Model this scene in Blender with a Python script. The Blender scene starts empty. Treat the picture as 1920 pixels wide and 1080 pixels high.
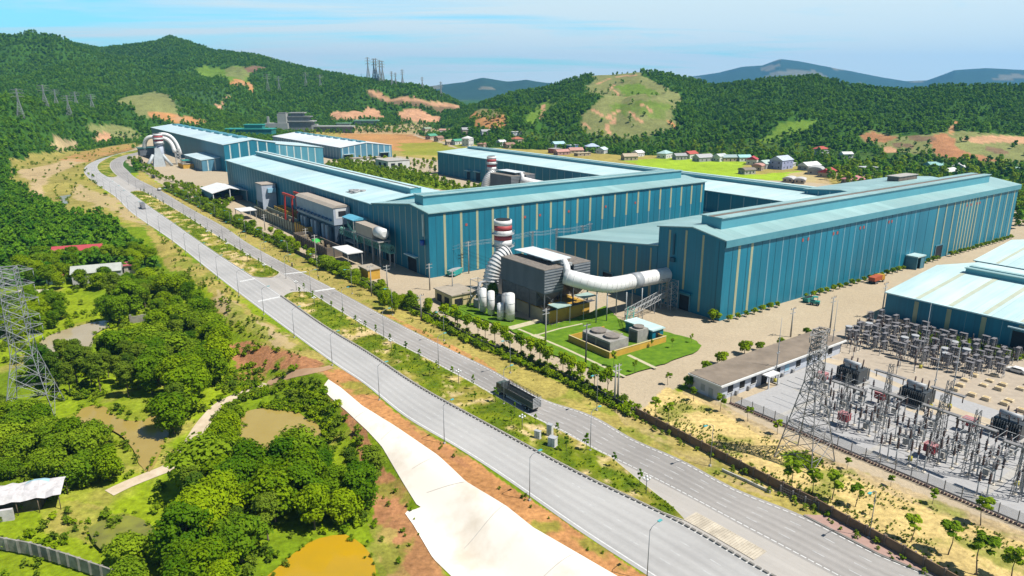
import bpy, math, random
import numpy as np
from mathutils import Vector, Matrix

# ------------------------------------------------------------------ camera, light, exposure
scene = bpy.context.scene
FOC, IMW, IMH = 1328.0, 1920.0, 1080.0
CAM_H = 72.0
PITCH = math.atan(378.0 / FOC)
cam_data = bpy.data.cameras.new("camera")
cam = bpy.data.objects.new("camera", cam_data)
scene.collection.objects.link(cam)
cam.location = (0, 0, CAM_H)
cam.rotation_euler = (math.pi / 2 - PITCH, 0, 0)
cam_data.sensor_width = 36.0
cam_data.lens = 36.0 * FOC / IMW
cam_data.clip_start = 1.0
cam_data.clip_end = 60000
scene.camera = cam
scene.render.resolution_x, scene.render.resolution_y = 1024, 576
scene.view_settings.view_transform = 'Standard'
scene.view_settings.look = 'None'
scene.view_settings.gamma = 1.0
scene.view_settings.exposure = 0.66
try:
    scene.cycles.max_bounces = 6
    scene.cycles.diffuse_bounces = 3
    scene.cycles.transparent_max_bounces = 8
    scene.cycles.volume_bounces = 0
    scene.cycles.caustics_reflective = False
    scene.cycles.caustics_refractive = False
except Exception:
    pass

SUN_EL = math.radians(58)
sdx, sdy = 0.93, -0.37
SUN_AZ = math.atan2(sdx, sdy)
sun_data = bpy.data.lights.new("sun", 'SUN')
sun_data.energy = 5.0
sun_data.angle = math.radians(0.5)
sun_data.color = (1.0, 0.955, 0.88)
sun = bpy.data.objects.new("sun", sun_data)
scene.collection.objects.link(sun)
sv = Vector((math.sin(SUN_AZ) * math.cos(SUN_EL), math.cos(SUN_AZ) * math.cos(SUN_EL), math.sin(SUN_EL)))
sun.rotation_euler = sv.to_track_quat('Z', 'Y').to_euler()
sun.location = (0, 0, 3000)

world = bpy.data.worlds.new("World")
scene.world = world
world.use_nodes = True
wn, wl = world.node_tree.nodes, world.node_tree.links
wn.clear()
w_out = wn.new('ShaderNodeOutputWorld')
w_bg = wn.new('ShaderNodeBackground')
sky = wn.new('ShaderNodeTexSky')
sky.sky_type = 'NISHITA'
sky.sun_disc = False
sky.sun_elevation = SUN_EL
sky.sun_rotation = SUN_AZ
sky.altitude = 100
sky.air_density = 1.0
sky.dust_density = 0.6
sky.ozone_density = 2.0
w_bg.inputs['Strength'].default_value = 0.05
# clouds: thin stratus and cirrus sheets, laid out on a plane high above the ground
tc = wn.new('ShaderNodeTexCoord')
sep = wn.new('ShaderNodeSeparateXYZ')
wl.new(tc.outputs['Generated'], sep.inputs[0])
def wmath(op, a, b=None, clamp=False):
    n = wn.new('ShaderNodeMath'); n.operation = op; n.use_clamp = clamp
    for i, v in enumerate((a, b)):
        if v is None: continue
        if isinstance(v, (int, float)): n.inputs[i].default_value = v
        else: wl.new(v, n.inputs[i])
    return n.outputs[0]
zc = wmath('ADD', wmath('MAXIMUM', sep.outputs['Z'], 0.0), 0.055)
cxy = wn.new('ShaderNodeCombineXYZ')
wl.new(wmath('DIVIDE', sep.outputs['X'], zc), cxy.inputs[0])
wl.new(wmath('DIVIDE', sep.outputs['Y'], zc), cxy.inputs[1])
def wnoise(scale, detail, rough, sx=1.0, sy=1.0, off=(0, 0, 0), dist=0.0):
    m = wn.new('ShaderNodeMapping'); m.inputs['Scale'].default_value = (sx, sy, 1); m.inputs['Location'].default_value = off
    wl.new(cxy.outputs[0], m.inputs[0])
    n = wn.new('ShaderNodeTexNoise'); n.inputs['Scale'].default_value = scale
    n.inputs['Detail'].default_value = detail; n.inputs['Roughness'].default_value = rough
    n.inputs['Distortion'].default_value = dist
    wl.new(m.outputs[0], n.inputs['Vector'])
    return n.outputs['Fac']
def wramp(fac, stops):
    r = wn.new('ShaderNodeValToRGB')
    els = r.color_ramp.elements
    while len(els) < len(stops): els.new(0.5)
    for e, (p, c) in zip(els, stops):
        e.position = p; e.color = (c, c, c, 1) if isinstance(c, (int, float)) else (*c, 1)
    wl.new(fac, r.inputs[0])
    return r.outputs[0]
big = wnoise(0.16, 6, 0.55, 0.75, 1.0, (2.6, 0.4, 0), 0.6)
fine = wnoise(0.55, 8, 0.62, 0.32, 1.0, (7.1, 3.3, 0), 0.8)
side = wmath('MULTIPLY', wmath('ADD', sep.outputs['X'], 0.28), 0.55)      # more cloud to the east
low = wmath('SUBTRACT', 1.0, wmath('MULTIPLY', wmath('MAXIMUM', wmath('SUBTRACT', sep.outputs['Z'], 0.10), 0.0), 5.0, True), True)
cl = wmath('ADD', wmath('ADD', wmath('ADD', wmath('MULTIPLY', big, 0.95), -0.16), wmath('ADD', wmath('MULTIPLY', fine, 0.80), -0.19)), wmath('MULTIPLY', side, 0.58))
hzb = wmath('MULTIPLY', wmath('SUBTRACT', 1.0, wmath('MULTIPLY', wmath('MAXIMUM', sep.outputs['Z'], 0.0), 13.0), True), 0.11)
cl = wmath('ADD', cl, hzb)
cover = wmath('MULTIPLY', wramp(cl, [(0.45, 0.06), (0.53, 0.5), (0.64, 1.0)]), low)
mixc = wn.new('ShaderNodeMix'); mixc.data_type = 'RGBA'
wl.new(cover, mixc.inputs['Factor'])
skyg = wn.new('ShaderNodeMix'); skyg.data_type = 'RGBA'; skyg.blend_type = 'MULTIPLY'
skyg.inputs['Factor'].default_value = 1.0
wl.new(sky.outputs[0], skyg.inputs['A'])
tint = wn.new('ShaderNodeMix'); tint.data_type = 'RGBA'
wl.new(low, tint.inputs['Factor'])
tint.inputs['A'].default_value = (0.9, 1.0, 1.0, 1)
tint.inputs['B'].default_value = (0.95, 2.15, 2.55, 1)
wl.new(tint.outputs['Result'], skyg.inputs['B'])
wl.new(skyg.outputs['Result'], mixc.inputs['A'])
mixc.inputs['B'].default_value = (9.9, 12.0, 12.5, 1)
wl.new(mixc.outputs['Result'], w_bg.inputs['Color'])
wl.new(w_bg.outputs[0], w_out.inputs['Surface'])

# ------------------------------------------------------------------ small helpers
R = random.Random(7)
COL = scene.collection
GA = -math.atan2(-998.0, FOC / math.cos(PITCH))          # the works' own grid is turned this much
BX, BY = math.cos(GA), math.sin(GA)                       # grid s axis
AX, AY = -math.sin(GA), math.cos(GA)                      # grid t axis
def W(s, t, z=0.0): return (s * BX + t * AX, s * BY + t * AY, z)
def ST(x, y): return (x * BX + y * BY, x * AX + y * AY)

def vnoise(x, y, seed=0):
    x = np.asarray(x, float); y = np.asarray(y, float)
    xi = np.floor(x).astype(np.int64); yi = np.floor(y).astype(np.int64)
    xf = x - xi; yf = y - yi
    u = xf * xf * (3 - 2 * xf); v = yf * yf * (3 - 2 * yf)
    def h(a, b):
        n = (a * 374761393 + b * 668265263 + seed * 1442695041) & 0x7fffffff
        n = ((n ^ (n >> 13)) * 1274126177) & 0x7fffffff
        n = n ^ (n >> 16)
        return (n & 0xffff) / 65535.0
    return (h(xi, yi) * (1 - u) + h(xi + 1, yi) * u) * (1 - v) + (h(xi, yi + 1) * (1 - u) + h(xi + 1, yi + 1) * u) * v
def fbm(x, y, seed=0, oct=4, gain=0.5):
    s = 0; a = 1; tot = 0
    for i in range(oct):
        s = s + a * vnoise(np.asarray(x) * 2 ** i, np.asarray(y) * 2 ** i, seed + i * 17); tot += a; a *= gain
    return s / tot
def sstep(a, b, x):
    q = np.clip((np.asarray(x, float) - a) / (b - a), 0, 1)
    return q * q * (3 - 2 * q)

def ray(u, v):
    x = (u - IMW / 2) / FOC; a = (v - IMH / 2) / FOC
    return np.array((x, math.cos(PITCH) - a * math.sin(PITCH), -math.sin(PITCH) - a * math.cos(PITCH)))
def G0(u, v, z=0.0):
    d = ray(u, v); k = (z - CAM_H) / d[2]
    return (d[0] * k, d[1] * k)

# ------------------------------------------------------------------ materials
MATS = {}
def dim(c):
    l = max(c); q = min(1, max(0, (l - 0.12) / 0.4)); return tuple(x * (1 - 0.30 * q * q * (3 - 2 * q)) for x in c)
def _nt(name):
    m = bpy.data.materials.new(name); m.use_nodes = True
    nt = m.node_tree; b = nt.nodes['Principled BSDF']
    return m, nt, nt.nodes, nt.links, b
def mat(name, c1, c2=None, scale=0.5, rough=0.7, metal=0.0, stretch=(1, 1, 1), bump=0.0, detail=5, spec=0.4, lo=0.35, hi=0.65, obj=False):
    if name in MATS: return MATS[name]
    m, nt, N, L, b = _nt(name)
    b.inputs['Roughness'].default_value = rough
    b.inputs['Metallic'].default_value = metal
    b.inputs['Specular IOR Level'].default_value = spec
    if c2 is None: c2 = tuple(x * 0.8 for x in c1)
    c1, c2 = dim(c1), dim(c2)
    tcn = N.new('ShaderNodeTexCoord') if obj else N.new('ShaderNodeNewGeometry')
    mp = N.new('ShaderNodeMapping'); mp.inputs['Scale'].default_value = stretch
    L.new(tcn.outputs['Object' if obj else 'Position'], mp.inputs[0])
    nz = N.new('ShaderNodeTexNoise'); nz.inputs['Scale'].default_value = scale; nz.inputs['Detail'].default_value = detail
    nz.inputs['Roughness'].default_value = 0.6
    L.new(mp.outputs[0], nz.inputs['Vector'])
    rp = N.new('ShaderNodeValToRGB')
    rp.color_ramp.elements[0].position = lo; rp.color_ramp.elements[0].color = (*c2, 1)
    rp.color_ramp.elements[1].position = hi; rp.color_ramp.elements[1].color = (*c1, 1)
    L.new(nz.outputs['Fac'], rp.inputs[0]); L.new(rp.outputs[0], b.inputs['Base Color'])
    if bump:
        bp = N.new('ShaderNodeBump'); bp.inputs['Strength'].default_value = bump
        L.new(nz.outputs['Fac'], bp.inputs['Height']); L.new(bp.outputs[0], b.inputs['Normal'])
    MATS[name] = m
    return m
def sheet_mat(name, c1, c2, rough=0.45, spec=0.5, rib=1.0, dirt=0.35, axis=0, seam=7.5, seamc=None):
    """Profiled metal cladding with streaky dirt, in the object's own coordinates."""
    if name in MATS: return MATS[name]
    c1, c2 = dim(c1), dim(c2)
    m, nt, N, L, b = _nt(name)
    b.inputs['Roughness'].default_value = rough; b.inputs['Specular IOR Level'].default_value = spec
    t = N.new('ShaderNodeTexCoord')
    n1 = N.new('ShaderNodeTexNoise'); n1.inputs['Scale'].default_value = 0.06; n1.inputs['Detail'].default_value = 6
    mp = N.new('ShaderNodeMapping')
    mp.inputs['Scale'].default_value = (9, 9, 0.5) if axis == 2 else ((0.6, 9, 1) if axis == 0 else (9, 0.6, 1))
    L.new(t.outputs['Object'], mp.inputs[0])
    n2 = N.new('ShaderNodeTexNoise'); n2.inputs['Scale'].default_value = 0.12; n2.inputs['Detail'].default_value = 4
    L.new(t.outputs['Object'], n1.inputs['Vector']); L.new(mp.outputs[0], n2.inputs['Vector'])
    ad = N.new('ShaderNodeMath'); ad.operation = 'ADD'
    L.new(n1.outputs['Fac'], ad.inputs[0]); L.new(n2.outputs['Fac'], ad.inputs[1])
    rp = N.new('ShaderNodeValToRGB')
    rp.color_ramp.elements[0].position = 0.42; rp.color_ramp.elements[0].color = (*c2, 1)
    rp.color_ramp.elements[1].position = 0.60; rp.color_ramp.elements[1].color = (*c1, 1)
    hf = N.new('ShaderNodeMath'); hf.operation = 'MULTIPLY'; hf.inputs[1].default_value = 0.5
    L.new(ad.outputs[0], hf.inputs[0]); L.new(hf.outputs[0], rp.inputs[0])
    sx_ = N.new('ShaderNodeSeparateXYZ'); L.new(t.outputs['Object'], sx_.inputs[0])
    def mm(op, a, c=0.0):
        q = N.new('ShaderNodeMath'); q.operation = op
        for i, v in enumerate((a, c)):
            if isinstance(v, (int, float)): q.inputs[i].default_value = v
            else: L.new(v, q.inputs[i])
        return q.outputs[0]
    u = mm('ADD', sx_.outputs['X'], sx_.outputs['Y']) if axis == 2 else sx_.outputs['X' if axis == 1 else 'Y']
    pw = 3.77 if axis == 2 else 5.2
    cell = mm('FLOOR', mm('DIVIDE', u, pw)); wn_ = N.new('ShaderNodeTexWhiteNoise'); wn_.noise_dimensions = '1D'; L.new(cell, wn_.inputs['W'])
    fr = mm('FRACT', mm('DIVIDE', u, pw)); line = mm('GREATER_THAN', fr, 0.965)
    cell2 = mm('FLOOR', mm('DIVIDE', u, pw * 5.3)); wn2 = N.new('ShaderNodeTexWhiteNoise'); wn2.noise_dimensions = '1D'; L.new(cell2, wn2.inputs['W'])
    k = mm('SUBTRACT', mm('ADD', mm('MULTIPLY', wn_.outputs['Value'], 0.15), mm('ADD', mm('MULTIPLY', wn2.outputs['Value'], 0.10), 0.89)), mm('MULTIPLY', line, 0.20))
    vs = N.new('ShaderNodeVectorMath'); vs.operation = 'SCALE'; L.new(rp.outputs[0], vs.inputs[0]); L.new(k, vs.inputs['Scale'])
    L.new(vs.outputs[0], b.inputs['Base Color'])
    rr = N.new('ShaderNodeMapRange'); rr.inputs[3].default_value = rough - 0.08; rr.inputs[4].default_value = rough + 0.12
    L.new(n2.outputs['Fac'], rr.inputs[0]); L.new(rr.outputs[0], b.inputs['Roughness'])
    MATS[name] = m
    return m
def leaf_mat(name, dark, light, var=0.5, trans=0.25, zone=0.004):
    if name in MATS: return MATS[name]
    m, nt, N, L, b = _nt(name)
    b.inputs['Roughness'].default_value = 0.7; b.inputs['Specular IOR Level'].default_value = 0.05
    oi = N.new('ShaderNodeObjectInfo'); at = N.new('ShaderNodeAttribute'); at.attribute_name = 'leafvar'
    ge = N.new('ShaderNodeNewGeometry')
    nz = N.new('ShaderNodeTexNoise'); nz.inputs['Scale'].default_value = zone; nz.inputs['Detail'].default_value = 3
    L.new(oi.outputs['Location'], nz.inputs['Vector'])
    def mul(a, k):
        x = N.new('ShaderNodeMath'); x.operation = 'MULTIPLY'; L.new(a, x.inputs[0]); x.inputs[1].default_value = k; return x.outputs[0]
    def add(a, c):
        x = N.new('ShaderNodeMath'); x.operation = 'ADD'; L.new(a, x.inputs[0]); L.new(c, x.inputs[1]); return x.outputs[0]
    f = add(add(mul(oi.outputs['Random'], 0.46), mul(at.outputs['Fac'], 0.34)), mul(nz.outputs['Fac'], 0.36))
    rp = N.new('ShaderNodeValToRGB')
    rp.color_ramp.elements[0].position = 0.28; rp.color_ramp.elements[0].color = (*dark, 1)
    rp.color_ramp.elements[1].position = 0.82; rp.color_ramp.elements[1].color = (*light, 1)
    L.new(f, rp.inputs[0]); L.new(rp.outputs[0], b.inputs['Base Color'])
    tr = N.new('ShaderNodeBsdfTranslucent'); L.new(rp.outputs[0], tr.inputs[0])
    mx = N.new('ShaderNodeMixShader'); mx.inputs[0].default_value = trans
    L.new(b.outputs[0], mx.inputs[1]); L.new(tr.outputs[0], mx.inputs[2])
    L.new(mx.outputs[0], N['Material Output'].inputs['Surface'])
    MATS[name] = m
    return m

# ------------------------------------------------------------------ mesh builder
class MB:
    def __init__(self): self.v = []; self.f = []; self.mi = []; self.m = 0; self.sm = []
    def face(self, pts, smooth=False):
        i = len(self.v); self.v.extend([tuple(p) for p in pts]); self.f.append(tuple(range(i, i + len(pts))))
        self.mi.append(self.m); self.sm.append(smooth); return self
    def box(self, x0, x1, y0, y1, z0, z1):
        i = len(self.v)
        self.v += [(x0, y0, z0), (x1, y0, z0), (x1, y1, z0), (x0, y1, z0), (x0, y0, z1), (x1, y0, z1), (x1, y1, z1), (x0, y1, z1)]
        for q in ((0, 3, 2, 1), (4, 5, 6, 7), (0, 1, 5, 4), (1, 2, 6, 5), (2, 3, 7, 6), (3, 0, 4, 7)):
            self.f.append(tuple(i + k for k in q)); self.mi.append(self.m); self.sm.append(False)
        return self
    def prism(self, poly, z0, z1):
        """Vertical prism over a ccw polygon; z0/z1 numbers."""
        n = len(poly); i = len(self.v)
        self.v += [(p[0], p[1], z0) for p in poly] + [(p[0], p[1], z1) for p in poly]
        self.f.append(tuple(i + n + k for k in range(n))); self.f.append(tuple(i + n - 1 - k for k in range(n)))
        for k in range(n): self.f.append((i + k, i + (k + 1) % n, i + n + (k + 1) % n, i + n + k))
        self.mi += [self.m] * (n + 2); self.sm += [False] * (n + 2)
        return self
    def extrude(self, prof, axis, a0, a1):
        """prof: ccw points in (other axis, z); extruded along x ('x') or y ('y')."""
        n = len(prof); i = len(self.v)
        mk = (lambda a, p: (a, p[0], p[1])) if axis == 'x' else (lambda a, p: (p[0], a, p[1]))
        self.v += [mk(a0, p) for p in prof] + [mk(a1, p) for p in prof]
        self.f.append(tuple(i + k for k in range(n))); self.f.append(tuple(i + n + n - 1 - k for k in range(n)))
        for k in range(n): self.f.append((i + (k + 1) % n, i + k, i + n + k, i + n + (k + 1) % n))
        self.mi += [self.m] * (n + 2); self.sm += [False] * (n + 2)
        return self
    def tube(self, pts, r, n=6, cap=True, r1=None, smooth=True):
        pts = [Vector(p) for p in pts]; rings = []
        up0 = None
        for k, p in enumerate(pts):
            d = (pts[min(k + 1, len(pts) - 1)] - pts[max(k - 1, 0)])
            if d.length < 1e-9: d = Vector((0, 0, 1))
            d.normalize()
            ref = Vector((0, 0, 1)) if abs(d.z) < 0.95 else Vector((1, 0, 0))
            if up0 is not None and abs(up0.dot(d)) < 0.95: ref = up0
            a = d.cross(ref).normalized(); b = a.cross(d).normalized(); up0 = b
            rr = r if r1 is None else r + (r1 - r) * k / max(1, len(pts) - 1)
            if isinstance(r, (list, tuple)): rr = r[k]
            i = len(self.v)
            for j in range(n):
                an = 2 * math.pi * j / n
                self.v.append(tuple(p + a * (math.cos(an) * rr) + b * (math.sin(an) * rr)))
            rings.append(i)
        for k in range(len(rings) - 1):
            A, B = rings[k], rings[k + 1]
            for j in range(n):
                self.f.append((A + j, A + (j + 1) % n, B + (j + 1) % n, B + j)); self.mi.append(self.m); self.sm.append(smooth)
        if cap:
            self.f.append(tuple(rings[0] + j for j in reversed(range(n)))); self.mi.append(self.m); self.sm.append(False)
            self.f.append(tuple(rings[-1] + j for j in range(n))); self.mi.append(self.m); self.sm.append(False)
        return self
    def cyl(self, x, y, z0, z1, r0, r1=None, n=16, smooth=True):
        return self.tube([(x, y, z0), (x, y, z1)], r0, n, True, r0 if r1 is None else r1, smooth)
    def bar(self, a, b, w=0.06):
        return self.tube([a, b], w, 4, False, None, False)
    def dome(self, x, y, z, r, h, n=14, m=4):
        prev = None
        for k in range(m + 1):
            an = math.pi / 2 * k / m; rr = max(r * math.cos(an), 0.001); i = len(self.v)
            for j in range(n): self.v.append((x + rr * math.cos(2 * math.pi * j / n), y + rr * math.sin(2 * math.pi * j / n), z + h * math.sin(an)))
            if prev is not None:
                for j in range(n):
                    self.f.append((prev + j, prev + (j + 1) % n, i + (j + 1) % n, i + j)); self.mi.append(self.m); self.sm.append(True)
            prev = i
        return self
    def mesh(self, name, mats):
        me = bpy.data.meshes.new(name)
        me.from_pydata(self.v, [], self.f)
        for m in (mats if isinstance(mats, (list, tuple)) else [mats]): me.materials.append(m)
        me.polygons.foreach_set('material_index', self.mi)
        me.polygons.foreach_set('use_smooth', self.sm)
        me.update()
        return me
    def build(self, name, mats, parent=None):
        o = bpy.data.objects.new(name, self.mesh(name, mats)); COL.objects.link(o)
        if parent is not None: o.parent = parent
        return o
def tag(o, label, cat, group=None, kind=None):
    if label: o['label'] = label
    if cat: o['category'] = cat
    if group: o['group'] = group
    if kind: o['kind'] = kind
    return o
def thing(name, label, cat, loc=(0, 0, 0), rz=0.0, group=None):
    o = bpy.data.objects.new(name, None); COL.objects.link(o)
    o.empty_display_size = 0.5
    o.location = loc; o.rotation_euler = (0, 0, rz)
    return tag(o, label, cat, group)
def gthing(name, label, cat, s, t, z=0.0, group=None):
    return thing(name, label, cat, W(s, t, z), GA, group)
def copy_thing(o, loc=None, rz=None, label=None, group=None, scale=None):
    c = o.copy(); COL.objects.link(c)
    for ch in list(o.children):
        d = ch.copy(); COL.objects.link(d); d.parent = c
        for g in list(ch.children):
            e = g.copy(); COL.objects.link(e); e.parent = d
    if loc is not None: c.location = loc
    if rz is not None: c.rotation_euler = (0, 0, rz)
    if scale is not None: c.scale = (scale,) * 3 if isinstance(scale, (int, float)) else scale
    if label: c['label'] = label
    if group: c['group'] = group
    return c
def structure(o): o['kind'] = 'structure'; return o
def ordinal(i):
    return ['first', 'second', 'third', 'fourth', 'fifth', 'sixth', 'seventh', 'eighth', 'ninth', 'tenth', 'eleventh', 'twelfth',
            'thirteenth', 'fourteenth', 'fifteenth', 'sixteenth', 'seventeenth', 'eighteenth', 'nineteenth', 'twentieth'][i] if i < 20 else \
        ['twenty-first', 'twenty-second', 'twenty-third', 'twenty-fourth', 'twenty-fifth', 'twenty-sixth', 'twenty-seventh', 'twenty-eighth', 'twenty-ninth', 'thirtieth',
         'thirty-first', 'thirty-second', 'thirty-third', 'thirty-fourth', 'thirty-fifth', 'thirty-sixth', 'thirty-seventh', 'thirty-eighth', 'thirty-ninth', 'fortieth',
         'forty-first','forty-second','forty-third','forty-fourth','forty-fifth','forty-sixth','forty-seventh','forty-eighth','forty-ninth','fiftieth'][min(i - 20,29)]
# ------------------------------------------------------------------ terrain: one height field
EDGE_PX = [(1300, 1135), (1173, 1053), (1073, 987), (940, 893), (853, 837), (757, 780), (683, 720), (637, 692), (597, 661), (560, 631),
           (422, 530), (376, 497), (321, 450), (291, 430), (248, 400), (216, 369), (183, 347), (163, 331), (157, 320), (161, 312),
           (173, 304), (195, 296), (240, 282), (262, 272)]
EDGE = [G0(*p) for p in EDGE_PX]
e0, e1 = EDGE[0], EDGE[1]
EDGE.insert(0, (e0[0] + (e0[0] - e1[0]) * 12, e0[1] + (e0[1] - e1[1]) * 12))
def edge_dist(x, y):
    """Signed distance to the near kerb of the highway, positive on its left (lowland) side."""
    best = np.full(np.shape(x), 1e9); sgn = np.ones(np.shape(x))
    for (ax, ay), (bx, by) in zip(EDGE[:-1], EDGE[1:]):
        dx, dy = bx - ax, by - ay; L2 = dx * dx + dy * dy
        q = np.clip(((x - ax) * dx + (y - ay) * dy) / L2, 0, 1)
        px, py = x - (ax + q * dx), y - (ay + q * dy)
        d = np.sqrt(px * px + py * py); cr = dx * py - dy * px
        m = d < best
        best = np.where(m, d, best); sgn = np.where(m, np.where(cr > 0, 1.0, -1.0), sgn)
    return best * sgn

def layer(pts):
    rows = []
    for u, v, Rc, B in pts:
        d = ray(u, v); k = Rc / math.hypot(d[0], d[1])
        rows.append((math.atan2(d[0], d[1]), CAM_H + d[2] * k - (8 if Rc < 3000 else 0), Rc, B))
    rows.sort()
    return np.array(rows)
L_WEST = layer([(-500, 90, 2300, 600), (-150, 66, 2300, 640), (0, 63, 2300, 680), (60, 62, 2300, 720), (120, 72, 2250, 760), (185, 84, 2250, 860), (230, 80, 2200, 960), (290, 72, 2150, 1030),
                (318, 62, 2150, 1050), (345, 70, 2100, 1060), (400, 88, 2000, 1070), (470, 95, 1950, 1100), (560, 118, 1850, 1120), (640, 133, 1750, 1150),
                (680, 141, 1700, 1180), (740, 150, 1650, 1250), (800, 160, 1620, 1330), (840, 175, 1600, 1400), (870, 190, 1600, 1450), (905, 205, 1650, 1550), (960, 214, 1700, 1650)])
L_EAST = layer([(815, 212, 1350, 1150), (850, 203, 1330, 1000), (900, 186, 1300, 900), (960, 166, 1280, 860), (1020, 156, 1260, 840), (1060, 143, 1250, 830), (1100, 131, 1240, 820), (1150, 129, 1230, 820),
                (1200, 124, 1220, 810), (1250, 129, 1220, 800), (1300, 140, 1230, 800), (1340, 151, 1250, 800), (1400, 143, 1220, 790), (1450, 137, 1200, 780),
                (1530, 133, 1180, 760), (1600, 148, 1170, 740), (1650, 155, 1160, 730), (1700, 158, 1150, 720), (1760, 150, 1150, 720), (1820, 148, 1150, 720),
                (1920, 150, 1150, 720), (2100, 150, 1150, 700), (2500, 150, 1150, 700)])
L_FAR = layer([(700, 166, 5200, 4200), (780, 163, 5200, 4200), (820, 159, 5200, 4200), (870, 155, 5200, 4200), (905, 147, 5200, 4200), (950, 152, 5200, 4200), (985, 149, 5200, 4200), (1030, 156, 5200, 4200), (1090, 160, 5200, 4200), (1150, 160, 5400, 4300)])
L_FAR2 = layer([(1150, 160, 7600, 6000), (1290, 141, 7600, 6000), (1350, 133, 7600, 6000), (1390, 124, 7600, 6000), (1430, 121, 7600, 6000), (1463, 109, 7600, 6000), (1500, 114, 7600, 6000), (1560, 125, 7600, 6000),
                (1620, 135, 7600, 6000), (1700, 148, 7600, 6000), (1740, 146, 7600, 6000), (1790, 128, 7600, 6000), (1850, 127, 7600, 6000), (1920, 132, 7600, 6000), (2100, 140, 7600, 6000), (2400, 150, 7600, 6000)])
BUMPS = []
for u, v, Rc, rx in [(285, 172, 1250, 120), (400, 150, 1500, 170), (205, 236, 930, 75), (700, 153, 1480, 120), (770, 163, 1450, 110), (830, 186, 1420, 80),
                     (95, 196, 880, 130), (-10, 172, 1050, 180), (-120, 215, 640, 120), (1130, 186, 1010, 90), (1215, 180, 1000, 90), (970, 200, 1010, 80),
                     (912, 214, 1000, 45), (560, 180, 1480, 130), (1450, 200, 960, 90), (1600, 215, 930, 90), (1780, 225, 900, 110), (660, 203, 1330, 60), (780, 210, 1300, 60)]:
    d = ray(u, v); k = Rc / math.hypot(d[0], d[1])
    BUMPS.append((d[0] * k, d[1] * k, max(4.0, CAM_H + d[2] * k - 7), rx))
def _lay(L, az, r, fall=0.5, pw=0.45):
    z = np.interp(az, L[:, 0], L[:, 1]); Rc = np.interp(az, L[:, 0], L[:, 2]); B = np.interp(az, L[:, 0], L[:, 3])
    q = (r - B) / (Rc - B)
    qc = np.clip(q, 0, 1)
    up = qc * (1 - pw + pw * qc)
    up = up - 0.06 * np.sin(qc * math.pi * 2)
    return z * up * (1 - sstep(1.0, 1.0 + fall, q)), q
def terrain(x, y):
    x = np.asarray(x, float); y = np.asarray(y, float)
    r = np.hypot(x, y); az = np.arctan2(x, y)
    # lowland left of the highway
    d = edge_dist(x, y)
    dep = 5.0 - 3.6 * sstep(250, 430, r)
    low = -dep * sstep(5.0, 17.0, d) + (fbm(x / 22, y / 22, 3, 3) - 0.5) * 1.4 * sstep(18, 40, d)
    low = low * (1 - sstep(560, 700, r))
    # hills
    n1 = fbm(x / 260, y / 260, 11, 5); n2 = fbm(x / 90 + 3, y / 90, 23, 4)
    hw, qw = _lay(L_WEST, az, r); he, qe = _lay(L_EAST, az, r)
    amp_w = np.clip(qw * 3, 0, 1) * (1 - sstep(0.7, 0.98, qw)); amp_e = np.clip(qe * 3, 0, 1) * (1 - sstep(0.65, 0.97, qe))
    hw = hw * (1 + amp_w * ((n1 - 0.5) * 1.1 + (n2 - 0.5) * 0.35)); he = he * (1 + amp_e * ((n1 - 0.5) * 0.9 + (n2 - 0.5) * 0.35))
    hf = np.maximum(_lay(L_FAR, az, r, 0.4, 0.5)[0] * (0.8 + 0.4 * n1 * 0 + 0.2), _lay(L_FAR2, az, r, 0.4, 0.5)[0])
    q = np.clip((r - 4200) / 800, 0, 1)
    hf = hf * (1 + q * 0.0) + 60 * q * (fbm(x / 900, y / 900, 31, 5) - 0.5) * (hf > 30)
    h = np.maximum(np.maximum(hw, he), hf)
    for bx, by, bz, br in BUMPS:
        dd = ((x - bx) ** 2 + (y - by) ** 2) / (br * br)
        bump = bz * np.exp(-dd * 1.1) * (0.85 + 0.3 * n2)
        h = np.where(bump > h, bump + 0.15 * h, h + 0.15 * bump)
    h = np.maximum(h - 1.2, 0) * sstep(470, 640, r) * sstep(45, 115, np.abs(d))
    gs, gt = x * BX + y * BY, x * AX + y * AY
    h = h * (1 - sstep(60, 100, gs) * (1 - sstep(350, 420, gs)) * (1 - sstep(1010, 1080, gt)) * sstep(-50, 0, gt))
    # the works, the village and the fields are level
    return h + low
def tz(x, y): return float(terrain(np.array([x]), np.array([y]))[0])
KS = np.concatenate([np.geomspace(75, 700, 500), np.geomspace(702, 9500, 900)])
def G(u, v, up=0.0):
    """Ground point seen at a picture position, found by walking the sight line down to the terrain."""
    d = ray(u, v); h = math.hypot(d[0], d[1])
    x = d[0] / h * KS; y = d[1] / h * KS; z = CAM_H + d[2] / h * KS
    t = terrain(x, y) + up
    hit = np.nonzero(z <= t)[0]
    if len(hit) == 0: i = len(KS) - 1; return (float(x[i]), float(y[i]), float(t[i]))
    i = int(hit[0])
    if i == 0: return (float(x[0]), float(y[0]), float(t[0]))
    a0 = z[i - 1] - t[i - 1]; a1 = z[i] - t[i]; q = a0 / (a0 - a1 + 1e-9)
    return tuple(float(A[i - 1] + (A[i] - A[i - 1]) * q) for A in (x, y)) + (float(t[i - 1] + (t[i] - t[i - 1]) * q),)
def inpoly(px, py, poly):
    n = len(poly); ins = np.zeros(px.shape, bool); j = n - 1
    for i in range(n):
        xi, yi = poly[i][:2]; xj, yj = poly[j][:2]
        c = ((yi > py) != (yj > py)) & (px < (xj - xi) * (py - yi) / (yj - yi + 1e-12) + xi)
        ins ^= c; j = i
    return ins

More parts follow.
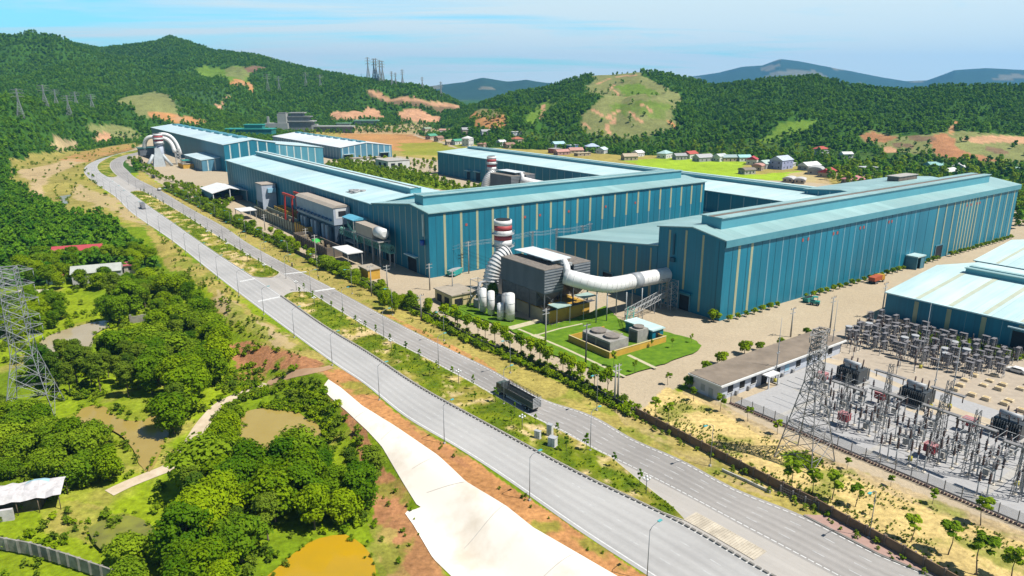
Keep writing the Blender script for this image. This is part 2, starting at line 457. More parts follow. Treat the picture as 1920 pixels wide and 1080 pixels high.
# ------------------------------------------------------------------ ground sheet with its land cover
FF = (0.034, 0.090, 0.008); GR = (0.125, 0.190, 0.006); GB = (0.20, 0.265, 0.008); DG = (0.30, 0.245, 0.065); TN = (0.38, 0.285, 0.15); RS = (0.32, 0.15, 0.07)
OS = (0.40, 0.19, 0.075); SD = (0.50, 0.375, 0.15); PG = (0.170, 0.180, 0.062); YD = (0.36, 0.295, 0.205); RC = (0.25, 0.36, 0.018); BR = (0.16, 0.10, 0.06)
LG = (0.105, 0.175, 0.018); PK = (0.43, 0.24, 0.135); YG = (0.20, 0.23, 0.02)
# (picture outline, colour, ragged edge in metres, strength, forest on it)
COVER = [
    # fields and open ground beyond the works
    ([(560, 247), (700, 243), (845, 262), (905, 276), (1060, 282), (1180, 292), (1330, 287), (1420, 305), (1560, 318), (1600, 345), (1300, 350), (820, 330), (560, 300)], DG, 6, 1, 0),
    ([(1160, 300), (1250, 297), (1330, 286), (1400, 305), (1385, 325), (1430, 327), (1500, 320), (1545, 331), (1520, 342), (1300, 334)], RC, 3, 1, 0),
    ([(640, 246), (760, 243), (830, 260), (860, 275), (780, 285), (700, 280), (640, 262)], OS, 8, .8, 0),
    ([(745, 268), (850, 262), (905, 284), (820, 292), (760, 290)], YG, 6, .8, 0),
    ([(1480, 325), (1530, 320), (1560, 345), (1500, 350)], TN, 3, .9, 0),
    ([(830, 248), (950, 258), (1100, 268), (1300, 282), (1500, 302), (1620, 318), (1750, 320), (1990, 330), (1990, 300), (1600, 285), (1450, 265), (1250, 262), (1100, 250), (950, 240)], (0.05, 0.095, 0.015), 8, .9, .25),
    # yard of the works
    ([(262, 315), (310, 352), (384, 391), (439, 419), (600, 497), (668, 525), (774, 582), (900, 647), (960, 671), (1104, 731), (1192, 777), (1222, 748), (1290, 720), (1440, 850),
      (1920, 1010), (2400, 1240), (2400, 420), (1560, 345), (820, 300), (500, 268), (340, 258), (275, 258), (238, 285), (236, 300), (246, 312)], YD, 1, 1, 0),
    # courtyard lawns
    ([(600, 318), (640, 303), (740, 310), (810, 330), (850, 350), (930, 350), (940, 365), (870, 362), (760, 345), (650, 320)], GR, 2, 1, 0),
    # land beside the highway
    ([(20, 300), (120, 285), (250, 265), (262, 272), (190, 292), (161, 312), (163, 331), (216, 369), (300, 440), (250, 420), (180, 405), (120, 395), (60, 370), (20, 340)], DG, 5, .8, 0),
    ([(30, 320), (95, 308), (130, 297), (165, 300), (120, 318), (95, 330), (80, 350), (85, 368), (55, 372), (60, 340)], TN, 3, 1, 0),
    ([(150, 345), (215, 372), (290, 425), (240, 410), (190, 385), (130, 370)], TN, 4, .8, 0),
    ([(165, 305), (110, 300), (150, 285), (240, 270), (250, 280), (190, 296)], OS, 3, .45, 0),
    ([(285, 425), (321, 452), (376, 499), (422, 532), (500, 600), (560, 640), (637, 700), (700, 742), (690, 760), (620, 720), (560, 700), (500, 655), (430, 600), (380, 540), (300, 500), (280, 450)], DG, 3, 1, 0),
    ([(400, 545), (450, 560), (470, 590), (520, 620), (560, 650), (540, 660), (480, 630), (430, 590)], TN, 3, .8, 0),
    ([(430, 645), (470, 640), (520, 655), (560, 670), (600, 680), (600, 700), (520, 700), (450, 690)], RS, 2, 1, 0),
    ([(440, 700), (500, 690), (500, 715), (450, 720)], RS, 2, .7, 0),
    ([(600, 690), (640, 694), (683, 722), (757, 782), (853, 839), (940, 896), (1075, 990), (1215, 1085), (1240, 1130), (1100, 1130), (1110, 1080), (1000, 1010), (915, 950), (850, 903), (790, 855), (715, 800), (660, 765), (610, 715)], OS, .8, .97, 0),
    ([(770, 790), (850, 845), (900, 890), (860, 870), (800, 830)], RS, 1.5, .5, 0),
    ([(600, 720), (640, 745), (690, 800), (720, 860), (770, 930), (760, 955), (800, 1010), (840, 1080), (850, 1130), (700, 1130), (720, 1060), (700, 1000), (700, 900), (660, 800), (620, 760)], RS, 1.5, .95, 0),
    ([(690, 980), (740, 1000), (760, 1080), (700, 1080)], DG, 2, .6, 0),
    # right hand verge between the highway and the works' fence
    ([(262, 318), (310, 354), (384, 392), (439, 421), (600, 499), (668, 528), (774, 586), (900, 650), (960, 675), (1104, 736), (1192, 780), (1280, 826), (1447, 913), (1530, 960), (1500, 970),
      (1380, 918), (1280, 866), (1187, 825), (1017, 750), (900, 684), (815, 643), (727, 598), (600, 532), (528, 493), (421, 428), (354, 391), (306, 362), (255, 335)], DG, 1.2, 1, 0),
    ([(700, 575), (820, 635), (905, 680), (1000, 735), (960, 725), (880, 685), (800, 640)], OS, 1.5, .75, 0),
    ([(1150, 760), (1300, 840), (1450, 930), (1400, 915), (1290, 860), (1180, 800)], TN, 1.5, .4, 0),
    # planted sand in front of the switchyard
    ([(1192, 778), (1222, 748), (1250, 726), (1300, 742), (1350, 762), (1460, 822), (1560, 872), (1700, 925), (1920, 1015), (2200, 1150), (2200, 1300), (1950, 1230), (1800, 1140), (1710, 1060), (1597, 1000), (1530, 960), (1447, 916), (1280, 828)], SD, .8, 1, 0),
    ([(1285, 728), (1352, 756), (1460, 812), (1560, 862), (1700, 915), (1920, 1000), (1925, 1022), (1690, 935), (1560, 880), (1450, 828), (1345, 770), (1280, 738)], TN, .4, .8, 0),
    ([(1460, 850), (1490, 842), (1540, 866), (1520, 880), (1475, 872)], GR, .6, 1, 0),
    # lowland: earth and dirt patches
    ([(90, 800), (150, 770), (300, 745), (310, 860), (250, 870), (150, 830)], YG, 2, .7, 0),
    ([(60, 960), (150, 945), (230, 960), (280, 1000), (180, 1020), (80, 1000)], DG, 2, .45, 0),
    ([(440, 560), (520, 640), (480, 650), (430, 620)], YG, 2, .7, 0),
    # west mountain
    ([(222, 190), (262, 178), (292, 171), (318, 182), (334, 201), (330, 214), (300, 222), (270, 220), (250, 205)], PG, 6, 1, 0),
    ([(280, 213), (325, 210), (333, 218), (385, 226), (375, 234), (330, 230), (285, 221)], OS, 5, .9, 0),
    ([(362, 128), (380, 124), (450, 124), (470, 135), (466, 153), (430, 158), (385, 150)], LG, 6, 1, 0),
    ([(420, 126), (460, 124), (465, 142), (440, 146), (425, 140)], PG, 6, .8, 0),
    ([(460, 128), (490, 125), (530, 131), (528, 136), (470, 138)], BR, 6, 1, 0),
    ([(428, 156), (470, 153), (478, 174), (472, 174), (464, 160), (430, 160)], OS, 2, .9, 0),
    ([(153, 238), (170, 233), (205, 233), (245, 240), (268, 252), (255, 262), (205, 258), (175, 250)], PG, 3, 1, .05),
    ([(176, 262), (182, 252), (200, 250), (212, 258), (208, 266), (180, 266)], PK, 3, .9, 0),
    ([(95, 275), (120, 262), (145, 265), (150, 278), (120, 285)], TN, 4, .9, 0),
    ([(340, 165), (372, 157), (425, 165), (432, 185), (410, 215), (350, 222), (330, 200)], (0.045, 0.10, 0.03), 8, .6, .8),
    ([(615, 216), (632, 208), (655, 210), (690, 201), (715, 209), (720, 222), (650, 225), (625, 224)], PK, 4, 1, 0),
    ([(742, 212), (765, 203), (790, 207), (830, 217), (828, 226), (790, 230), (755, 226)], PK, 4, 1, 0),
    ([(683, 168), (740, 184), (800, 190), (862, 198), (862, 208), (835, 210), (800, 202), (730, 196), (690, 180)], BR, 4, .85, 0),
    ([(684, 168), (720, 178), (740, 184), (800, 190), (835, 193), (862, 198), (862, 204), (830, 200), (795, 195), (730, 190), (690, 176)], PK, 3, .75, 0),
    ([(620, 236), (800, 232), (850, 240), (845, 250), (640, 250)], TN, 5, .7, .1),
    # east hill
    ([(880, 218), (895, 207), (915, 204), (937, 210), (953, 232), (925, 240), (912, 244), (892, 234), (880, 228)], OS, 3, .85, 0),
    ([(893, 206), (915, 203), (935, 208), (940, 218), (915, 222), (898, 216)], PG, 3, .8, 0),
    ([(1098, 172), (1112, 150), (1130, 139), (1172, 133), (1200, 138), (1240, 160), (1280, 182), (1262, 205), (1272, 240), (1205, 258), (1170, 260), (1120, 252), (1088, 236), (1095, 207), (1120, 192), (1132, 180)], PG, 6, 1, .04),
    ([(1150, 160), (1200, 160), (1235, 172), (1220, 184), (1165, 176)], LG, 6, .9, .04),
    ([(1140, 190), (1200, 190), (1260, 200), (1250, 225), (1200, 215), (1150, 210)], LG, 8, .6, .04),
    ([(985, 228), (1005, 200), (1035, 184), (1048, 190), (1020, 215), (1002, 236)], LG, 4, 1, .03),
    ([(1425, 264), (1468, 232), (1500, 226), (1528, 225), (1532, 234), (1492, 252), (1440, 270)], LG, 4, 1, .05),
    ([(1030, 190), (1060, 170), (1095, 165), (1090, 180), (1060, 195), (1040, 200)], FF, 5, .0, 1),
    # quarry
    ([(1612, 252), (1640, 243), (1690, 256), (1745, 252), (1780, 246), (1850, 250), (1990, 245), (1990, 318), (1920, 308), (1840, 306), (1770, 294), (1700, 286), (1655, 286), (1650, 272), (1625, 268)], PG, 3, 1, .1),
    ([(1613, 252), (1640, 246), (1685, 258), (1660, 266), (1625, 266)], RS, 3, .9, 0),
    ([(1740, 255), (1775, 250), (1800, 280), (1850, 292), (1880, 305), (1800, 300), (1752, 292)], RS, 4, .95, 0),
    ([(1800, 262), (1835, 255), (1990, 245), (1990, 268), (1880, 268), (1830, 270)], PK, 3, .9, 0),
    ([(1652, 272), (1675, 275), (1690, 286), (1660, 287)], PK, 3, .9, 0),
    ([(1665, 268), (1710, 270), (1715, 279), (1680, 276)], BR, 2, .85, 0),
    ([(1705, 253), (1750, 256), (1755, 267), (1708, 263)], BR, 2, .9, 0),
    ([(1848, 272), (1888, 282), (1885, 292), (1845, 282)], BR, 2, .9, 0),
    ([(1780, 248), (1790, 226), (1798, 226), (1796, 238), (1785, 252)], OS, 2, .9, 0),
    # far mountain scars
    ([(850, 170), (885, 165), (900, 172), (880, 177), (855, 176)], PK, 30, .6, 0),
]
LINES = [  # tracks on the hills: picture polyline, half width in metres, colour
    ([(1142, 252), (1140, 236), (1150, 228), (1145, 215), (1160, 208)], 2.2, PK), ([(1110, 205), (1125, 215), (1140, 222), (1152, 220)], 1.6, PK),
    ([(1120, 158), (1140, 148), (1165, 143), (1190, 141)], 2.0, PK), ([(1150, 160), (1145, 168), (1160, 175), (1175, 182)], 1.6, PK),
    ([(1205, 195), (1215, 203), (1228, 212)], 1.8, PK), ([(1252, 226), (1268, 238)], 2.2, OS), ([(1015, 222), (1020, 208), (1018, 197)], 2.0, PK),
    ([(1096, 232), (1105, 240)], 2, PK), ([(1180, 205), (1190, 220), (1210, 232)], 1.4, PK), ([(405, 195), (412, 205), (420, 190), (430, 180)], 1.2, PK),
    ([(655, 128), (700, 134)], 1.5, PK), ([(780, 254), (812, 262), (850, 275), (868, 281)], 2.6, YD), ([(775, 254), (800, 246), (850, 245)], 2.2, YD),
]
def build_ground():
    NA, NR = 640, 820
    az = np.linspace(math.radians(-52), math.radians(52), NA)
    rr = np.concatenate([np.geomspace(55, 2500, NR - 120), np.geomspace(2520, 9600, 120)])
    A, Rr = np.meshgrid(az, rr)
    x = (Rr * np.sin(A)).ravel(); y = (Rr * np.cos(A)).ravel()
    z = terrain(x, y)
    N = len(x)
    col = np.zeros((N, 3)); r = np.hypot(x, y); d = edge_dist(x, y)
    big = fbm(x / 40, y / 40, 5, 4); sm = fbm(x / 9, y / 9, 6, 3)
    f = sstep(0.38, 0.62, big)[:, None]
    col[:] = np.array(GR) * (1 - f) + np.array(GB) * f
    f = sstep(0.60, 0.74, fbm(x / 16, y / 16, 8, 4))[:, None] * 0.7
    col = col * (1 - f) + np.array(DG) * f
    forest = np.zeros(N)
    wild = sstep(380, 470, r) * (1 - 0)
    onhill = np.maximum(sstep(3, 9, z), (r > 700) * 1.0)
    forest = np.maximum(forest, onhill)
    west = (d > 12) & (r > 330) & (r < 1500)
    forest = np.where(west, 1.0, forest)
    fm = np.maximum(forest, 0)[:, None]
    col = col * (1 - fm) + np.array(FF) * fm
    # ragged edges: shift the test point by noise
    jx = (fbm(x / 14, y / 14, 41, 3) - 0.5) * 2; jy = (fbm(x / 14 + 9, y / 14, 43, 3) - 0.5) * 2
    jx2 = (fbm(x / 3, y / 3, 45, 2) - 0.5) * 2; jy2 = (fbm(x / 3 + 5, y / 3, 47, 2) - 0.5) * 2
    mott = fbm(x / 6, y / 6, 51, 4); mott2 = fbm(x / 25, y / 25, 53, 4)
    for px, c, jag, a, fo in COVER:
        poly = [G(*p) for p in px]
        xs = [p[0] for p in poly]; ys = [p[1] for p in poly]; pad = jag * 2 + 2
        idx = np.nonzero((x > min(xs) - pad) & (x < max(xs) + pad) & (y > min(ys) - pad) & (y < max(ys) + pad))[0]
        if len(idx) == 0: continue
        m = inpoly(x[idx] + jag * (jx[idx] * 1.3 + jx2[idx] * .5), y[idx] + jag * (jy[idx] * 1.3 + jy2[idx] * .5), poly)
        idx = idx[m]
        keep = a
        if a < 1: keep = np.clip(a + (mott[idx] - 0.5) * 2.2 * (1 - a) + (mott2[idx] - .5) * (1 - a), 0, 1)[:, None]
        col[idx] = col[idx] * (1 - keep) + np.array(c) * keep
        forest[idx] = fo
    for px, hw, c in LINES:
        pl = [G(*p) for p in px]
        for a_, b_ in zip(pl[:-1], pl[1:]):
            dx, dy = b_[0] - a_[0], b_[1] - a_[1]; L2 = dx * dx + dy * dy + 1e-9
            q = np.clip(((x - a_[0]) * dx + (y - a_[1]) * dy) / L2, 0, 1)
            dd = np.hypot(x - a_[0] - q * dx + jx2 * 2, y - a_[1] - q * dy + jy2 * 2)
            m = dd < hw * (.7 + .9 * mott)
            col[m] = np.array(c); forest[m] = 0
    # weeds growing through the dry verges and the sand
    dryv = (col[:, 0] > 0.24) & (r < 420) & (np.abs(col[:, 0] - YD[0]) > 0.01)
    w = (sstep(0.56, 0.70, fbm(x / 5.0, y / 5.0, 61, 4)) * dryv * 0.75)[:, None]
    col = col * (1 - w) + np.array((0.16, 0.19, 0.02)) * w
    # stains on the yard
    yard = (np.abs(col[:, 0] - YD[0]) < 0.01)
    w = (sstep(0.5, 0.72, fbm(x / 30, y / 30, 71, 5)) * yard * 0.35)[:, None]
    col = col * (1 - w) + np.array((0.34, 0.27, 0.18)) * w
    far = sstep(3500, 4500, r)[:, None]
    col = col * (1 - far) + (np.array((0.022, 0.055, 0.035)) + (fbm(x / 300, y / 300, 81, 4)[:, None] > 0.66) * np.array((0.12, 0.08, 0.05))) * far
    vid = np.arange(N).reshape(NR, NA)
    q = np.stack([vid[:-1, :-1], vid[:-1, 1:], vid[1:, 1:], vid[1:, :-1]], -1).reshape(-1, 4)
    me = bpy.data.meshes.new('ground')
    me.vertices.add(N); me.vertices.foreach_set('co', np.stack([x, y, z], -1).ravel())
    me.loops.add(q.size); me.loops.foreach_set('vertex_index', q[:, ::-1].ravel())
    me.polygons.add(len(q)); me.polygons.foreach_set('loop_start', np.arange(0, q.size, 4)); me.polygons.foreach_set('loop_total', np.full(len(q), 4))
    me.polygons.foreach_set('use_smooth', np.ones(len(q), bool))
    ca = me.color_attributes.new('landcover', 'FLOAT_COLOR', 'POINT')
    ca.data.foreach_set('color', np.concatenate([col, np.where(yard, 0.25, 1.0)[:, None]], 1).ravel())
    me.update(calc_edges=True)
    m, nt, Nn, L, b = _nt('ground_cover')
    b.inputs['Roughness'].default_value = 0.95; b.inputs['Specular IOR Level'].default_value = 0.1
    at = Nn.new('ShaderNodeAttribute'); at.attribute_name = 'landcover'
    ge = Nn.new('ShaderNodeNewGeometry')
    mul = None
    col_sock = at.outputs['Color']
    hts = []
    for sc, lo, hi, det in ((0.9, 0.62, 1.30, 6), (0.13, 0.78, 1.2, 5), (0.018, 0.82, 1.15, 4)):
        nz = Nn.new('ShaderNodeTexNoise'); nz.inputs['Scale'].default_value = sc; nz.inputs['Detail'].default_value = det
        nz.inputs['Roughness'].default_value = 0.65
        L.new(ge.outputs['Position'], nz.inputs['Vector'])
        mr = Nn.new('ShaderNodeMapRange'); mr.inputs[1].default_value = 0.3; mr.inputs[2].default_value = 0.7
        mr.inputs[3].default_value = lo; mr.inputs[4].default_value = hi
        L.new(nz.outputs['Fac'], mr.inputs[0])
        am_ = Nn.new('ShaderNodeMix'); am_.data_type = 'FLOAT'; am_.inputs['A'].default_value = 1.0
        L.new(at.outputs['Alpha'], am_.inputs['Factor']); L.new(mr.outputs[0], am_.inputs['B']); mr = am_
        vm = Nn.new('ShaderNodeVectorMath'); vm.operation = 'SCALE'
        L.new(col_sock, vm.inputs[0]); L.new(mr.outputs[0], vm.inputs['Scale'])
        col_sock = vm.outputs[0]; hts.append(nz)
    L.new(col_sock, b.inputs['Base Color'])
    bp = Nn.new('ShaderNodeBump'); bp.inputs['Strength'].default_value = 0.5; bp.inputs['Distance'].default_value = 0.5
    L.new(hts[0].outputs['Fac'], bp.inputs['Height']); L.new(bp.outputs[0], b.inputs['Normal'])
    me.materials.append(m)
    o = bpy.data.objects.new('ground', me); COL.objects.link(o); structure(o)
    return x.reshape(NR, NA), y.reshape(NR, NA), z.reshape(NR, NA), forest.reshape(NR, NA), rr, az
GX, GY, GZ, GF, GRR, GAZ = build_ground()
def ground_near(x, y): return tz(x, y)
# ------------------------------------------------------------------ highway
def spline(pts, step=4.0):
    """Catmull-Rom through plan points, resampled."""
    P = [np.array(p[:2]) for p in pts]; P = [2 * P[0] - P[1]] + P + [2 * P[-1] - P[-2]]
    out = []
    for i in range(1, len(P) - 2):
        L = np.linalg.norm(P[i + 1] - P[i]); n = max(2, int(L / step))
        for k in range(n):
            t = k / n
            a = 0.5 * ((2 * P[i]) + (-P[i - 1] + P[i + 1]) * t + (2 * P[i - 1] - 5 * P[i] + 4 * P[i + 1] - P[i + 2]) * t * t + (-P[i - 1] + 3 * P[i] - 3 * P[i + 1] + P[i + 2]) * t ** 3)
            out.append(tuple(a))
    out.append(tuple(P[-2]))
    return out
def resample(pts, n):
    P = np.array(pts); d = np.concatenate([[0], np.cumsum(np.hypot(*np.diff(P, axis=0).T))])
    s = np.linspace(0, d[-1], n)
    return np.stack([np.interp(s, d, P[:, 0]), np.interp(s, d, P[:, 1])], -1)
def arclen(P): return np.concatenate([[0], np.cumsum(np.hypot(*np.diff(np.array(P), axis=0).T))])
def at_len(P, d, s):
    P = np.array(P); x = np.interp(s, d, P[:, 0]); y = np.interp(s, d, P[:, 1])
    x2 = np.interp(s + .5, d, P[:, 0]); y2 = np.interp(s + .5, d, P[:, 1])
    if abs(x2 - x) + abs(y2 - y) < 1e-6:
        x2, y2 = x, y; x0 = np.interp(s - .5, d, P[:, 0]); y0 = np.interp(s - .5, d, P[:, 1]); tx, ty = x - x0, y - y0
    else: tx, ty = x2 - x, y2 - y
    l = math.hypot(tx, ty); return x, y, tx / l, ty / l
def offset(P, o):
    """Offset to the left of the travel direction of the polyline."""
    P = np.array(P); T = np.gradient(P, axis=0); T /= np.linalg.norm(T, axis=1)[:, None] + 1e-9
    return P + np.stack([-T[:, 1], T[:, 0]], -1) * o
# carriageway edges, from the near end of the picture to the far bend
LL = spline([G0(*p) for p in [(1420, 1220), (1300, 1135), (1173, 1053), (1073, 987), (940, 893), (853, 837), (757, 780), (683, 720), (597, 661), (422, 530), (321, 450), (248, 400), (216, 369), (183, 347), (163, 331), (157, 320), (161, 312), (173, 304), (195, 296), (240, 284), (285, 276)]])
LR = spline([G0(*p) for p in [(1780, 1240), (1620, 1160), (1450, 1078), (1280, 980), (1080, 883), (930, 803), (787, 724), (692, 661), (611, 612), (526, 553), (482, 524), (400, 471), (326, 419), (280, 387), (240, 358), (205, 334), (189, 324), (183, 316), (184, 309), (194, 301), (216, 291), (259, 281), (295, 276)]])
RL = spline([G0(*p) for p in [(1860, 1236), (1700, 1152), (1560, 1078), (1420, 1003), (1280, 927), (1196, 884), (1113, 843), (1055, 811), (993, 780), (887, 720), (776, 661), (713, 629), (619, 573), (574, 544), (529, 514), (465, 478), (410, 445), (347, 404), (280, 365), (246, 347), (220, 330), (210, 320), (206, 312), (209, 303), (226, 294), (262, 285), (298, 278)]])
RR_ = spline([G0(*p) for p in [(1960, 1170), (1850, 1125), (1743, 1076), (1647, 1037), (1507, 967), (1380, 917), (1280, 863), (1187, 823), (1107, 777), (1017, 748), (938, 702), (900, 682), (815, 641), (727, 596), (623, 540), (528, 491), (465, 456), (421, 426), (354, 389), (306, 360), (285, 349), (254, 333), (240, 320), (231, 310), (236, 300), (256, 291), (300, 281)]])
asphalt_l = mat('asphalt_worn_pale', (0.43, 0.425, 0.415), (0.33, 0.325, 0.315), 0.35, 0.9, stretch=(1, 1, 1), detail=8, bump=0.05)
asphalt_r = mat('asphalt_worn_warm', (0.36, 0.345, 0.33), (0.275, 0.265, 0.255), 0.35, 0.9, detail=8, bump=0.05)
conc_pale = mat('concrete_pale', (0.80, 0.72, 0.60), (0.62, 0.55, 0.45), 0.25, 0.9, detail=8)
conc_grey = mat('concrete_grey', (0.50, 0.48, 0.44), (0.36, 0.34, 0.31), 0.8, 0.9, detail=6)
conc_dark = mat('concrete_dark', (0.20, 0.19, 0.17), (0.12, 0.11, 0.10), 0.6, 0.9, detail=6)
paint_w = mat('road_paint', (0.82, 0.82, 0.80), (0.62, 0.62, 0.60), 2.0, 0.8)
med_grass = None
def ribbon(name, A, B, z, m, n=260):
    A = resample(A, n); B = resample(B, n); mb = MB()
    i0 = 0
    for a, b in zip(A, B): mb.v += [(a[0], a[1], z), (b[0], b[1], z)]
    for k in range(n - 1): mb.f.append((2 * k, 2 * k + 1, 2 * k + 3, 2 * k + 2)); mb.mi.append(0); mb.sm.append(False)
    return structure(mb.build(name, m))
def pair_at(A, B, q):
    """Points across between two edges at equal fraction."""
    return A + (B - A) * q
NL = 420
def road_mat(name, base, dark, nl):
    if name in MATS: return MATS[name]
    m, nt, N, L, b = _nt(name)
    b.inputs['Roughness'].default_value = 0.85; b.inputs['Specular IOR Level'].default_value = 0.3
    uv = N.new('ShaderNodeAttribute'); uv.attribute_name = 'across'
    ge = N.new('ShaderNodeNewGeometry')
    wv = N.new('ShaderNodeMath'); wv.operation = 'MULTIPLY'; wv.inputs[1].default_value = nl * 2 * math.pi * 2
    L.new(uv.outputs['Fac'], wv.inputs[0])
    co = N.new('ShaderNodeMath'); co.operation = 'COSINE'; L.new(wv.outputs[0], co.inputs[0])
    n1 = N.new('ShaderNodeTexNoise'); n1.inputs['Scale'].default_value = 0.05; n1.inputs['Detail'].default_value = 7
    n2 = N.new('ShaderNodeTexNoise'); n2.inputs['Scale'].default_value = 1.2; n2.inputs['Detail'].default_value = 5
    L.new(ge.outputs['Position'], n1.inputs['Vector']); L.new(ge.outputs['Position'], n2.inputs['Vector'])
    def mth(op, a, c):
        x = N.new('ShaderNodeMath'); x.operation = op
        for i, v in enumerate((a, c)):
            if isinstance(v, (int, float)): x.inputs[i].default_value = v
            else: L.new(v, x.inputs[i])
        return x.outputs[0]
    f = mth('ADD', mth('ADD', mth('MULTIPLY', co.outputs[0], 0.07), mth('MULTIPLY', n1.outputs['Fac'], 0.8)), mth('MULTIPLY', n2.outputs['Fac'], 0.25))
    al = N.new('ShaderNodeAttribute'); al.attribute_name = 'along'
    cv = N.new('ShaderNodeCombineXYZ'); L.new(mth('MULTIPLY', uv.outputs['Fac'], 11.0), cv.inputs[0]); L.new(mth('MULTIPLY', al.outputs['Fac'], 0.011), cv.inputs[1])
    n3 = N.new('ShaderNodeTexNoise'); n3.inputs['Scale'].default_value = 1.0; n3.inputs['Detail'].default_value = 5; n3.inputs['Roughness'].default_value = .6; L.new(cv.outputs[0], n3.inputs['Vector'])
    f = mth('ADD', mth('SUBTRACT', f, 0.30), mth('MULTIPLY', n3.outputs['Fac'], 0.60))
    rp = N.new('ShaderNodeValToRGB')
    rp.color_ramp.elements[0].position = 0.33; rp.color_ramp.elements[0].color = (*dark, 1)
    rp.color_ramp.elements[1].position = 0.78; rp.color_ramp.elements[1].color = (*base, 1)
    L.new(f, rp.inputs[0]); L.new(rp.outputs[0], b.inputs['Base Color'])
    MATS[name] = m
    return m
def carriageway(name, A, B, z, m, n=NL, cols=12):
    A = resample(A, n); B = resample(B, n)
    me = bpy.data.meshes.new(name); v = []; u = []; w_ = []; dA = arclen(A)
    for a, b, da in zip(A, B, dA):
        for c in range(cols + 1): q = c / cols; w_.append(float(da)); v.append((a[0] + (b[0] - a[0]) * q, a[1] + (b[1] - a[1]) * q, z)); u.append(q)
    f = [(r * (cols + 1) + c, r * (cols + 1) + c + 1, (r + 1) * (cols + 1) + c + 1, (r + 1) * (cols + 1) + c) for r in range(n - 1) for c in range(cols)]
    me.from_pydata(v, [], f); at = me.attributes.new('across', 'FLOAT', 'POINT'); at.data.foreach_set('value', u); at = me.attributes.new('along', 'FLOAT', 'POINT'); at.data.foreach_set('value', w_)
    me.materials.append(m); me.update()
    o = bpy.data.objects.new(name, me); COL.objects.link(o); return structure(o)
def nearest_on(P, q):
    P = np.array(P); return P[np.argmin(np.hypot(P[:, 0] - q[0], P[:, 1] - q[1]))]
# equal-fraction pairing needs matching stations: pair each point of one edge with the nearest of the other
def match(A, B, n=NL):
    A = resample(A, n); Bd = resample(B, n * 6); out = []; last = 0
    for a in A:
        k = last + int(np.argmin(np.hypot(Bd[last:last + 240, 0] - a[0], Bd[last:last + 240, 1] - a[1]))) if last < len(Bd) - 1 else last
        out.append(Bd[min(k, len(Bd) - 1)]); last = min(k, len(Bd) - 1)
    return A, np.array(out)
LA, LB = match(LL, LR); RA, RB = match(RL, RR_)
carriageway('highway', LA, LB, 0.05, road_mat('asphalt_west', (0.36, 0.352, 0.34), (0.27, 0.264, 0.255), 3))
carriageway('highway', RA, RB, 0.05, road_mat('asphalt_east', (0.30, 0.283, 0.265), (0.205, 0.193, 0.18), 3))
# pale hardstanding between the carriageways and where the median is broken
mid_l, mid_r = match(LR, RL)
carriageway('road_crossing', mid_l, mid_r, 0.042, road_mat('asphalt_cross', (0.37, 0.345, 0.315), (0.30, 0.28, 0.255), 1), cols=4)
# verge strips of dusty concrete along the outer kerbs
def line_quads(mb, A, B, q, w, z, dash=None, start=0.0, end=None):
    P = A + (B - A) * q; d = arclen(P); s = start; L = d[-1] if end is None else end
    stepl = dash[0] if dash else 3.0; gap = dash[1] if dash else 0.0
    while s < L - stepl:
        x, y, tx, ty = at_len(P, d, s); x2, y2, t2x, t2y = at_len(P, d, s + stepl)
        mb.face([(x + ty * w, y - tx * w, z), (x2 + t2y * w, y2 - t2x * w, z), (x2 - t2y * w, y2 + t2x * w, z), (x - ty * w, y + tx * w, z)])
        s += stepl + gap
mk = MB()
line_quads(mk, LA, LB, 0.055, 0.11, 0.056); line_quads(mk, LA, LB, 0.955, 0.11, 0.056)
mk2 = MB()
for q in (0.31, 0.5, 0.70): line_quads(mk2, LA, LB, q, 0.08, 0.056, (2.0, 4.0))
line_quads(mk, RA, RB, 0.93, 0.10, 0.056, (1.0, 0.45)); line_quads(mk, RA, RB, 0.06, 0.10, 0.056, (1.0, 0.3))
for q in (0.29, 0.5, 0.71): line_quads(mk2, RA, RB, q, 0.08, 0.056, (2.0, 4.0))
structure(mk2.build('road_markings', mat('road_paint_worn', (0.62, 0.62, 0.61), (0.36, 0.36, 0.355), 0.8, 0.85)))
def rumble(u0, v0, u1, v1, n=14, ln=1.6, w=.25):
    a = G0(u0, v0); b = G0(u1, v1); dx, dy = (a[0] - b[0]), (a[1] - b[1]); l = math.hypot(dx, dy)
    tx, ty = -AX, -AY
    for i in range(n):
        q = i / (n - 1); x = a[0] + (b[0] - a[0]) * q; y = a[1] + (b[1] - a[1]) * q
        px, py = BX * w, BY * w
        mk.face([(x - px, y - py, 0.057), (x + px, y + py, 0.057), (x + px + tx * ln, y + py + ty * ln, 0.057), (x - px + tx * ln, y - py + ty * ln, 0.057)])
rumble(534, 513, 572, 509); rumble(590, 545, 625, 540); rumble(484, 564, 522, 556); rumble(450, 527, 476, 522, 10)
structure(mk.build('road_markings', paint_w))
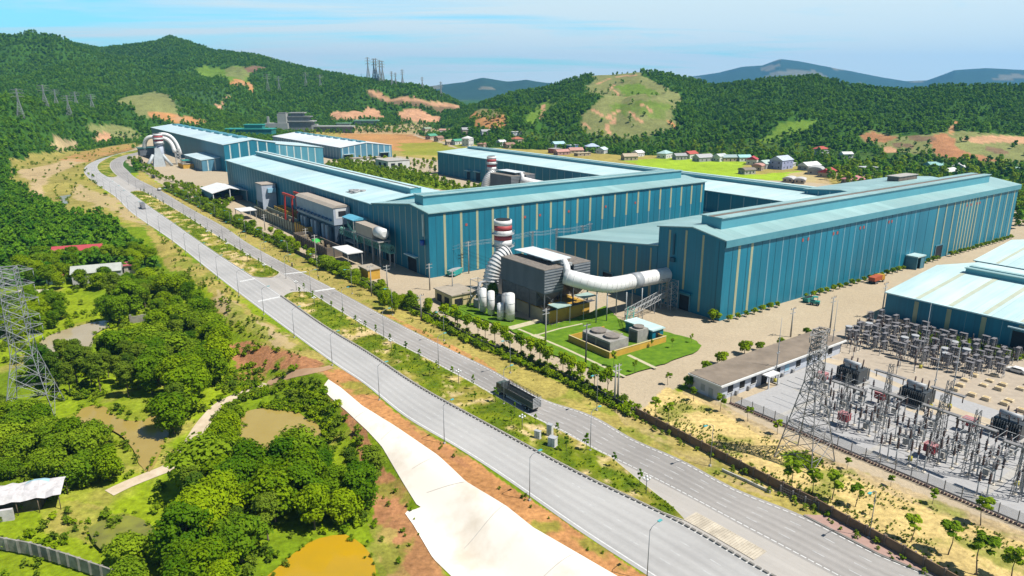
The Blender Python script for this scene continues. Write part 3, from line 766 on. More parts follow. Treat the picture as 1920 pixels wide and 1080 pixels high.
# medians: raised beds of weedy grass with kerbs
def closed_bed(name, px, z=0.16):
    return spline_closed([G0(*p) for p in px])
def spline_closed(P, step=2.5):
    P = [np.array(p) for p in P]; n = len(P); out = []
    for i in range(n):
        a, b, c, d = P[i - 1], P[i], P[(i + 1) % n], P[(i + 2) % n]
        L = np.linalg.norm(c - b); m = max(1, int(L / step))
        for k in range(m):
            t = k / m
            out.append(tuple(0.5 * ((2 * b) + (-a + c) * t + (2 * a - 5 * b + 4 * c - d) * t * t + (-a + 3 * b - 3 * c + d) * t ** 3)))
    return out
def between(Pl, Pr, ua, ub, n=90):
    """Bed between the inner edges from picture station ua to ub (stations are plan points on Pl)."""
    ia = int(np.argmin(np.hypot(Pl[:, 0] - ua[0], Pl[:, 1] - ua[1]))); ib = int(np.argmin(np.hypot(Pl[:, 0] - ub[0], Pl[:, 1] - ub[1])))
    i0, i1 = min(ia, ib), max(ia, ib)
    return resample(Pl[i0:i1 + 1], n), resample(Pr[i0:i1 + 1], n)
def bed_cover_mesh(name, A, B, rnd, z=0.17, cols=14, bareness=0.5):
    n = len(A); v = []; c = []
    for i in range(n):
        e = min(1, i / 3.0, (n - 1 - i) / 3.0); sh = math.sqrt(max(0.03, e)) if rnd else 1
        for k in range(cols + 1):
            q = 0.5 + (k / cols - 0.5) * sh * 0.985
            p = A[i] + (B[i] - A[i]) * q; v.append((p[0], p[1]))
    v = np.array(v); x, y = v[:, 0], v[:, 1]
    nb = fbm(x / 7, y / 7, 91, 4); n2 = fbm(x / 2.2, y / 2.2, 93, 4)
    g = np.array((0.15, 0.185, 0.008)); dk = np.array((0.08, 0.125, 0.006)); dr = np.array((0.30, 0.25, 0.05)); sd = np.array((0.50, 0.38, 0.19))
    f = sstep(.35, .65, n2)[:, None]; col = dk * (1 - f) + g * f
    f = sstep(.48, .66, nb)[:, None] * .85; col = col * (1 - f) + dr * f * (0.7 + 0.6 * n2[:, None]) + 0
    f = sstep(.57, .66, nb * .5 + n2 * .5)[:, None] * bareness * 1.6; f = np.clip(f, 0, 1); col = col * (1 - f) + sd * f
    zz = z + 0.12 * n2
    me = bpy.data.meshes.new(name)
    me.from_pydata([(a, b, h) for (a, b), h in zip(v, zz)], [], [(r * (cols + 1) + k, r * (cols + 1) + k + 1, (r + 1) * (cols + 1) + k + 1, (r + 1) * (cols + 1) + k) for r in range(n - 1) for k in range(cols)])
    ca = me.color_attributes.new('landcover', 'FLOAT_COLOR', 'POINT'); ca.data.foreach_set('color', np.concatenate([col, np.ones((len(v), 1))], 1).ravel())
    me.materials.append(bpy.data.materials['ground_cover']); me.polygons.foreach_set('use_smooth', [True] * len(me.polygons)); me.update()
    o = bpy.data.objects.new(name, me); COL.objects.link(o); structure(o)
    # outline for the kerb
    ring = []
    for i in range(n):
        e = min(1, i / 3.0, (n - 1 - i) / 3.0); sh = math.sqrt(max(0.03, e)) if rnd else 1
        ring.append((A[i] + (B[i] - A[i]) * (0.5 - 0.5 * sh), A[i] + (B[i] - A[i]) * (0.5 + 0.5 * sh)))
    return o, ring
kerb_mat = mat('kerb_concrete', (0.62, 0.59, 0.50), (0.42, 0.40, 0.34), 0.8, 0.9)
def kerb_wall(mb, P, h=0.2, w=0.16):
    P = [np.array(p) for p in P]
    for a, b in zip(P[:-1], P[1:]):
        t = b - a; l = np.linalg.norm(t)
        if l < 1e-3: continue
        nx, ny = -t[1] / l * w, t[0] / l * w
        i = len(mb.v)
        mb.v += [(a[0] - nx, a[1] - ny, 0.0), (a[0] + nx, a[1] + ny, 0.0), (b[0] + nx, b[1] + ny, 0.0), (b[0] - nx, b[1] - ny, 0.0),
                 (a[0] - nx, a[1] - ny, h), (a[0] + nx, a[1] + ny, h), (b[0] + nx, b[1] + ny, h), (b[0] - nx, b[1] - ny, h)]
        for q in ((4, 7, 6, 5), (0, 4, 5, 1), (3, 2, 6, 7), (0, 3, 7, 4), (1, 5, 6, 2)):
            mb.f.append(tuple(i + k for k in q)); mb.mi.append(0); mb.sm.append(False)
MEDIANS = [('median_near', (1272, 975), (526, 553), True, .85), ('median_middle', (482, 524), (242, 359), True, .8), ('median_far', (203, 333), (275, 278), True, .2)]
kb = MB(); MED_BEDS = {}
for nm, pa, pb, rnd, bare in MEDIANS:
    A, B = between(mid_l, mid_r, G0(*pa), G0(*pb), 150)
    if nm == 'median_near':      # its near end tapers away from the inner carriageway
        q_ = np.clip(arclen(A) / 22.0, 0, 1)[:, None]; B = A + (B - A) * (.22 + .78 * q_)
    o, ring = bed_cover_mesh('median', A, B, rnd, bareness=bare)
    MED_BEDS[nm] = (A, B)
    kerb_wall(kb, [r[0] for r in ring]); kerb_wall(kb, [r[1] for r in ring])
structure(kb.build('kerb', kerb_mat))
# narrow strip of laid slabs after the median ends, with a low barrier kerb
A, B = between(mid_l, mid_r, G0(1420, 1062), G0(1275, 977), 30)
sl = MB(); slab_m = mat('median_slabs', (0.68, 0.60, 0.47), (0.46, 0.40, 0.31), 0.5, 0.9)
for i in range(0, 29, 1):
    a0, a1 = A[i], A[i + 1]; b0, b1 = B[i], B[i + 1]; g = 0.06
    p = lambda P, Q, q: P + (Q - P) * q
    c = [p(p(a0, a1, g), p(b0, b1, g), .1), p(p(a0, a1, 1 - g), p(b0, b1, 1 - g), .1), p(p(a0, a1, 1 - g), p(b0, b1, 1 - g), .6), p(p(a0, a1, g), p(b0, b1, g), .6)]
    sl.prism([(q[0], q[1]) for q in c[::-1]], 0.045, 0.15)
structure(sl.build('median_paving', slab_m))

# low blocks of the dark kerb barrier along the outer carriageway's median side
kb = MB(); ia = int(np.argmin(np.hypot(mid_l[:, 0] - G0(526, 553)[0], mid_l[:, 1] - G0(526, 553)[1]))); PB = offset(mid_l[:ia], 0.45); dB = arclen(PB); s_ = 0.0
while s_ < min(dB[-1], 330):
    x, y, tx, ty = at_len(PB, dB, s_); w_, l_ = .20, .42
    kb.prism([(x - tx * l_ + ty * w_, y - ty * l_ - tx * w_), (x + tx * l_ + ty * w_, y + ty * l_ - tx * w_), (x + tx * l_ - ty * w_, y + ty * l_ + tx * w_), (x - tx * l_ - ty * w_, y - ty * l_ + tx * w_)], .03, .34); s_ += 1.25
structure(kb.build('kerb', conc_dark))
# ------------------------------------------------------------------ factory halls
wall_m = sheet_mat('cladding_blue', (0.004, 0.155, 0.228), (0.003, 0.122, 0.185), rough=0.5, axis=2)
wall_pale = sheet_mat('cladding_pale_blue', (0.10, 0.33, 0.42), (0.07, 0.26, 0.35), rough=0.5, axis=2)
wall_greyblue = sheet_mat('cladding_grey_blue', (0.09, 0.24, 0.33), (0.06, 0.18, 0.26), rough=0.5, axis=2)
roof_m = sheet_mat('roof_cyan', (0.36, 0.53, 0.52), (0.29, 0.46, 0.455), rough=0.42, spec=0.5, axis=1)
roof_x = sheet_mat('roof_cyan_cross', (0.36, 0.53, 0.52), (0.29, 0.45, 0.455), rough=0.42, spec=0.5, axis=0)
roof_white = sheet_mat('roof_white_cyan', (0.72, 0.86, 0.88), (0.60, 0.76, 0.79), rough=0.38, spec=0.5, axis=0)  # on the far roofs this near-white has low-angle glare painted in
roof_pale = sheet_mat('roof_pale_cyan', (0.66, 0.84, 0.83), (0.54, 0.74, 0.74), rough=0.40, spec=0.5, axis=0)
strip_m = mat('skylight_cream', (0.46, 0.47, 0.29), (0.36, 0.38, 0.25), 0.4, 0.5, stretch=(1, 1, .2))
strip_g = mat('skylight_grey', (0.17, 0.33, 0.40), (0.14, 0.28, 0.34), 0.4, 0.5)
strip_w = mat('skylight_white', (0.62, 0.72, 0.70), (0.52, 0.62, 0.60), 0.4, 0.5)
joint_m = mat('joint_dark', (0.012, 0.07, 0.105), (0.010, 0.06, 0.09), 0.4, 0.6)
flash_m = mat('flashing_blue', (0.085, 0.27, 0.32), (0.065, 0.22, 0.27), 0.3, 0.5)
vent_side = mat('vent_side', (0.10, 0.36, 0.43), (0.08, 0.30, 0.37), 0.2, 0.5)
rust_m = mat('dusty_brown', (0.16, 0.125, 0.10), (0.10, 0.08, 0.065), 0.5, 0.9)
dark_m = mat('dark_opening', (0.012, 0.013, 0.015), (0.006, 0.007, 0.008), 0.5, 0.8)
door_m = mat('door_frame_blue', (0.07, 0.20, 0.26), (0.05, 0.16, 0.21), 0.4, 0.6)
red_mark = mat('red_sign', (0.42, 0.10, 0.08), (0.34, 0.08, 0.06), 1, 0.6)
def hall(label, s0, s1, t0, t1, prof, axis, wall=None, roof=None, over=0.7, fascia=None, name='factory_hall'):
    o = gthing(name, label, 'factory hall', s0, t0)
    Lx, Ly = s1 - s0, t1 - t0
    span = Ly if axis == 's' else Lx; run = Lx if axis == 's' else Ly
    P = [(p * span, z) for p, z in prof]
    ax = 'x' if axis == 's' else 'y'
    mb = MB()
    # winding: profile polygon ccw in (cross, z)
    mb.extrude([(P[0][0], -0.3), (P[-1][0], -0.3)] + P[::-1], ax, 0, run)
    w = mb.build('wall', wall or wall_m, o)
    def ext(P, d):
        (a0, z0), (a1, z1) = P[0], P[1]; k = (z1 - z0) / (a1 - a0)
        (b0, y0), (b1, y1) = P[-2], P[-1]; k2 = (y1 - y0) / (b1 - b0)
        return [(a0 - d, z0 - d * k)] + P[1:-1] + [(b1 + d, y1 + d * k2)]
    E = ext(P, over)
    mb = MB(); mb.extrude([(a, z + .03) for a, z in E] + [(a, z + .38) for a, z in E[::-1]], ax, -0.45, run + 0.45)
    r = mb.build('roof', roof or (roof_m if axis == 's' else roof_x), o)
    o['dims'] = 0; del o['dims']
    H = dict(o=o, P=P, Lx=Lx, Ly=Ly, axis=axis, run=run, roof=r, wall=w)
    if fascia:   # deep gutter band along the near eave
        mb = MB(); mb.box(-0.5, run + 0.5, -over - .12, -over + 0.1, P[0][1] - fascia, P[0][1] + 0.25)
        mb.build('gutter', flash_m, o)
    return H
def eave_at(H, face, q):
    if (face in 'wx') == (H['axis'] == 's'):
        return float(np.interp(q, [p[0] for p in H['P']], [p[1] for p in H['P']]))
    return H['P'][0][1] if face in 'nw' else H['P'][-1][1]
def strips(H, face, qs, w=0.9, z0=0.4, drop=0.7, m=None, name='skylight_strip', proud=0.06, ztop=None):
    one = MB() if name == 'panel_joints' else None
    for q in qs:
        mb = one or MB()
        zt = min(eave_at(H, face, q - w / 2), eave_at(H, face, q + w / 2)) - drop
        zb = z0 if not callable(z0) else z0(q)
        if face == 'w': mb.box(-proud, 0.02, q - w / 2, q + w / 2, zb, zt)
        elif face == 'n': mb.box(q - w / 2, q + w / 2, -proud, 0.02, zb, zt)
        if one is None: mb.build(name, m or strip_m, H['o'])
    if one: one.build(name, m or strip_m, H['o'])
def door(H, face, q, w, h, canopy=True, canopy_m=None, dep=2.4):
    o = H['o']
    def bx(mb, a0, a1, d0, d1, z0, z1):
        if face == 'w': mb.box(-d1, -d0, a0, a1, z0, z1)
        else: mb.box(a0, a1, -d1, -d0, z0, z1)
    f = MB(); bx(f, q - w / 2 - .5, q - w / 2, 0, .3, 0, h + .5); bx(f, q + w / 2, q + w / 2 + .5, 0, .3, 0, h + .5); bx(f, q - w / 2, q + w / 2, 0, .28, h, h + .5)
    fr = f.build('door_frame', door_m, o)
    d = MB(); bx(d, q - w / 2, q + w / 2, 0, .12, 0, h); d.build('door', dark_m, fr)
    if canopy:
        c = MB(); bx(c, q - w / 2 - 1, q + w / 2 + 1, 0.1, dep, h + .9, h + 1.25); c.build('canopy', canopy_m or roof_pale, o)
def ridge_vent(H, a0, a1, c0, c1, z0, z1, capm=None, slot=True, m=None):
    """Raised ventilator running along the ridge; c0..c1 across, a0..a1 along."""
    o = H['o']; ax = H['axis']
    def bx(mb, p0, p1, q0, q1, u0, u1):
        if ax == 's': mb.box(p0, p1, q0, q1, u0, u1)
        else: mb.box(q0, q1, p0, p1, u0, u1)
    mb = MB(); bx(mb, a0, a1, c0, c1, z0, z1); v = mb.build('ridge_vent', m or vent_side, o)
    mb = MB(); bx(mb, a0 - .3, a1 + .3, c0 - .5, c0 + (c1 - c0) * .36, z1 + .01, z1 + .3); bx(mb, a0 - .3, a1 + .3, c1 - (c1 - c0) * .30, c1 + .5, z1 + .01, z1 + .3)
    mb.build('vent_cap', capm or roof_m, v)
    if slot:
        mb = MB(); bx(mb, a0 + .2, a1 - .2, c0 + (c1 - c0) * .37, c1 - (c1 - c0) * .31, z1 + .01, z1 + .12)
        mb.build('vent_slot', rust_m, v)
    return v
def frange(a, b, st): return [a + st * i for i in range(int((b - a) / st) + 1)]
def downpipe(H, face, q, z1):
    mb = MB()
    if face == 'w': mb.box(-.4, -.1, q - .2, q + .2, 0.2, z1)
    else: mb.box(q - .2, q + .2, -.4, -.1, 0.2, z1)
    mb.build('downpipe', strip_w, H['o'])

# right hand hall, long wall towards the switchyard
HR = hall('tallest blue hall at right with deep gutter band over its wall facing the yard', 179, 402, 135, 162.4, [(0, 26), (.47, 28.2), (1, 26.3)], 's', roof=roof_m, fascia=2.0)
ridge_vent(HR, 7, 207, 7.5, 15.5, 27.3, 31.2)
joints = frange(4, 222, 7.55)
strips(HR, 'n', joints, 0.16, 0.2, 2.2, joint_m, 'panel_joints', .05)
strips(HR, 'n', [q + 3.9 for q in joints if 18 < q < 120], 0.55, 0.3, 2.2, strip_g, 'faded_strip', .04)
strips(HR, 'n', [7.2, 13.8], 1.15, 0.3, 2.2, strip_m)
strips(HR, 'n', [141, 148.5, 156, 161.5, 164.5, 167.5, 170.5, 173.5, 176.5, 179.5, 188, 195, 203, 211, 219], 0.85, 0.3, 2.2, strip_m)
strips(HR, 'w', [2.2], 0.16, 0.2, .8, joint_m, 'panel_joints')
strips(HR, 'w', [8.5, 15.5, 22.5], 0.8, lambda q: 1 if q != 15.5 else 7, .9, mat('skylight_shaded', (0.50, 0.47, 0.28), (0.40, 0.38, 0.22), .4, .5))
door(HR, 'w', 14.5, 4.2, 5.2, True, wall_m, 1.2)
door(HR, 'n', 147, 6, 5.6, False)
mb = MB(); mb.m = 0; mb.box(118, 125, -5, -.1, 5, 5.5); mb.m = 1; mb.box(118.2, 118.6, -4.8, -.1, 0, 5); mb.box(124.4, 124.8, -4.8, -.1, 0, 5); mb.m = 2; mb.box(118.8, 124.2, -.4, -.1, 0, 4.9); mb.m = 1; mb.box(121.6, 124.3, -4.7, -4.5, 0, 4.9)
mb.build('porch', [roof_pale, door_m, dark_m], HR['o'])
for q in (42, 45.2, 61, 63.5, 79, 81.5, 100, 102.2, 168, 172, 178, 181): MB().box(q - .45, q + .45, -.12, -.05, 20.6, 21.7).build('wall_hatch', red_mark, HR['o'])
mb = MB(); mb.box(-.02, -.45, 20, 20.6, 18, 25); mb.box(-1, -.1, 19.4, 21.2, 15.6, 17); mb.build('downpipe', joint_m, HR['o'])
# lean-to on its far side
HA = hall('low blue lean-to hall with one wide sloping cyan roof behind the filter house', 179, 268.5, 162.6, 216.6, [(0, 19.6), (1, 13.2)], 's', roof=roof_m, over=.5)
strips(HA, 'w', frange(3, 53, 6.6), 0.7, 0.5, .8, MATS['skylight_shaded'])
door(HA, 'w', 24, 5, 5, False)
# cross hall behind the near filter house
HC = hall('big blue hall at centre, cream strips on the wall behind the banded chimney', 130.5, 291, 235, 284.5, [(0, 25.4), (.285, 27.1), (1, 22.8)], 's', roof=roof_m)
ridge_vent(HC, 3.2, 153, 9.5, 16.5, 26.2, 30.6, slot=False)
js = frange(3.2, 160, 7.55)
strips(HC, 'n', [q for i, q in enumerate(js)], 0.14, 0.2, .8, joint_m, 'panel_joints', .05)
strips(HC, 'n', [q + 3.9 for q in js], 1.05, lambda q: 0.5 if q < 52 else min(22.3, 13.2 + max(0, q - 60) * .02), .75, strip_m)
strips(HC, 'n', [q + 3.9 for q in js if q > 44], 0.45, 0.4, 9.8, strip_g, 'faded_strip', .04)
strips(HC, 'w', frange(3.5, 49, 5.05), 0.42, 0.5, .8, mat('skylight_dusky', (0.36, 0.40, 0.34), (0.28, 0.32, 0.28), .4, .5))
door(HC, 'w', 14.0, 7.5, 5.5, True, roof_pale, 1.6); door(HC, 'w', 34, 8, 7, False)
for q in (17, 31, 46, 54, 70, 92, 111): MB().box(q - .5, q + .5, -.12, -.05, 18.8, 19.8).build('wall_hatch', red_mark, HC['o'])
mb = MB(); mb.box(-.6, -.1, 3.4, 4.2, 16, 24.6); mb.build('downpipe', strip_w, HC['o'])
mb = MB(); mb.cyl(-.9, 3.8, 12.6, 14.6, .9, .9, 10); mb.build('blue_fan', mat('fan_blue', (0.02, 0.10, 0.45), (0.02, .08, .35), 1, .4), HC['o'])
# long hall along the highway
HL = hall('longest low blue hall beside the highway with a nearly white roof and many narrow strips', 130.5, 174, 284.7, 520, [(0, 22.5), (.5, 25.0), (1, 22.5)], 't', roof=sheet_mat('roof_glare', (0.66, 0.84, 0.85), (0.52, 0.74, 0.76), rough=.38, axis=0))  # glare off this roof is put into its near-white base colour
ridge_vent(HL, 2, 232, 20, 25.5, 24.4, 27.6, capm=roof_pale)
strips(HL, 'w', frange(4, 234, 5.4), 0.38, 0.5, .8, mat('skylight_far', (0.27, 0.42, 0.46), (0.22, 0.36, 0.40), .4, .5))
strips(HL, 'w', [30.5], 1.3, 0.5, .7, strip_w, 'downpipe')
mb = MB()
for k in range(5): mb.cyl(5.5 + (k % 3) * 2.0, 30 + (k // 3) * 3.5 + (k % 2), 22.9, 24.6, 1.1, 1.5, 8)
mb.box(3.5, 12, 29, 37, 23.0, 23.5)
mb.build('roof_fan', mat('grey_metal', (0.36, 0.36, 0.36), (0.22, 0.22, 0.22), .8, .5), HL['o'])
# middle hall on the far side of the courtyard
HM = hall('long blue hall beyond the courtyard with dark wall, the village right behind it', 307, 366, 178, 533, [(0, 18.2), (.5, 20.0), (1, 18.2)], 't', roof=roof_pale)
ridge_vent(HM, 0, 350, 27, 33, 19.6, 21.8, slot=False, capm=roof_m)
strips(HM, 'w', frange(5, 352, 7.9), 0.5, 0.5, .7, MATS['skylight_far'])
door(HM, 'w', 292, 6, 6.5); door(HM, 'w', 306, 5, 6, True); door(HM, 'w', 66, 8, 6, True)
# hall joined behind the right hand one
HP = hall('blue hall half hidden behind the tallest hall, boxy grey ventilator on its roof', 329, 420, 165.5, 203, [(0, 22), (.5, 23.6), (1, 22)], 's', roof=roof_m)
strips(HP, 'w', [6, 12, 18, 24, 30, 36], 0.6, 0.5, .7, MATS['skylight_far'])
mb = MB(); mb.m = 0; mb.box(54, 74, 18, 24, 23.4, 26.2); mb.m = 1; mb.box(53.6, 74.4, 17.6, 24.4, 26.21, 26.5); mb.build('roof_ventilator', [rust_m, conc_grey], HP['o'])
# low halls at the right edge
HS = hall('low blue hall with cream bands across its pale roof beside the switchyard', 223.5, 290, 8, 105.5, [(0, 8.8), (.5, 12.6), (1, 8.8)], 't', roof=roof_pale)
ridge_vent(HS, 2, 88, 31, 35.5, 12.3, 14.2, slot=False, capm=roof_m)
hs_q = frange(3.5, 97, 9.4)
strips(HS, 'w', hs_q, 1.3, 0.4, .6, MATS['skylight_shaded'])
strips(HS, 'w', [q + 4.7 for q in hs_q[:-1]], .16, .3, .6, strip_g, 'panel_joints')
for y in hs_q:
    MB().face([(.1, y - .7, 9.24), (30.8, y - .7, 12.75), (30.8, y + .7, 12.75), (.1, y + .7, 9.24)][::-1]).build('roof_skylight', mat('skylight_roof', (0.60, 0.64, 0.50), (0.52, 0.56, 0.42), .3, .5), HS['o'])
door(HS, 'w', 59, 5.5, 6.4, True, roof_white, 1.6)
HS2 = hall('second low blue hall with pale roof at the right edge beyond the cream-banded one', 293.5, 358, 30, 108, [(0, 8.8), (.5, 12.4), (1, 8.8)], 't', roof=roof_pale)
strips(HS2, 'w', frange(5, 74, 9.4), 1.2, 0.4, .6, MATS['skylight_shaded'])
for y in frange(5, 74, 9.4):
    MB().face([(.1, y - .6, 9.24), (31.8, y - .6, 12.75), (31.8, y + .6, 12.75), (.1, y + .6, 9.24)][::-1]).build('roof_skylight', MATS['skylight_roof'], HS2['o'])
# far group
HF1 = hall('farthest blue hall at the head of the works, ventilator humps on its ridge', 163, 208, 652, 985, [(0, 23.2), (.55, 26.6), (1, 23.2)], 't', roof=roof_white, wall=wall_m)
for k in range(9):
    mb = MB(); a = 30 + k * 33; mb.extrude([(20, 25.6), (30, 25.6), (28.6, 27.8), (21.4, 27.8)], 'y', a, a + 20); mb.build('roof_hump', flash_m, HF1['o'])
strips(HF1, 'n', frange(5, 44, 8), 1.1, 0.5, .8, strip_w)
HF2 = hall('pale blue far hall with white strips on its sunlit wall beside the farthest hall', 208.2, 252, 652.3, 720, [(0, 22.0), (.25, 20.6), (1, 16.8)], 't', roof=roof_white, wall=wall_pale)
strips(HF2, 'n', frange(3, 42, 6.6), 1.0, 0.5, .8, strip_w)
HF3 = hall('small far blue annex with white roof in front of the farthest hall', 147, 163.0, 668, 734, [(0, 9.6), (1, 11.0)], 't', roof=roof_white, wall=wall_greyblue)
strips(HF3, 'w', frange(5, 64, 7), .7, .4, .6, strip_w); strips(HF3, 'n', [5, 11], 1.0, .4, .6, strip_w)
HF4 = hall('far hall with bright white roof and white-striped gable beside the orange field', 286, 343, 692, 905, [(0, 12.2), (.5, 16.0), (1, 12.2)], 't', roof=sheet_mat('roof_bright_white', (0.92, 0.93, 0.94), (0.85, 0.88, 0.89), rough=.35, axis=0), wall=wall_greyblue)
strips(HF4, 'n', frange(2, 56, 6.6), 1.0, .4, .6, strip_w); strips(HF4, 'w', frange(4, 210, 8), .8, .4, .6, strip_w)
door(HF4, 'n', 8, 9, 4.4, True, roof_white); door(HF4, 'n', 48, 9, 4.4, True, roof_white)
for k in range(10):
    mb = MB(); a = 8 + k * 20.5; mb.extrude([(25, 15.3), (32, 15.3), (31, 17.3), (26, 17.3)], 'y', a, a + 12); mb.build('roof_hump', flash_m, HF4['o'])
# open white shed near the highway
o = gthing('open_shed', 'open-fronted white-roofed shed with dark interior beside the highway trees', 'shed', 108.8, 474)
mb = MB(); mb.extrude([(-.8, 6.6), (10.4, 9.3), (21.6, 6.6), (21.6, 6.95), (10.4, 9.65), (-.8, 6.95)], 'y', -.8, 31); mb.build('roof', mat('white_sheet', (0.88, 0.88, 0.86), (0.78, 0.78, 0.77), .3, .5), o)
mb = MB(); mb.box(0, .25, 0, 30, 2.4, 6.8); mb.box(20.7, 20.95, 0, 30, 0, 6.8); mb.box(0.25, 20.7, 29.7, 29.95, 0, 6.8); mb.build('wall', wall_greyblue, o)
for x in (0.1, 10.4, 20.8):
    mb = MB(); mb.box(x - .25, x + .25, -.25, .25, 0, 6.8 if x != 10.4 else 9.2); mb.build('post', mat('white_steel', (0.75, 0.77, 0.76), (0.6, 0.62, 0.62), 1, .5), o)
mb = MB(); mb.box(1, 20, 8, 26, 0, 2.6); mb.build('stored_goods', rust_m, o)
# plant along the long hall: raised machine house, cube building, awning, tank, gantry crane
wgrey = mat('pale_wall_blue_grey', (0.50, 0.55, 0.63), (0.40, 0.45, 0.53), .2, .8)
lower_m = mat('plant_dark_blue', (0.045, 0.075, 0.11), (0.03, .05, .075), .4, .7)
o = gthing('machine_house', 'long pale grey machine house with dusty roof between red gantry crane and long hall', 'building', 121.8, 308)
MB().box(0, 8, 0, 49, 10.5, 18.4).build('wall', wgrey, o)
mb = MB(); mb.extrude([(-.3, 18.42), (8.3, 18.42), (6.5, 19.5), (1.5, 19.5)], 'y', -.3, 49.3); mb.build('roof', mat('dusty_roof', (0.44, 0.38, 0.31), (0.34, 0.29, 0.24), .4, .9), o)
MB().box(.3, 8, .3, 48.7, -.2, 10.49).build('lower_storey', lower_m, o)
for k in range(10):
    MB().box(-1.4, -.05, 2 + k * 4.7, 5 + k * 4.7, 12.2, 13.0).build('fan_unit', mat('dark_blue_unit', (0.03, 0.12, 0.26), (0.02, .06, .14), .8, .5), o)
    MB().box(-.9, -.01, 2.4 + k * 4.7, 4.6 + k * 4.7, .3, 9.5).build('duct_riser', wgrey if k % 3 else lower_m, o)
MB().box(1.0, 7.2, -.06, -.01, 13.5, 18.0).build('end_panel', mat('white_panel', (.8, .8, .8), (.7, .7, .7), 1, .7), o)
MB().box(2.4, 5.8, -.3, -.07, 14.6, 16.8).build('window', dark_m, o)
o = gthing('machine_house', 'pale grey cube building with blue window unit beside the long hall', 'building', 121.5, 413)
MB().box(0, 8, 0, 11, -.2, 17.6).build('wall', wgrey, o)
MB().box(-.3, 8.3, -.3, 11.3, 17.61, 18.1).build('roof', MATS['dusty_roof'], o)
MB().box(3, 7.6, -2, -.05, 13.2, 15.6).build('window_unit', mat('light_blue_unit', (.35, .6, .75), (.25, .5, .66), 1, .5), o)
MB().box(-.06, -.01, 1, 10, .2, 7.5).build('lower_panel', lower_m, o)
o = gthing('blue_awning', 'bright blue sheet awning on a steel frame at the end of the grey machine house', 'awning', 122.5, 288)
mb = MB(); mb.extrude([(0, 15.4), (7, 15.4), (7, 15.7), (3.5, 16.7), (0, 15.7)], 'y', 0, 12); mb.build('roof', mat('sky_blue_sheet', (.16, .50, .66), (.12, .42, .58), .6, .5), o)
mb = MB()
for z in (5, 10): mb.box(.2, 6.8, .2, 11.8, z, z + .25)
mb.build('floor_slab', conc_grey, o)
for x in (.3, 6.7):
    for y in (.3, 11.7): MB().box(x - .15, x + .15, y - .15, y + .15, 0, 15.4).build('post', MATS.get('grey_metal') or mat('grey_metal', (0.36, 0.36, 0.36), (0.22, 0.22, 0.22), .8, .5), o)
o = gthing('storage_tank', 'white rounded vessel end sticking out of a brown-roofed housing before the long hall', 'tank', 122.5, 262)
mb = MB(); mb.tube([(2.5, 0, 13.6), (2.5, .8, 13.6), (2.5, 7, 13.6)], [1.2, 2.3, 2.3], 14); mb.build('vessel', mat('white_paint', (.84, .84, .82), (.74, .74, .72), .6, .5), o)
MB().box(.1, 4.9, 7.01, 24, 10.6, 15.4).build('housing', MATS['dusty_roof'], o)
MB().box(-.3, 5.3, .5, 24, 10.2, 10.55).build('platform', conc_grey, o)
for y in (1, 8, 16, 23):
    for x in (.2, 4.5): MB().box(x, x + .4, y, y + .4, 0, 10.2).build('leg', MATS['grey_metal'], o)
red_m = mat('crane_red', (0.62, 0.045, 0.02), (0.5, .035, .02), 1, .5)
o = gthing('gantry_crane', 'bright red gantry crane frame standing before the long hall', 'crane', 121, 361)
mb = MB(); mb.box(-.4, .4, -3, 14, 16.9, 18.1); mb.box(5.6, 6.4, -3, 14, 16.9, 18.1); mb.build('girder', red_m, o)
for y in (0, 11):
    for x in (0, 6): MB().tube([(x, y, 16.6), (x + (-.5 if x < 3 else .5), y + (-1 if y < 3 else 1), 0)], .45, 4, True, None, False).build('leg', red_m, o)
# courtyard and plant service blocks
def block(name, label, cat, s, t, w, d, h, wm, rm, z=0, over=.4, rh=.35, win=None):
    o = gthing(name, label, cat, s, t, z)
    mb = MB(); mb.box(0, w, 0, d, 0, h); mb.build('wall', wm, o)
    mb = MB(); mb.box(-over, w + over, -over, d + over, h + .01, h + rh); mb.build('roof', rm, o)
    for f, q, ww, z0, z1 in (win or []):
        mb = MB()
        if f == 'n': mb.box(q, q + ww, -.08, -.01, z0, z1)
        else: mb.box(-.08, -.01, q, q + ww, z0, z1)
        mb.build('window', dark_m, o)
    return o
cream_w = mat('cream_wall', (0.68, 0.56, 0.28), (0.56, 0.46, 0.24), .4, .85)
yellow_w = mat('yellow_wall', (0.72, 0.42, 0.05), (0.58, 0.34, 0.05), .4, .85)
flat_roof = mat('flat_roof_dusty', (0.42, 0.36, 0.28), (0.30, 0.26, 0.20), .4, .95)
block('guard_house', 'cream single-storey block with dusty flat roof near the white tanks', 'building', 117.2, 196.5, 9.5, 11.5, 4.2, cream_w, flat_roof, win=[('n', 1, 3, .6, 3), ('w', 2, 3, .4, 3), ('w', 7, 3, .4, 3)])
block('white_office', 'white flat-roofed block in the courtyard beside the long hall beyond', 'building', 287, 588, 22, 26, 7, mat('white_wall', (.78, .78, .75), (.66, .66, .63), .4, .85), conc_grey, win=[('n', 3, 4, 2, 5), ('n', 10, 4, 2, 5), ('w', 4, 5, 2, 5), ('w', 14, 5, 2, 5)])
block('service_block', 'low long white service block at foot of the far striped gable', 'building', 288, 668, 30, 8, 3.2, MATS['white_wall'], flat_roof, win=[('n', 3, 3, 1, 2.4), ('n', 12, 3, 1, 2.4), ('n', 21, 3, 1, 2.4)])
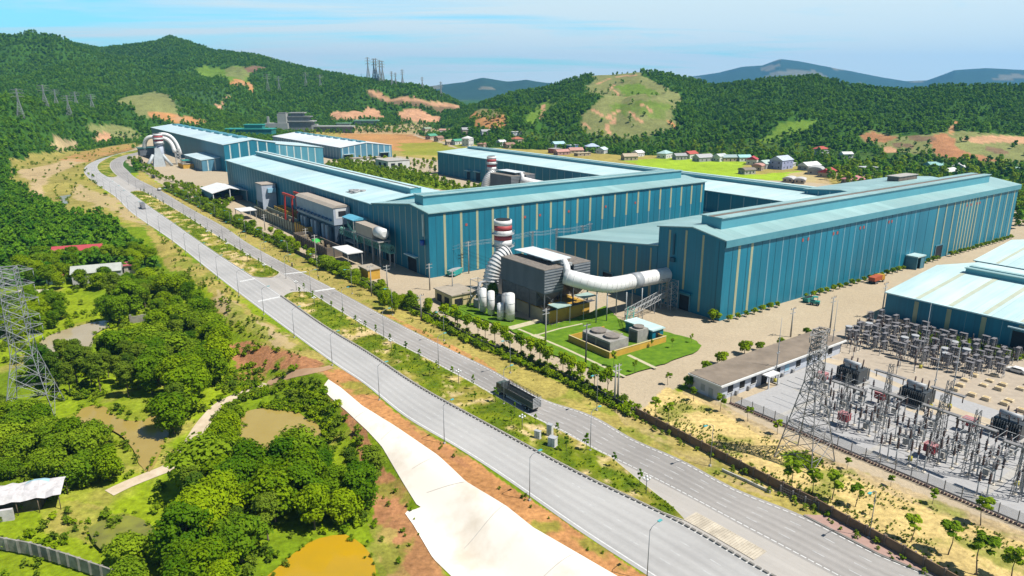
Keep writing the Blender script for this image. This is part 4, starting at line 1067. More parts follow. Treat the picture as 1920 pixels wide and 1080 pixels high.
# sinter / ladle bays along the fence: yellow and dark walls
def bay(label, s, t, w, l, h, wm, n, seed):
    o = gthing('storage_bay', label, 'storage bay', s, t)
    mb = MB(); mb.box(0, .4, 0, l, 0, h); mb.box(w - .4, w, 0, l, 0, h); mb.box(.4, w - .4, 0, .4, 0, h); mb.box(.4, w - .4, l - .4, l, 0, h); mb.build('wall', wm, o)
    mb = MB()
    for k in range(n): y = .6 + (l - 1.2) * k / n; mb.box(-.25, -.01, y, y + .5, .1, h + .3)
    mb.build('buttresses', rust_m, o)
    rr = random.Random(seed); mb = MB()
    for k in range(26):
        x = rr.uniform(.8, w - 2); y = rr.uniform(.8, l - 2.5); z = rr.uniform(h * .35, h * .9); mb.box(x, x + rr.uniform(.6, 1.8), y, y + rr.uniform(.6, 2.2), 0.02, z)
    mb.build('heap', mat('scrap_brown', (0.30, 0.24, 0.15), (0.14, 0.11, 0.07), .7, .95), o)
    return o
bay('long open storage bay with grey outer wall facing the fence trees', 117.8, 353, 6, 66, 5.2, mat('grey_green_wall', (0.36, 0.37, 0.27), (0.27, .28, .20), .3, .9), 16, 1)
bay('yellow-walled storage bay under the green pipe bridge', 117.8, 334, 6, 17, 6, yellow_w, 5, 2)
bay('dark brown storage bay with rusty buttresses along the fence', 110.5, 290, 7, 42, 4.6, mat('brown_wall', (0.15, 0.12, 0.09), (.1, .08, .06), .4, .9), 16, 3)
bay('mustard yellow bay beside the long open storage bay', 124.2, 376, 5, 26, 7, yellow_w, 4, 5)
block('pump_house', 'small yellow pump house among the fence trees', 'building', 109.5, 246, 5, 8, 4, yellow_w, flat_roof)
o = gthing('white_canopy', 'white flat canopy over dark bay beside the fence, below the green pipe bridge', 'canopy', 111.5, 270)
mb = MB(); mb.box(0, 7, 0, 16, 5.4, 5.8); mb.build('roof', MATS['white_sheet'], o)
for x in (.3, 6.5):
    for y in (.4, 15.4):
        mb = MB(); mb.box(x, x + .3, y, y + .3, 0, 5.4); mb.build('post', MATS['grey_metal'], o)
o = gthing('white_canopy', 'white tilted canopy behind the trees in front of the open shed', 'canopy', 106, 404)
mb = MB(); mb.box(0, 9, 0, 12, 5, 5.4); mb.build('roof', MATS['white_sheet'], o)
for x in (.3, 8.4):
    for y in (.4, 11.4):
        mb = MB(); mb.box(x, x + .3, y, y + .3, 0, 5); mb.build('post', MATS['grey_metal'], o)
# switchyard control house
o = gthing('control_house', 'white single-storey control house with brown weathered flat roof beside the switchyard', 'building', 130.5, 96.5)
ww = mat('control_wall', (0.62, 0.66, 0.74), (0.52, .56, .64), .4, .8)
mb = MB(); mb.box(0, 52, 0, 8, 0, 3.9); mb.build('wall', ww, o)
mb = MB(); mb.box(-.9, 53, -1.1, 9, 3.91, 4.35); mb.build('roof_edge', mat('white_trim', (.82, .82, .8), (.7, .7, .68), .6, .7), o)
mb = MB(); mb.box(-.7, 52.8, -.7, 8.8, 4.36, 4.5); mb.build('roof', mat('roof_brown_felt', (0.23, 0.185, 0.14), (0.15, .12, .09), .25, .95, detail=8), o)
for q in (3, 7.5, 12, 22, 26, 31, 36, 41, 46):
    mb = MB(); mb.box(q, q + 1.9, -.10, -.01, 1.3, 3.0); f = mb.build('window', MATS['light_blue_unit'] if q == 26 else dark_m, o)
    mb = MB(); mb.box(q - .12, q + 2.02, -.16, -.0, 1.15, 1.29); mb.build('sill', MATS['white_trim'], f)
mb = MB(); mb.box(15, 19.5, -3, -.02, 3.2, 3.5); mb.box(15.2, 15.5, -2.9, -2.6, 0, 3.2); mb.box(19, 19.3, -2.9, -2.6, 0, 3.2); mb.build('porch', MATS['white_trim'], o)
mb = MB(); mb.box(16.2, 18.4, -.1, -.01, 0.1, 2.7); mb.build('door', dark_m, o)
mb = MB(); mb.box(-.08, -.01, 2, 3.2, 0.1, 2.4); mb.box(-.08, -.01, 4.4, 5.6, 1, 2.6); mb.build('window', mat('grey_shutter', (.35, .4, .42), (.28, .33, .35), 1, .7), o)
for q in (1.2, 5.8, 10.5, 20, 24.4, 29): MB().box(q, q + .7, -.6, -.02, .3, 1.2).build('air_conditioner', MATS['grey_metal'], o)
# ------------------------------------------------------------------ filter houses, chimneys, ducts, tanks
white_p = MATS['white_paint']; band_red = mat('band_red', (0.50, 0.07, 0.07), (0.40, .06, .06), .5, .6)
grey_dk = mat('filter_grey_blue', (0.085, 0.105, 0.125), (0.06, .075, .09), .3, .6, stretch=(1, 1, .25))
grey_md = mat('filter_grey', (0.22, 0.235, 0.25), (0.15, .16, .17), .4, .6)
top_br = mat('filter_top', (0.23, 0.20, 0.17), (0.14, .125, .11), .8, .9)
steel = mat('galvanised_steel', (0.42, 0.43, 0.43), (0.28, .29, .29), 1.2, .5)
steel_dk = mat('dark_steel', (0.09, 0.095, 0.10), (0.06, .06, .065), 1, .6)
pale_gr = mat('pale_green_sheet', (0.44, 0.58, 0.53), (0.34, .48, .44), .4, .6)
duct_w = mat('duct_white', (0.88, 0.88, 0.86), (0.74, .73, .71), .35, .45, stretch=(1, 1, 1))
chim_gr = mat('chimney_pale_grey', (0.48, 0.52, 0.60), (0.40, .44, .52), .4, .6)
def chimney(label, s, t, top=26.7, r=3.2, z0=0.0):
    o = gthing('chimney', label, 'chimney', s, t)
    zs = [top - 9.2, top - 7.0, top - 5.4, top - 3.6, top - 1.8, top]
    MB().cyl(0, 0, 0, zs[0], r * .92, r * .86, 22).build('stack', chim_gr, o)
    for i, (a, b) in enumerate(zip(zs[:-1], zs[1:])):
        MB().cyl(0, 0, a + .003, b, r, r, 22).build('red_band' if i in (1, 3) else 'white_band', band_red if i in (1, 3) else white_p, o)
    mb = MB(); mb.cyl(0, 0, top + .003, top + .25, r * .86, r * .8, 22); mb.build('flue', dark_m, o)
    mb = MB()
    for z in (zs[0] - .2, zs[2] + .5):
        for k in range(18):
            a0, a1 = 2 * math.pi * k / 18, 2 * math.pi * (k + 1) / 18; R1 = r + .9
            mb.face([(r * math.cos(a0), r * math.sin(a0), z), (R1 * math.cos(a0), R1 * math.sin(a0), z), (R1 * math.cos(a1), R1 * math.sin(a1), z), (r * math.cos(a1), r * math.sin(a1), z)])
            mb.bar((R1 * math.cos(a0), R1 * math.sin(a0), z), (R1 * math.cos(a0), R1 * math.sin(a0), z + 1.1), .04)
            mb.bar((R1 * math.cos(a0), R1 * math.sin(a0), z + 1.1), (R1 * math.cos(a1), R1 * math.sin(a1), z + 1.1), .04)
    mb.build('gallery', steel, o)
    mb = MB(); mb.bar((r + .3, -.3, 1), (r + .3, -.3, top - 1), .05); mb.bar((r + .3, .3, 1), (r + .3, .3, top - 1), .05); mb.build('ladder', steel, o)
    return o
def hopper_mod(o, x0, x1, y0, y1, zb, zt, n, name='filter_module'):
    mb = MB(); mb.box(x0, x1, y0, y1, zb, zt); m = mb.build(name, grey_dk, o)
    mb = MB(); k = 0.0
    while y0 + k < y1 - .4: mb.box(x0 - .15, x1 + .15, y0 + k, y0 + k + .55, zt + .01, zt + .28); k += .8
    mb.build('lid_ribs', top_br, m)
    mb = MB(); z = zb + .5
    while z < zt: mb.box(x0, x1, y0 - .14, y0 - .01, z, z + .45); z += .9
    mb.build('louvres', grey_md, m)
    mb = MB(); L = (y1 - y0) / n
    for i in range(n):
        a, b = y0 + i * L, y0 + (i + 1) * L; cx, cy = (x0 + x1) / 2, (a + b) / 2
        q0 = [(x0, a, zb - .01), (x1, a, zb - .01), (x1, b, zb - .01), (x0, b, zb - .01)]; q1 = [(cx - .5, cy - .5, zb - 3.6), (cx + .5, cy - .5, zb - 3.6), (cx + .5, cy + .5, zb - 3.6), (cx - .5, cy + .5, zb - 3.6)]
        for j in range(4): mb.face([q0[j], q1[j], q1[(j + 1) % 4], q0[(j + 1) % 4]])
    mb.build('hoppers', steel_dk, m)
    return m
def filter_house(label, s, t, base_walls=True):
    """Bag filter: two louvred modules on legs over a low yellow base, white canopy between them."""
    o = gthing('filter_house', label, 'filter house', s, t)
    hopper_mod(o, -1.6, 6.0, 0.6, 24, 9.8, 17.3, 4); hopper_mod(o, 10.2, 17.2, 0.6, 24, 10.2, 17.6, 4)
    MB().box(-1.3, 5.7, 5, 23.7, 4.85 if base_walls else 0, 9.6).build('hopper_skirt', steel_dk, o); MB().box(10.6, 16.8, 9, 23.7, 4.85, 9.6).build('hopper_skirt', steel_dk, o)
    if base_walls:
        MB().box(0, 17, 0, 20, -.1, 4.0).build('base', yellow_w, o)
        MB().box(-.06, -.005, .2, 19.8, -.1, 3.9).build('base_side', mat('cream_greyish', (0.56, .50, .34), (.44, .39, .27), .3, .9), o)  # left side of the base is a greyer cream than the rest
        mb = MB()
        for x in (7.5,): mb.box(x, x + 3.8, -.12, -.01, .1, 3.6)
        mb.build('door', yellow_w, o)
    for x in (-1.2, 5.6, 10.6, 16.8):
        for y in (1, 8.6, 16.2, 23.6): MB().box(x - .18, x + .18, y - .18, y + .18, 4.02 if (base_walls and 0 < x and y < 20) else 0, 9.9).build('leg', steel_dk, o)
    mb = MB()
    for x in (-1.2, 16.8):
        for y in (1, 8.6, 16.2):
            mb.bar((x, y, 4.2), (x, y + 7.6, 9.6), .08); mb.bar((x, y + 7.6, 4.2), (x, y, 9.6), .08)
    for y in (1,):
        for x0, x1 in ((-1.2, 5.6), (10.6, 16.8)): mb.bar((x0, y, 4.2), (x1, y, 9.6), .08); mb.bar((x1, y, 4.2), (x0, y, 9.6), .08)
    mb.build('bracing', steel_dk, o)
    mb = MB(); mb.box(3.6, 11.6, 3.5, 23.5, 19.0, 19.25); c = mb.build('canopy', mat('canopy_white', (.80, .86, .88), (.7, .76, .79), .3, .45), o)
    mb = MB()
    for x in (3.9, 11.2):
        for y in (4, 10, 16, 23): mb.bar((x, y, 17.3), (x, y, 19), .09)
    mb.build('canopy_posts', steel_dk, c)
    mb = MB(); mb.box(-.5, 5.2, -4.6, .2, 6.2, 6.45); mb.build('shelter_roof', pale_gr, o)
    mb = MB(); mb.box(10.5, 16, -4.2, .2, 7.4, 7.65); mb.build('shelter_roof', pale_gr, o)
    mb = MB()
    for x, zt in ((-.3, 6.2), (5, 6.2), (10.7, 7.4), (15.8, 7.4)): mb.bar((x, -4.2, 0 if x > 12 else .02), (x, -4.2, zt), .12)
    mb.build('shelter_posts', steel, o)
    mb = MB()                                   # walkway round the hopper level
    mb.box(-2.6, 18.2, -1.2, .5, 4.6, 4.75); mb.bar((-2.6, -1.1, 5.7), (18.2, -1.1, 5.7), .05)
    for k in range(14): mb.bar((-2.6 + k * 1.6, -1.1, 4.7), (-2.6 + k * 1.6, -1.1, 5.7), .04)
    mb.build('walkway', steel_dk, o)
    # riser and collar where the main duct enters
    mb = MB(); mb.tube([(8.1, 6, 17.6), (8.1, 2.5, 18.6), (7.2, .4, 17.4), (6.0, -1.2, 15.2)], [.9, 1.0, 1.1, 1.2], 10); mb.build('riser', duct_w, o)
    mb = MB()
    for k in range(5): mb.box(6.4, 9.8, .8 + k * 4.4, 2.6 + k * 4.4, 17.4, 18.3)
    mb.build('valves', steel, o)
    return o
def arc(p0, p1, p2, n=8):
    return [tuple((1 - q) ** 2 * a + 2 * q * (1 - q) * b + q * q * c for a, b, c in zip(p0, p1, p2)) for q in [i / n for i in range(n + 1)]]
def duct(label, s, t, path, r, ribs=True, legs=(), name='gas_duct'):
    o = gthing(name, label, 'duct', s, t)
    mb = MB(); mb.tube(path, r, 18); mb.build('pipe', duct_w, o)
    if ribs:
        mb = MB(); P = np.array(path); d = np.concatenate([[0], np.cumsum(np.linalg.norm(np.diff(P, axis=0), axis=1))]); sx = 1.2
        while sx < d[-1] - .6:
            a = [np.interp(sx - .09, d, P[:, k]) for k in range(3)]; b = [np.interp(sx + .09, d, P[:, k]) for k in range(3)]
            mb.tube([a, b], r + .05, 18); sx += 1.9
        mb.build('stiffener_rings', duct_w, o)
    for (x, y, zt, x2, y2) in legs:
        MB().tube([(x2, y2, 0), (x, y, zt)], .2, 6).build('leg', steel, o)
    return o
def elbow_duct(label, s, t):
    o = gthing('elbow_duct', label, 'duct', s, t)
    mb = MB(); mb.tube(arc((-7.5, 0, 4.0), (-7.5, 0, 13.5), (0, 0, 16.5), 9), 2.6, 12); mb.build('pipe', duct_w, o)
    mb = MB(); P = np.array(arc((-7.5, 0, 4.0), (-7.5, 0, 13.5), (0, 0, 16.5), 24)); d = np.concatenate([[0], np.cumsum(np.linalg.norm(np.diff(P, axis=0), axis=1))])
    for sx in np.arange(.8, d[-1], 1.1):
        mb.tube([[np.interp(sx + e, d, P[:, k]) for k in range(3)] for e in (-.12, .12)], 2.85, 12)
    mb.build('stiffener_rings', steel, o)
    mb = MB(); mb.cyl(-7.5, 0, .8, 4.2, 2.0, 2.9, 12); mb.build('fan_housing', mat('fan_grey', (.4, .42, .42), (.3, .32, .32), .7, .5), o)
    mb = MB(); mb.box(-9, -6, -6, -2.2, .02, 3.0); mb.tube([(-7.5, -2.2, 2.4), (-7.5, 0, 2.4)], .5, 8); mb.build('fan_motor', steel, o)
    return o
FH1 = filter_house('near dark grey filter house on yellow base, white canopy between its two modules', 133.5, 164.8)
CH1 = chimney('near red and white banded chimney standing in front of the central cream-striped hall', 142.2, 202.2)
EL1 = elbow_duct('white ribbed elbow duct at left of the near banded chimney', 140.5, 197)
D1P = [(1.6, -1.2, 14.8), (3.0, -3.4, 14.3)] + arc((4.4, -5, 13.9), (8.5, -9, 12.4), (15, -8.4, 11.5), 7) + [(22, -7.6, 11.0), (30, -7.3, 10.8), (36, -7.2, 10.6)] + arc((40, -7.1, 10.5), (43.5, -7, 10.3), (46.5, -6.6, 9.6), 4)[:3]
D1 = duct('big white ribbed gas duct curving from near filter house into the right hand hall', 137.4, 165, D1P, 2.5,
          legs=[(8, -9, 11.5, 8, -9), (12, -9.5, 10, 12, -9.5), (20, -10, 8.6, 20, -10), (20, -5.5, 8.6, 20, -5.5), (27.5, -9.6, 8.6, 27.5, -9.6), (27.5, -5.2, 8.6, 27.5, -5.2), (36, -9.3, 8.3, 36, -9.3), (36, -5.2, 8.3, 36, -5.2), (40.6, -9, 8, 40.6, -9), (40.6, -5, 8, 40.6, -5)])
mb = MB(); mb.tube([(24.4, -7.5, 10.95), (28.0, -7.4, 10.85)], 2.66, 18); mb.build('grey_sleeve', mat('sleeve_grey', (.36, .38, .40), (.28, .3, .32), .8, .5), D1)
# lattice conveyor bridge under the duct
o = gthing('conveyor_bridge', 'grey lattice pipe bridge rising under the white duct to the right hand hall', 'pipe bridge', 156, 152)
def truss(mb, a, b, w, h, n, r=.09):
    a, b = Vector(a), Vector(b); d = (b - a); side = Vector((-d.y, d.x, 0)).normalized() * (w / 2); up = Vector((0, 0, h))
    for sg in (-1, 1):
        for u in (Vector(), up): mb.bar(a + side * sg + u, b + side * sg + u, r)
        for k in range(n):
            p, q = a + d * (k / n) + side * sg, a + d * ((k + 1) / n) + side * sg
            mb.bar(p, q + up, r * .7); mb.bar(p + up, q, r * .7); mb.bar(p, p + up, r * .7)
    for k in range(n + 1):
        p = a + d * (k / n); mb.bar(p - side, p + side, r * .7); mb.bar(p - side + up, p + side + up, r * .7)
mb = MB(); truss(mb, (-2, -1, 2.4), (22.5, 3, 5.2), 2.2, 1.8, 12); mb.build('truss', steel, o)
mb = MB(); truss(mb, (-6, -6, 1.6), (-1, -1.6, 3.6), 2, 1.6, 4); mb.build('stair_frame', mat('green_steel', (.05, .30, .22), (.04, .22, .17), 1, .5), o)
for x, y, h in ((-2, -1, 2.4), (5, 0, 3.2), (12, 1.4, 4), (20, 2.6, 5)):
    mb = MB(); mb.bar((x, y - 1, 0), (x, y - 1, h), .14); mb.bar((x, y + 1, 0), (x, y + 1, h), .14); mb.bar((x, y - 1, 0), (x, y + 1, h), .07); mb.build('trestle', steel, o)
# lattice tower under the duct end
o = gthing('duct_tower', 'grey lattice support tower at the end of the white duct by the hall wall', 'support tower', 174, 151)
mb = MB()
for x in (0, 3.2):
    for y in (0, 4.2): mb.bar((x, y, 0), (x, y, 10.2), .14)
for z in range(0, 10, 2):
    for (x0, y0, x1, y1) in ((0, 0, 3.2, 0), (3.2, 0, 3.2, 4.2), (3.2, 4.2, 0, 4.2), (0, 4.2, 0, 0)):
        mb.bar((x0, y0, z), (x1, y1, z + 2), .07); mb.bar((x0, y0, z + 2), (x1, y1, z + 2), .07)
mb.build('frame', steel, o)
# second filter house in the courtyard: a copy, with its own labels
def shift(o, ds, dt, label):
    x, y, z = o.location; dx, dy, _ = W(ds, dt); return copy_thing(o, (x + dx, y + dy, z), None, label)
DS, DT = 130.0, 198.0
shift(FH1, DS, DT, 'dark filter house in the courtyard behind the central hall, partly hidden by its roof')
shift(CH1, DS, DT, 'red and white banded chimney rising from the courtyard behind the central hall')
shift(EL1, DS, DT, 'white elbow duct at the foot of the courtyard chimney')
shift(D1, DS, DT, 'white gas duct lying beside the courtyard filter house, behind the central hall roof')
# far filter house at the bend of the highway
o = gthing('filter_house', 'far grey filter house with two pointed hoppers at the bend of the highway', 'filter house', 112, 752)
hopper_mod(o, 0, 16, 0, 12, 9, 15.5, 2)
for x in (.4, 15.6):
    for y in (.6, 11.4): MB().box(x - .25, x + .25, y - .25, y + .25, 0, 9).build('leg', steel_dk, o)
MB().box(-1, 17, -1, 13, 15.8, 16.2).build('canopy', mat('dark_green_sheet', (.03, .12, .10), (.02, .09, .08), .5, .6), o)
chimney('far red and white banded chimney between two arching white ducts', 127.5, 742, 29.5, 4.0)
o = gthing('funnel_base', 'pale grey flared funnel with splayed legs under the far banded chimney', 'funnel', 124, 734)
mb = MB()
for z0, z1, w0, w1 in ((0, 7, 5.2, 4.2), (7, 13, 4.2, 2.6), (13, 17, 2.6, 2.2)):
    q0 = [(-w0, -w0 * .6, z0), (w0, -w0 * .6, z0), (w0, w0 * .6, z0), (-w0, w0 * .6, z0)]; q1 = [(-w1, -w1 * .6, z1), (w1, -w1 * .6, z1), (w1, w1 * .6, z1), (-w1, w1 * .6, z1)]
    for j in range(4): mb.face([q0[j], q0[(j + 1) % 4], q1[(j + 1) % 4], q1[j]])
mb.build('funnel', mat('funnel_grey', (.55, .60, .62), (.45, .5, .52), .5, .5), o)
for sx in (-1, 1):
    MB().tube([(sx * 11, -2, 0), (sx * 7.5, -1, 5), (sx * 3.8, 0, 11)], 1.5, 6).build('strut', MATS['funnel_grey'], o)
duct('white arched duct at left of the far banded chimney', 127.5, 745, arc((0, 0, 25.5), (-11, 5, 30), (-11, 9, 13.5), 12), 1.8)
duct('white arched duct curving down at right of the far banded chimney', 127.5, 745, arc((0, 1, 24.5), (11, -3, 28), (12, -8, 12), 12), 1.8)
duct('white arched duct reaching farthest right behind the far banded chimney', 129, 752, arc((0, 1, 27.5), (15, 0, 32), (17, -6, 9), 12), 1.7)
o = gthing('lattice_tower', 'grey lattice tower under the right hand duct of the far filter house', 'support tower', 141, 742)
mb = MB()
for x in (0, 4):
    for y in (0, 4): mb.bar((x, y, 0), (x, y, 15), .2)
for z in range(0, 15, 3):
    for (x0, y0, x1, y1) in ((0, 0, 4, 0), (4, 0, 4, 4), (4, 4, 0, 4), (0, 4, 0, 0)): mb.bar((x0, y0, z), (x1, y1, z + 3), .12); mb.bar((x0, y0, z + 3), (x1, y1, z), .12)
mb.build('frame', mat('white_lattice', (.7, .7, .68), (.6, .6, .58), 1, .5), o)
block('yellow_base', 'low yellow block below the far filter house with grey pipes on top', 'building', 138, 700, 20, 22, 4, yellow_w, flat_roof, rh=.2)
block('yellow_base', 'low cream block beside the far filter house and the dark far hall', 'building', 146, 735, 14, 10, 5, cream_w, flat_roof, rh=.2)
o = gthing('green_awning', 'teal green awning on posts between far filter house and far annex', 'awning', 141, 705)
mb = MB(); mb.box(-2, 8, 0, 9, 6.6, 7.1); mb.build('roof', mat('teal_sheet', (.05, .30, .24), (.04, .24, .19), .5, .5), o)
for x in (-1.6, 7.6):
    for y in (.4, 8.6): MB().box(x - .15, x + .15, y - .15, y + .15, 3.9, 6.6).build('post', steel, o)
# upright tanks by the near filter house
def tank(label, s, t, r, h, m, grp='upright tanks by the near filter house'):
    o = gthing('upright_tank', label, 'tank', s, t, 0, grp)
    mb = MB(); mb.cyl(0, 0, .9, h, r, r, 16); mb.dome(0, 0, h, r, r * .5, 16); mb.build('vessel', m, o)
    for k in range(3):
        a = 2.1 * k; MB().box(r * .8 * math.cos(a) - .12, r * .8 * math.cos(a) + .12, r * .8 * math.sin(a) - .12, r * .8 * math.sin(a) + .12, 0, 1.0).build('leg', steel, o)
    mb = MB(); mb.cyl(0, 0, h * .33, h * .33 + .12, r + .05, r + .05, 16); mb.cyl(0, 0, h * .7, h * .7 + .12, r + .05, r + .05, 16); mb.build('hoops', steel, o)
tank('slim white upright tank, farthest left of the tanks by the near filter house', 122.6, 185.8, 1.15, 8.2, white_p)
tank('slim white upright tank standing just right of the leftmost tank', 122.9, 181.6, 1.2, 8.2, white_p)
tank('short white upright tank, lowest of the tanks by the near filter house', 122.6, 175.8, 1.15, 5.6, white_p)
tank('grey upright tank behind the short white one', 126.2, 177.6, 1.6, 7.6, MATS['grey_metal'])
tank('stout white upright tank, rightmost and tallest of the row', 124.6, 173.4, 1.5, 9.0, white_p)
o = gthing('transformer_rack', 'grey steel rack with cables between guard house and white tanks', 'equipment rack', 123, 189)
mb = MB()
for x in (0, 3):
    for y in (0, 5): mb.bar((x, y, 0), (x, y, 10), .13)
for z in (4, 7, 9.8): mb.bar((0, 0, z), (3, 0, z), .1); mb.bar((3, 0, z), (3, 5, z), .1); mb.bar((0, 0, z), (0, 5, z), .1); mb.bar((0, 5, z), (3, 5, z), .1)
mb.build('frame', steel, o); mb = MB(); mb.box(.5, 2.5, .8, 4.2, .02, 3.0); mb.tube([(1, 1, 3), (1, 2, 6.5), (4, 5, 8), (9, 8, 7)], .5, 8); mb.build('equipment', MATS['grey_metal'], o)
# cooling compound
o = gthing('compound_wall', 'low yellow wall enclosing the grey cooling boxes in front of the right hand hall', 'wall', 127.5, 131)
mb = MB(); mb.box(0, 22.5, 0, .3, -.1, 2.2); mb.box(0, .3, .3, 17.3, -.1, 2.2); mb.box(.3, 14, 17.0, 17.3, -.1, 2.2); mb.box(22.2, 22.5, .3, 3, -.1, 2.2); mb.build('wall', yellow_w, o)
mb = MB(); mb.box(-.08, 22.58, -.08, .38, 2.21, 2.34); mb.box(-.08, .38, .39, 17.3, 2.21, 2.34); mb.build('coping', cream_w, o)
blk = mat('block_grey', (.36, .345, .31), (.22, .21, .19), .8, .9)
o = gthing('cooling_tower', 'wide grey cooling box with two fan openings inside the yellow wall', 'cooling tower', 128.6, 132)
mb = MB(); mb.box(0, 7, 0, 11.5, 0, 4.6); mb.build('casing', blk, o)
mb = MB()
for y in (.5, 6.1): mb.box(-.09, -.01, y, y + 4.9, .6, 4.0)
mb.build('louvres', steel_dk, o)
for y in (3, 8.5):
    mb = MB(); mb.cyl(3.5, y, 4.62, 5.3, 2.1, 2.3, 14); mb.build('fan_cowl', top_br, o)
o = gthing('cooling_tower', 'small grey cooling box with one fan beside the teal-roofed hut', 'cooling tower', 142.5, 135.2)
mb = MB(); mb.box(0, 4.4, 0, 3.6, 0, 4.2); mb.build('casing', blk, o)
mb = MB(); mb.cyl(2.2, 1.8, 4.22, 4.9, 1.4, 1.6, 14); mb.build('fan_cowl', top_br, o)
mb = MB(); mb.box(-.09, -.01, .4, 3.2, .5, 3.6); mb.build('louvres', steel_dk, o)
block('pump_hut', 'blue hut with pale teal mono roof behind the yellow compound wall', 'hut', 147.6, 134.2, 4.6, 11, 3.3, wall_m, roof_pale, win=[('n', 1.4, 1.6, .6, 2.6)])
block('settling_basin', 'low grey open basin behind the wide cooling box', 'basin', 137.5, 142, 6, 4, 1.2, blk, mat('moss_water', (.20, .22, .06), (.14, .16, .05), .5, .6), over=-.3, rh=.05)
# green pipe bridge along the long hall
green_l = mat('bridge_green', (.30, .60, .48), (.22, .48, .38), 1, .5)
o = gthing('pipe_bridge', 'pale green hooped conveyor bridge running along the long hall above the bays', 'pipe bridge', 125.6, 257)
mb = MB(); Lb = 100
truss(mb, (0, 0, 6.4), (0, Lb, 6.4), 2.4, 2.3, 50, .1); mb.build('truss', green_l, o)
mb = MB(); mb.box(-1.0, 1.0, 0, Lb, 6.3, 6.7); mb.build('deck', mat('belt_green', (.16, .38, .30), (.10, .28, .22), .6, .7), o)
mb = MB()
for k in range(64):
    y = 1 + k * 1.55; mb.tube([(-1.2, y, 8.7), (-.75, y, 9.4), (.75, y, 9.4), (1.2, y, 8.7)], .24, 4)
mb.build('hoops', green_l, o)
for y in (.2, 16, 33, 50, 66, 83, 99): MB().box(-1.1, -.8, y, y + .3, 0, 6.3).build('leg', steel, o); MB().box(.8, 1.1, y, y + .3, 0, 6.3).build('leg', steel, o)
o = gthing('pipe_bridge', 'short pale green conveyor bridge climbing from the long bridge to the blue awning', 'pipe bridge', 126, 284)
mb = MB(); truss(mb, (-2.4, 0, 6.4), (-1, 14, 12), 2, 2, 14, .1); mb.build('truss', green_l, o)
for x, y, h in ((-1.4, 9, 9.6),): MB().box(x - .2, x + .2, y - .2, y + .2, 0, h).build('leg', steel, o)
o = gthing('heap_cover', 'bright green tarpaulin heaped on the fence-side bay', 'tarpaulin', 114, 312)
mb = MB(); mb.dome(0, 0, 0, 3.2, 4.9, 10, 3); mb.build('sheet', mat('tarp_green', (.02, .42, .05), (.02, .33, .04), 1, .6), o)
# ------------------------------------------------------------------ paved sheets: yard lawns, paths, gravel, sidewalk, concrete apron
def sheet(name, poly, z, m, edge_noise=0.0, kind='structure', seed=0):
    pts = [np.array(p[:2]) for p in poly]
    if edge_noise:
        out = []; rr = random.Random(seed + 5)
        for a, b in zip(pts, pts[1:] + pts[:1]):
            L = np.linalg.norm(b - a); n = max(1, int(L / 1.5)); nx = np.array((-(b - a)[1], (b - a)[0])) / (L + 1e-9)
            for k in range(n): out.append(a + (b - a) * (k / n) + nx * rr.uniform(-edge_noise, edge_noise))
        pts = out
    ar = sum(p[0] * q[1] - q[0] * p[1] for p, q in zip(pts, pts[1:] + pts[:1]))
    if ar < 0: pts = pts[::-1]
    mb = MB(); mb.face([(p[0], p[1], z) for p in pts]); o = mb.build(name, m); o['kind'] = kind; return o
lawn_m = mat('lawn', (0.115, 0.205, 0.012), (0.065, 0.135, 0.009), 0.5, 0.95, detail=8, bump=.4, spec=.1)
path_m = mat('garden_path', (0.62, 0.56, 0.36), (0.5, .45, .3), .6, .9)
gravel_m = mat('switchyard_gravel', (0.44, 0.435, 0.43), (0.34, 0.335, 0.335), 1.5, .95, detail=9)
yardroad_m = mat('yard_road', (0.60, 0.50, 0.36), (0.47, .39, .28), .3, .95, detail=7)
GZ0 = 0.36
def gp(px): return [G0(*p) for p in px]
FENCE_PX = [(308, 354), (384, 391), (439, 420), (520, 458), (600, 497), (668, 526), (733, 560), (774, 582), (840, 615), (900, 647), (960, 671), (1040, 703), (1104, 733), (1192, 779), (1280, 825), (1370, 872), (1447, 912), (1530, 953), (1597, 991), (1680, 1036), (1757, 1080), (1900, 1162), (2050, 1248)]
sheet('lawn', gp([(845, 575), (900, 555), (940, 562), (960, 595), (1035, 612), (1105, 588), (1135, 575), (1160, 600), (1240, 622), (1300, 638), (1316, 650), (1305, 662), (1240, 686), (1163, 709), (1148, 708), (1040, 668), (956, 620), (900, 598)]), 0.4, lawn_m, .25)
sheet('lawn', gp([(826, 566), (845, 575), (900, 600), (880, 606), (830, 588)]), .4, lawn_m, .3, seed=3)
def strip_path(pxs, w, z):
    P = gp(pxs); mb = MB()
    for a, b in zip(P[:-1], P[1:]):
        dx, dy = b[0] - a[0], b[1] - a[1]; l = math.hypot(dx, dy); nx, ny = -dy / l * w, dx / l * w
        mb.face([(a[0] - nx, a[1] - ny, z), (b[0] - nx, b[1] - ny, z), (b[0] + nx, b[1] + ny, z), (a[0] + nx, a[1] + ny, z)])
    return structure(mb.build('path', path_m))
strip_path([(955, 618), (1012, 603)], 1.5, .41); strip_path([(972, 619), (1060, 656), (1172, 709)], .45, .415); strip_path([(1008, 630), (1050, 618), (1092, 609)], .4, .41)
strip_path([(1178, 668), (1230, 693)], .6, .41); strip_path([(1000, 630), (1018, 637)], 1.0, .42)
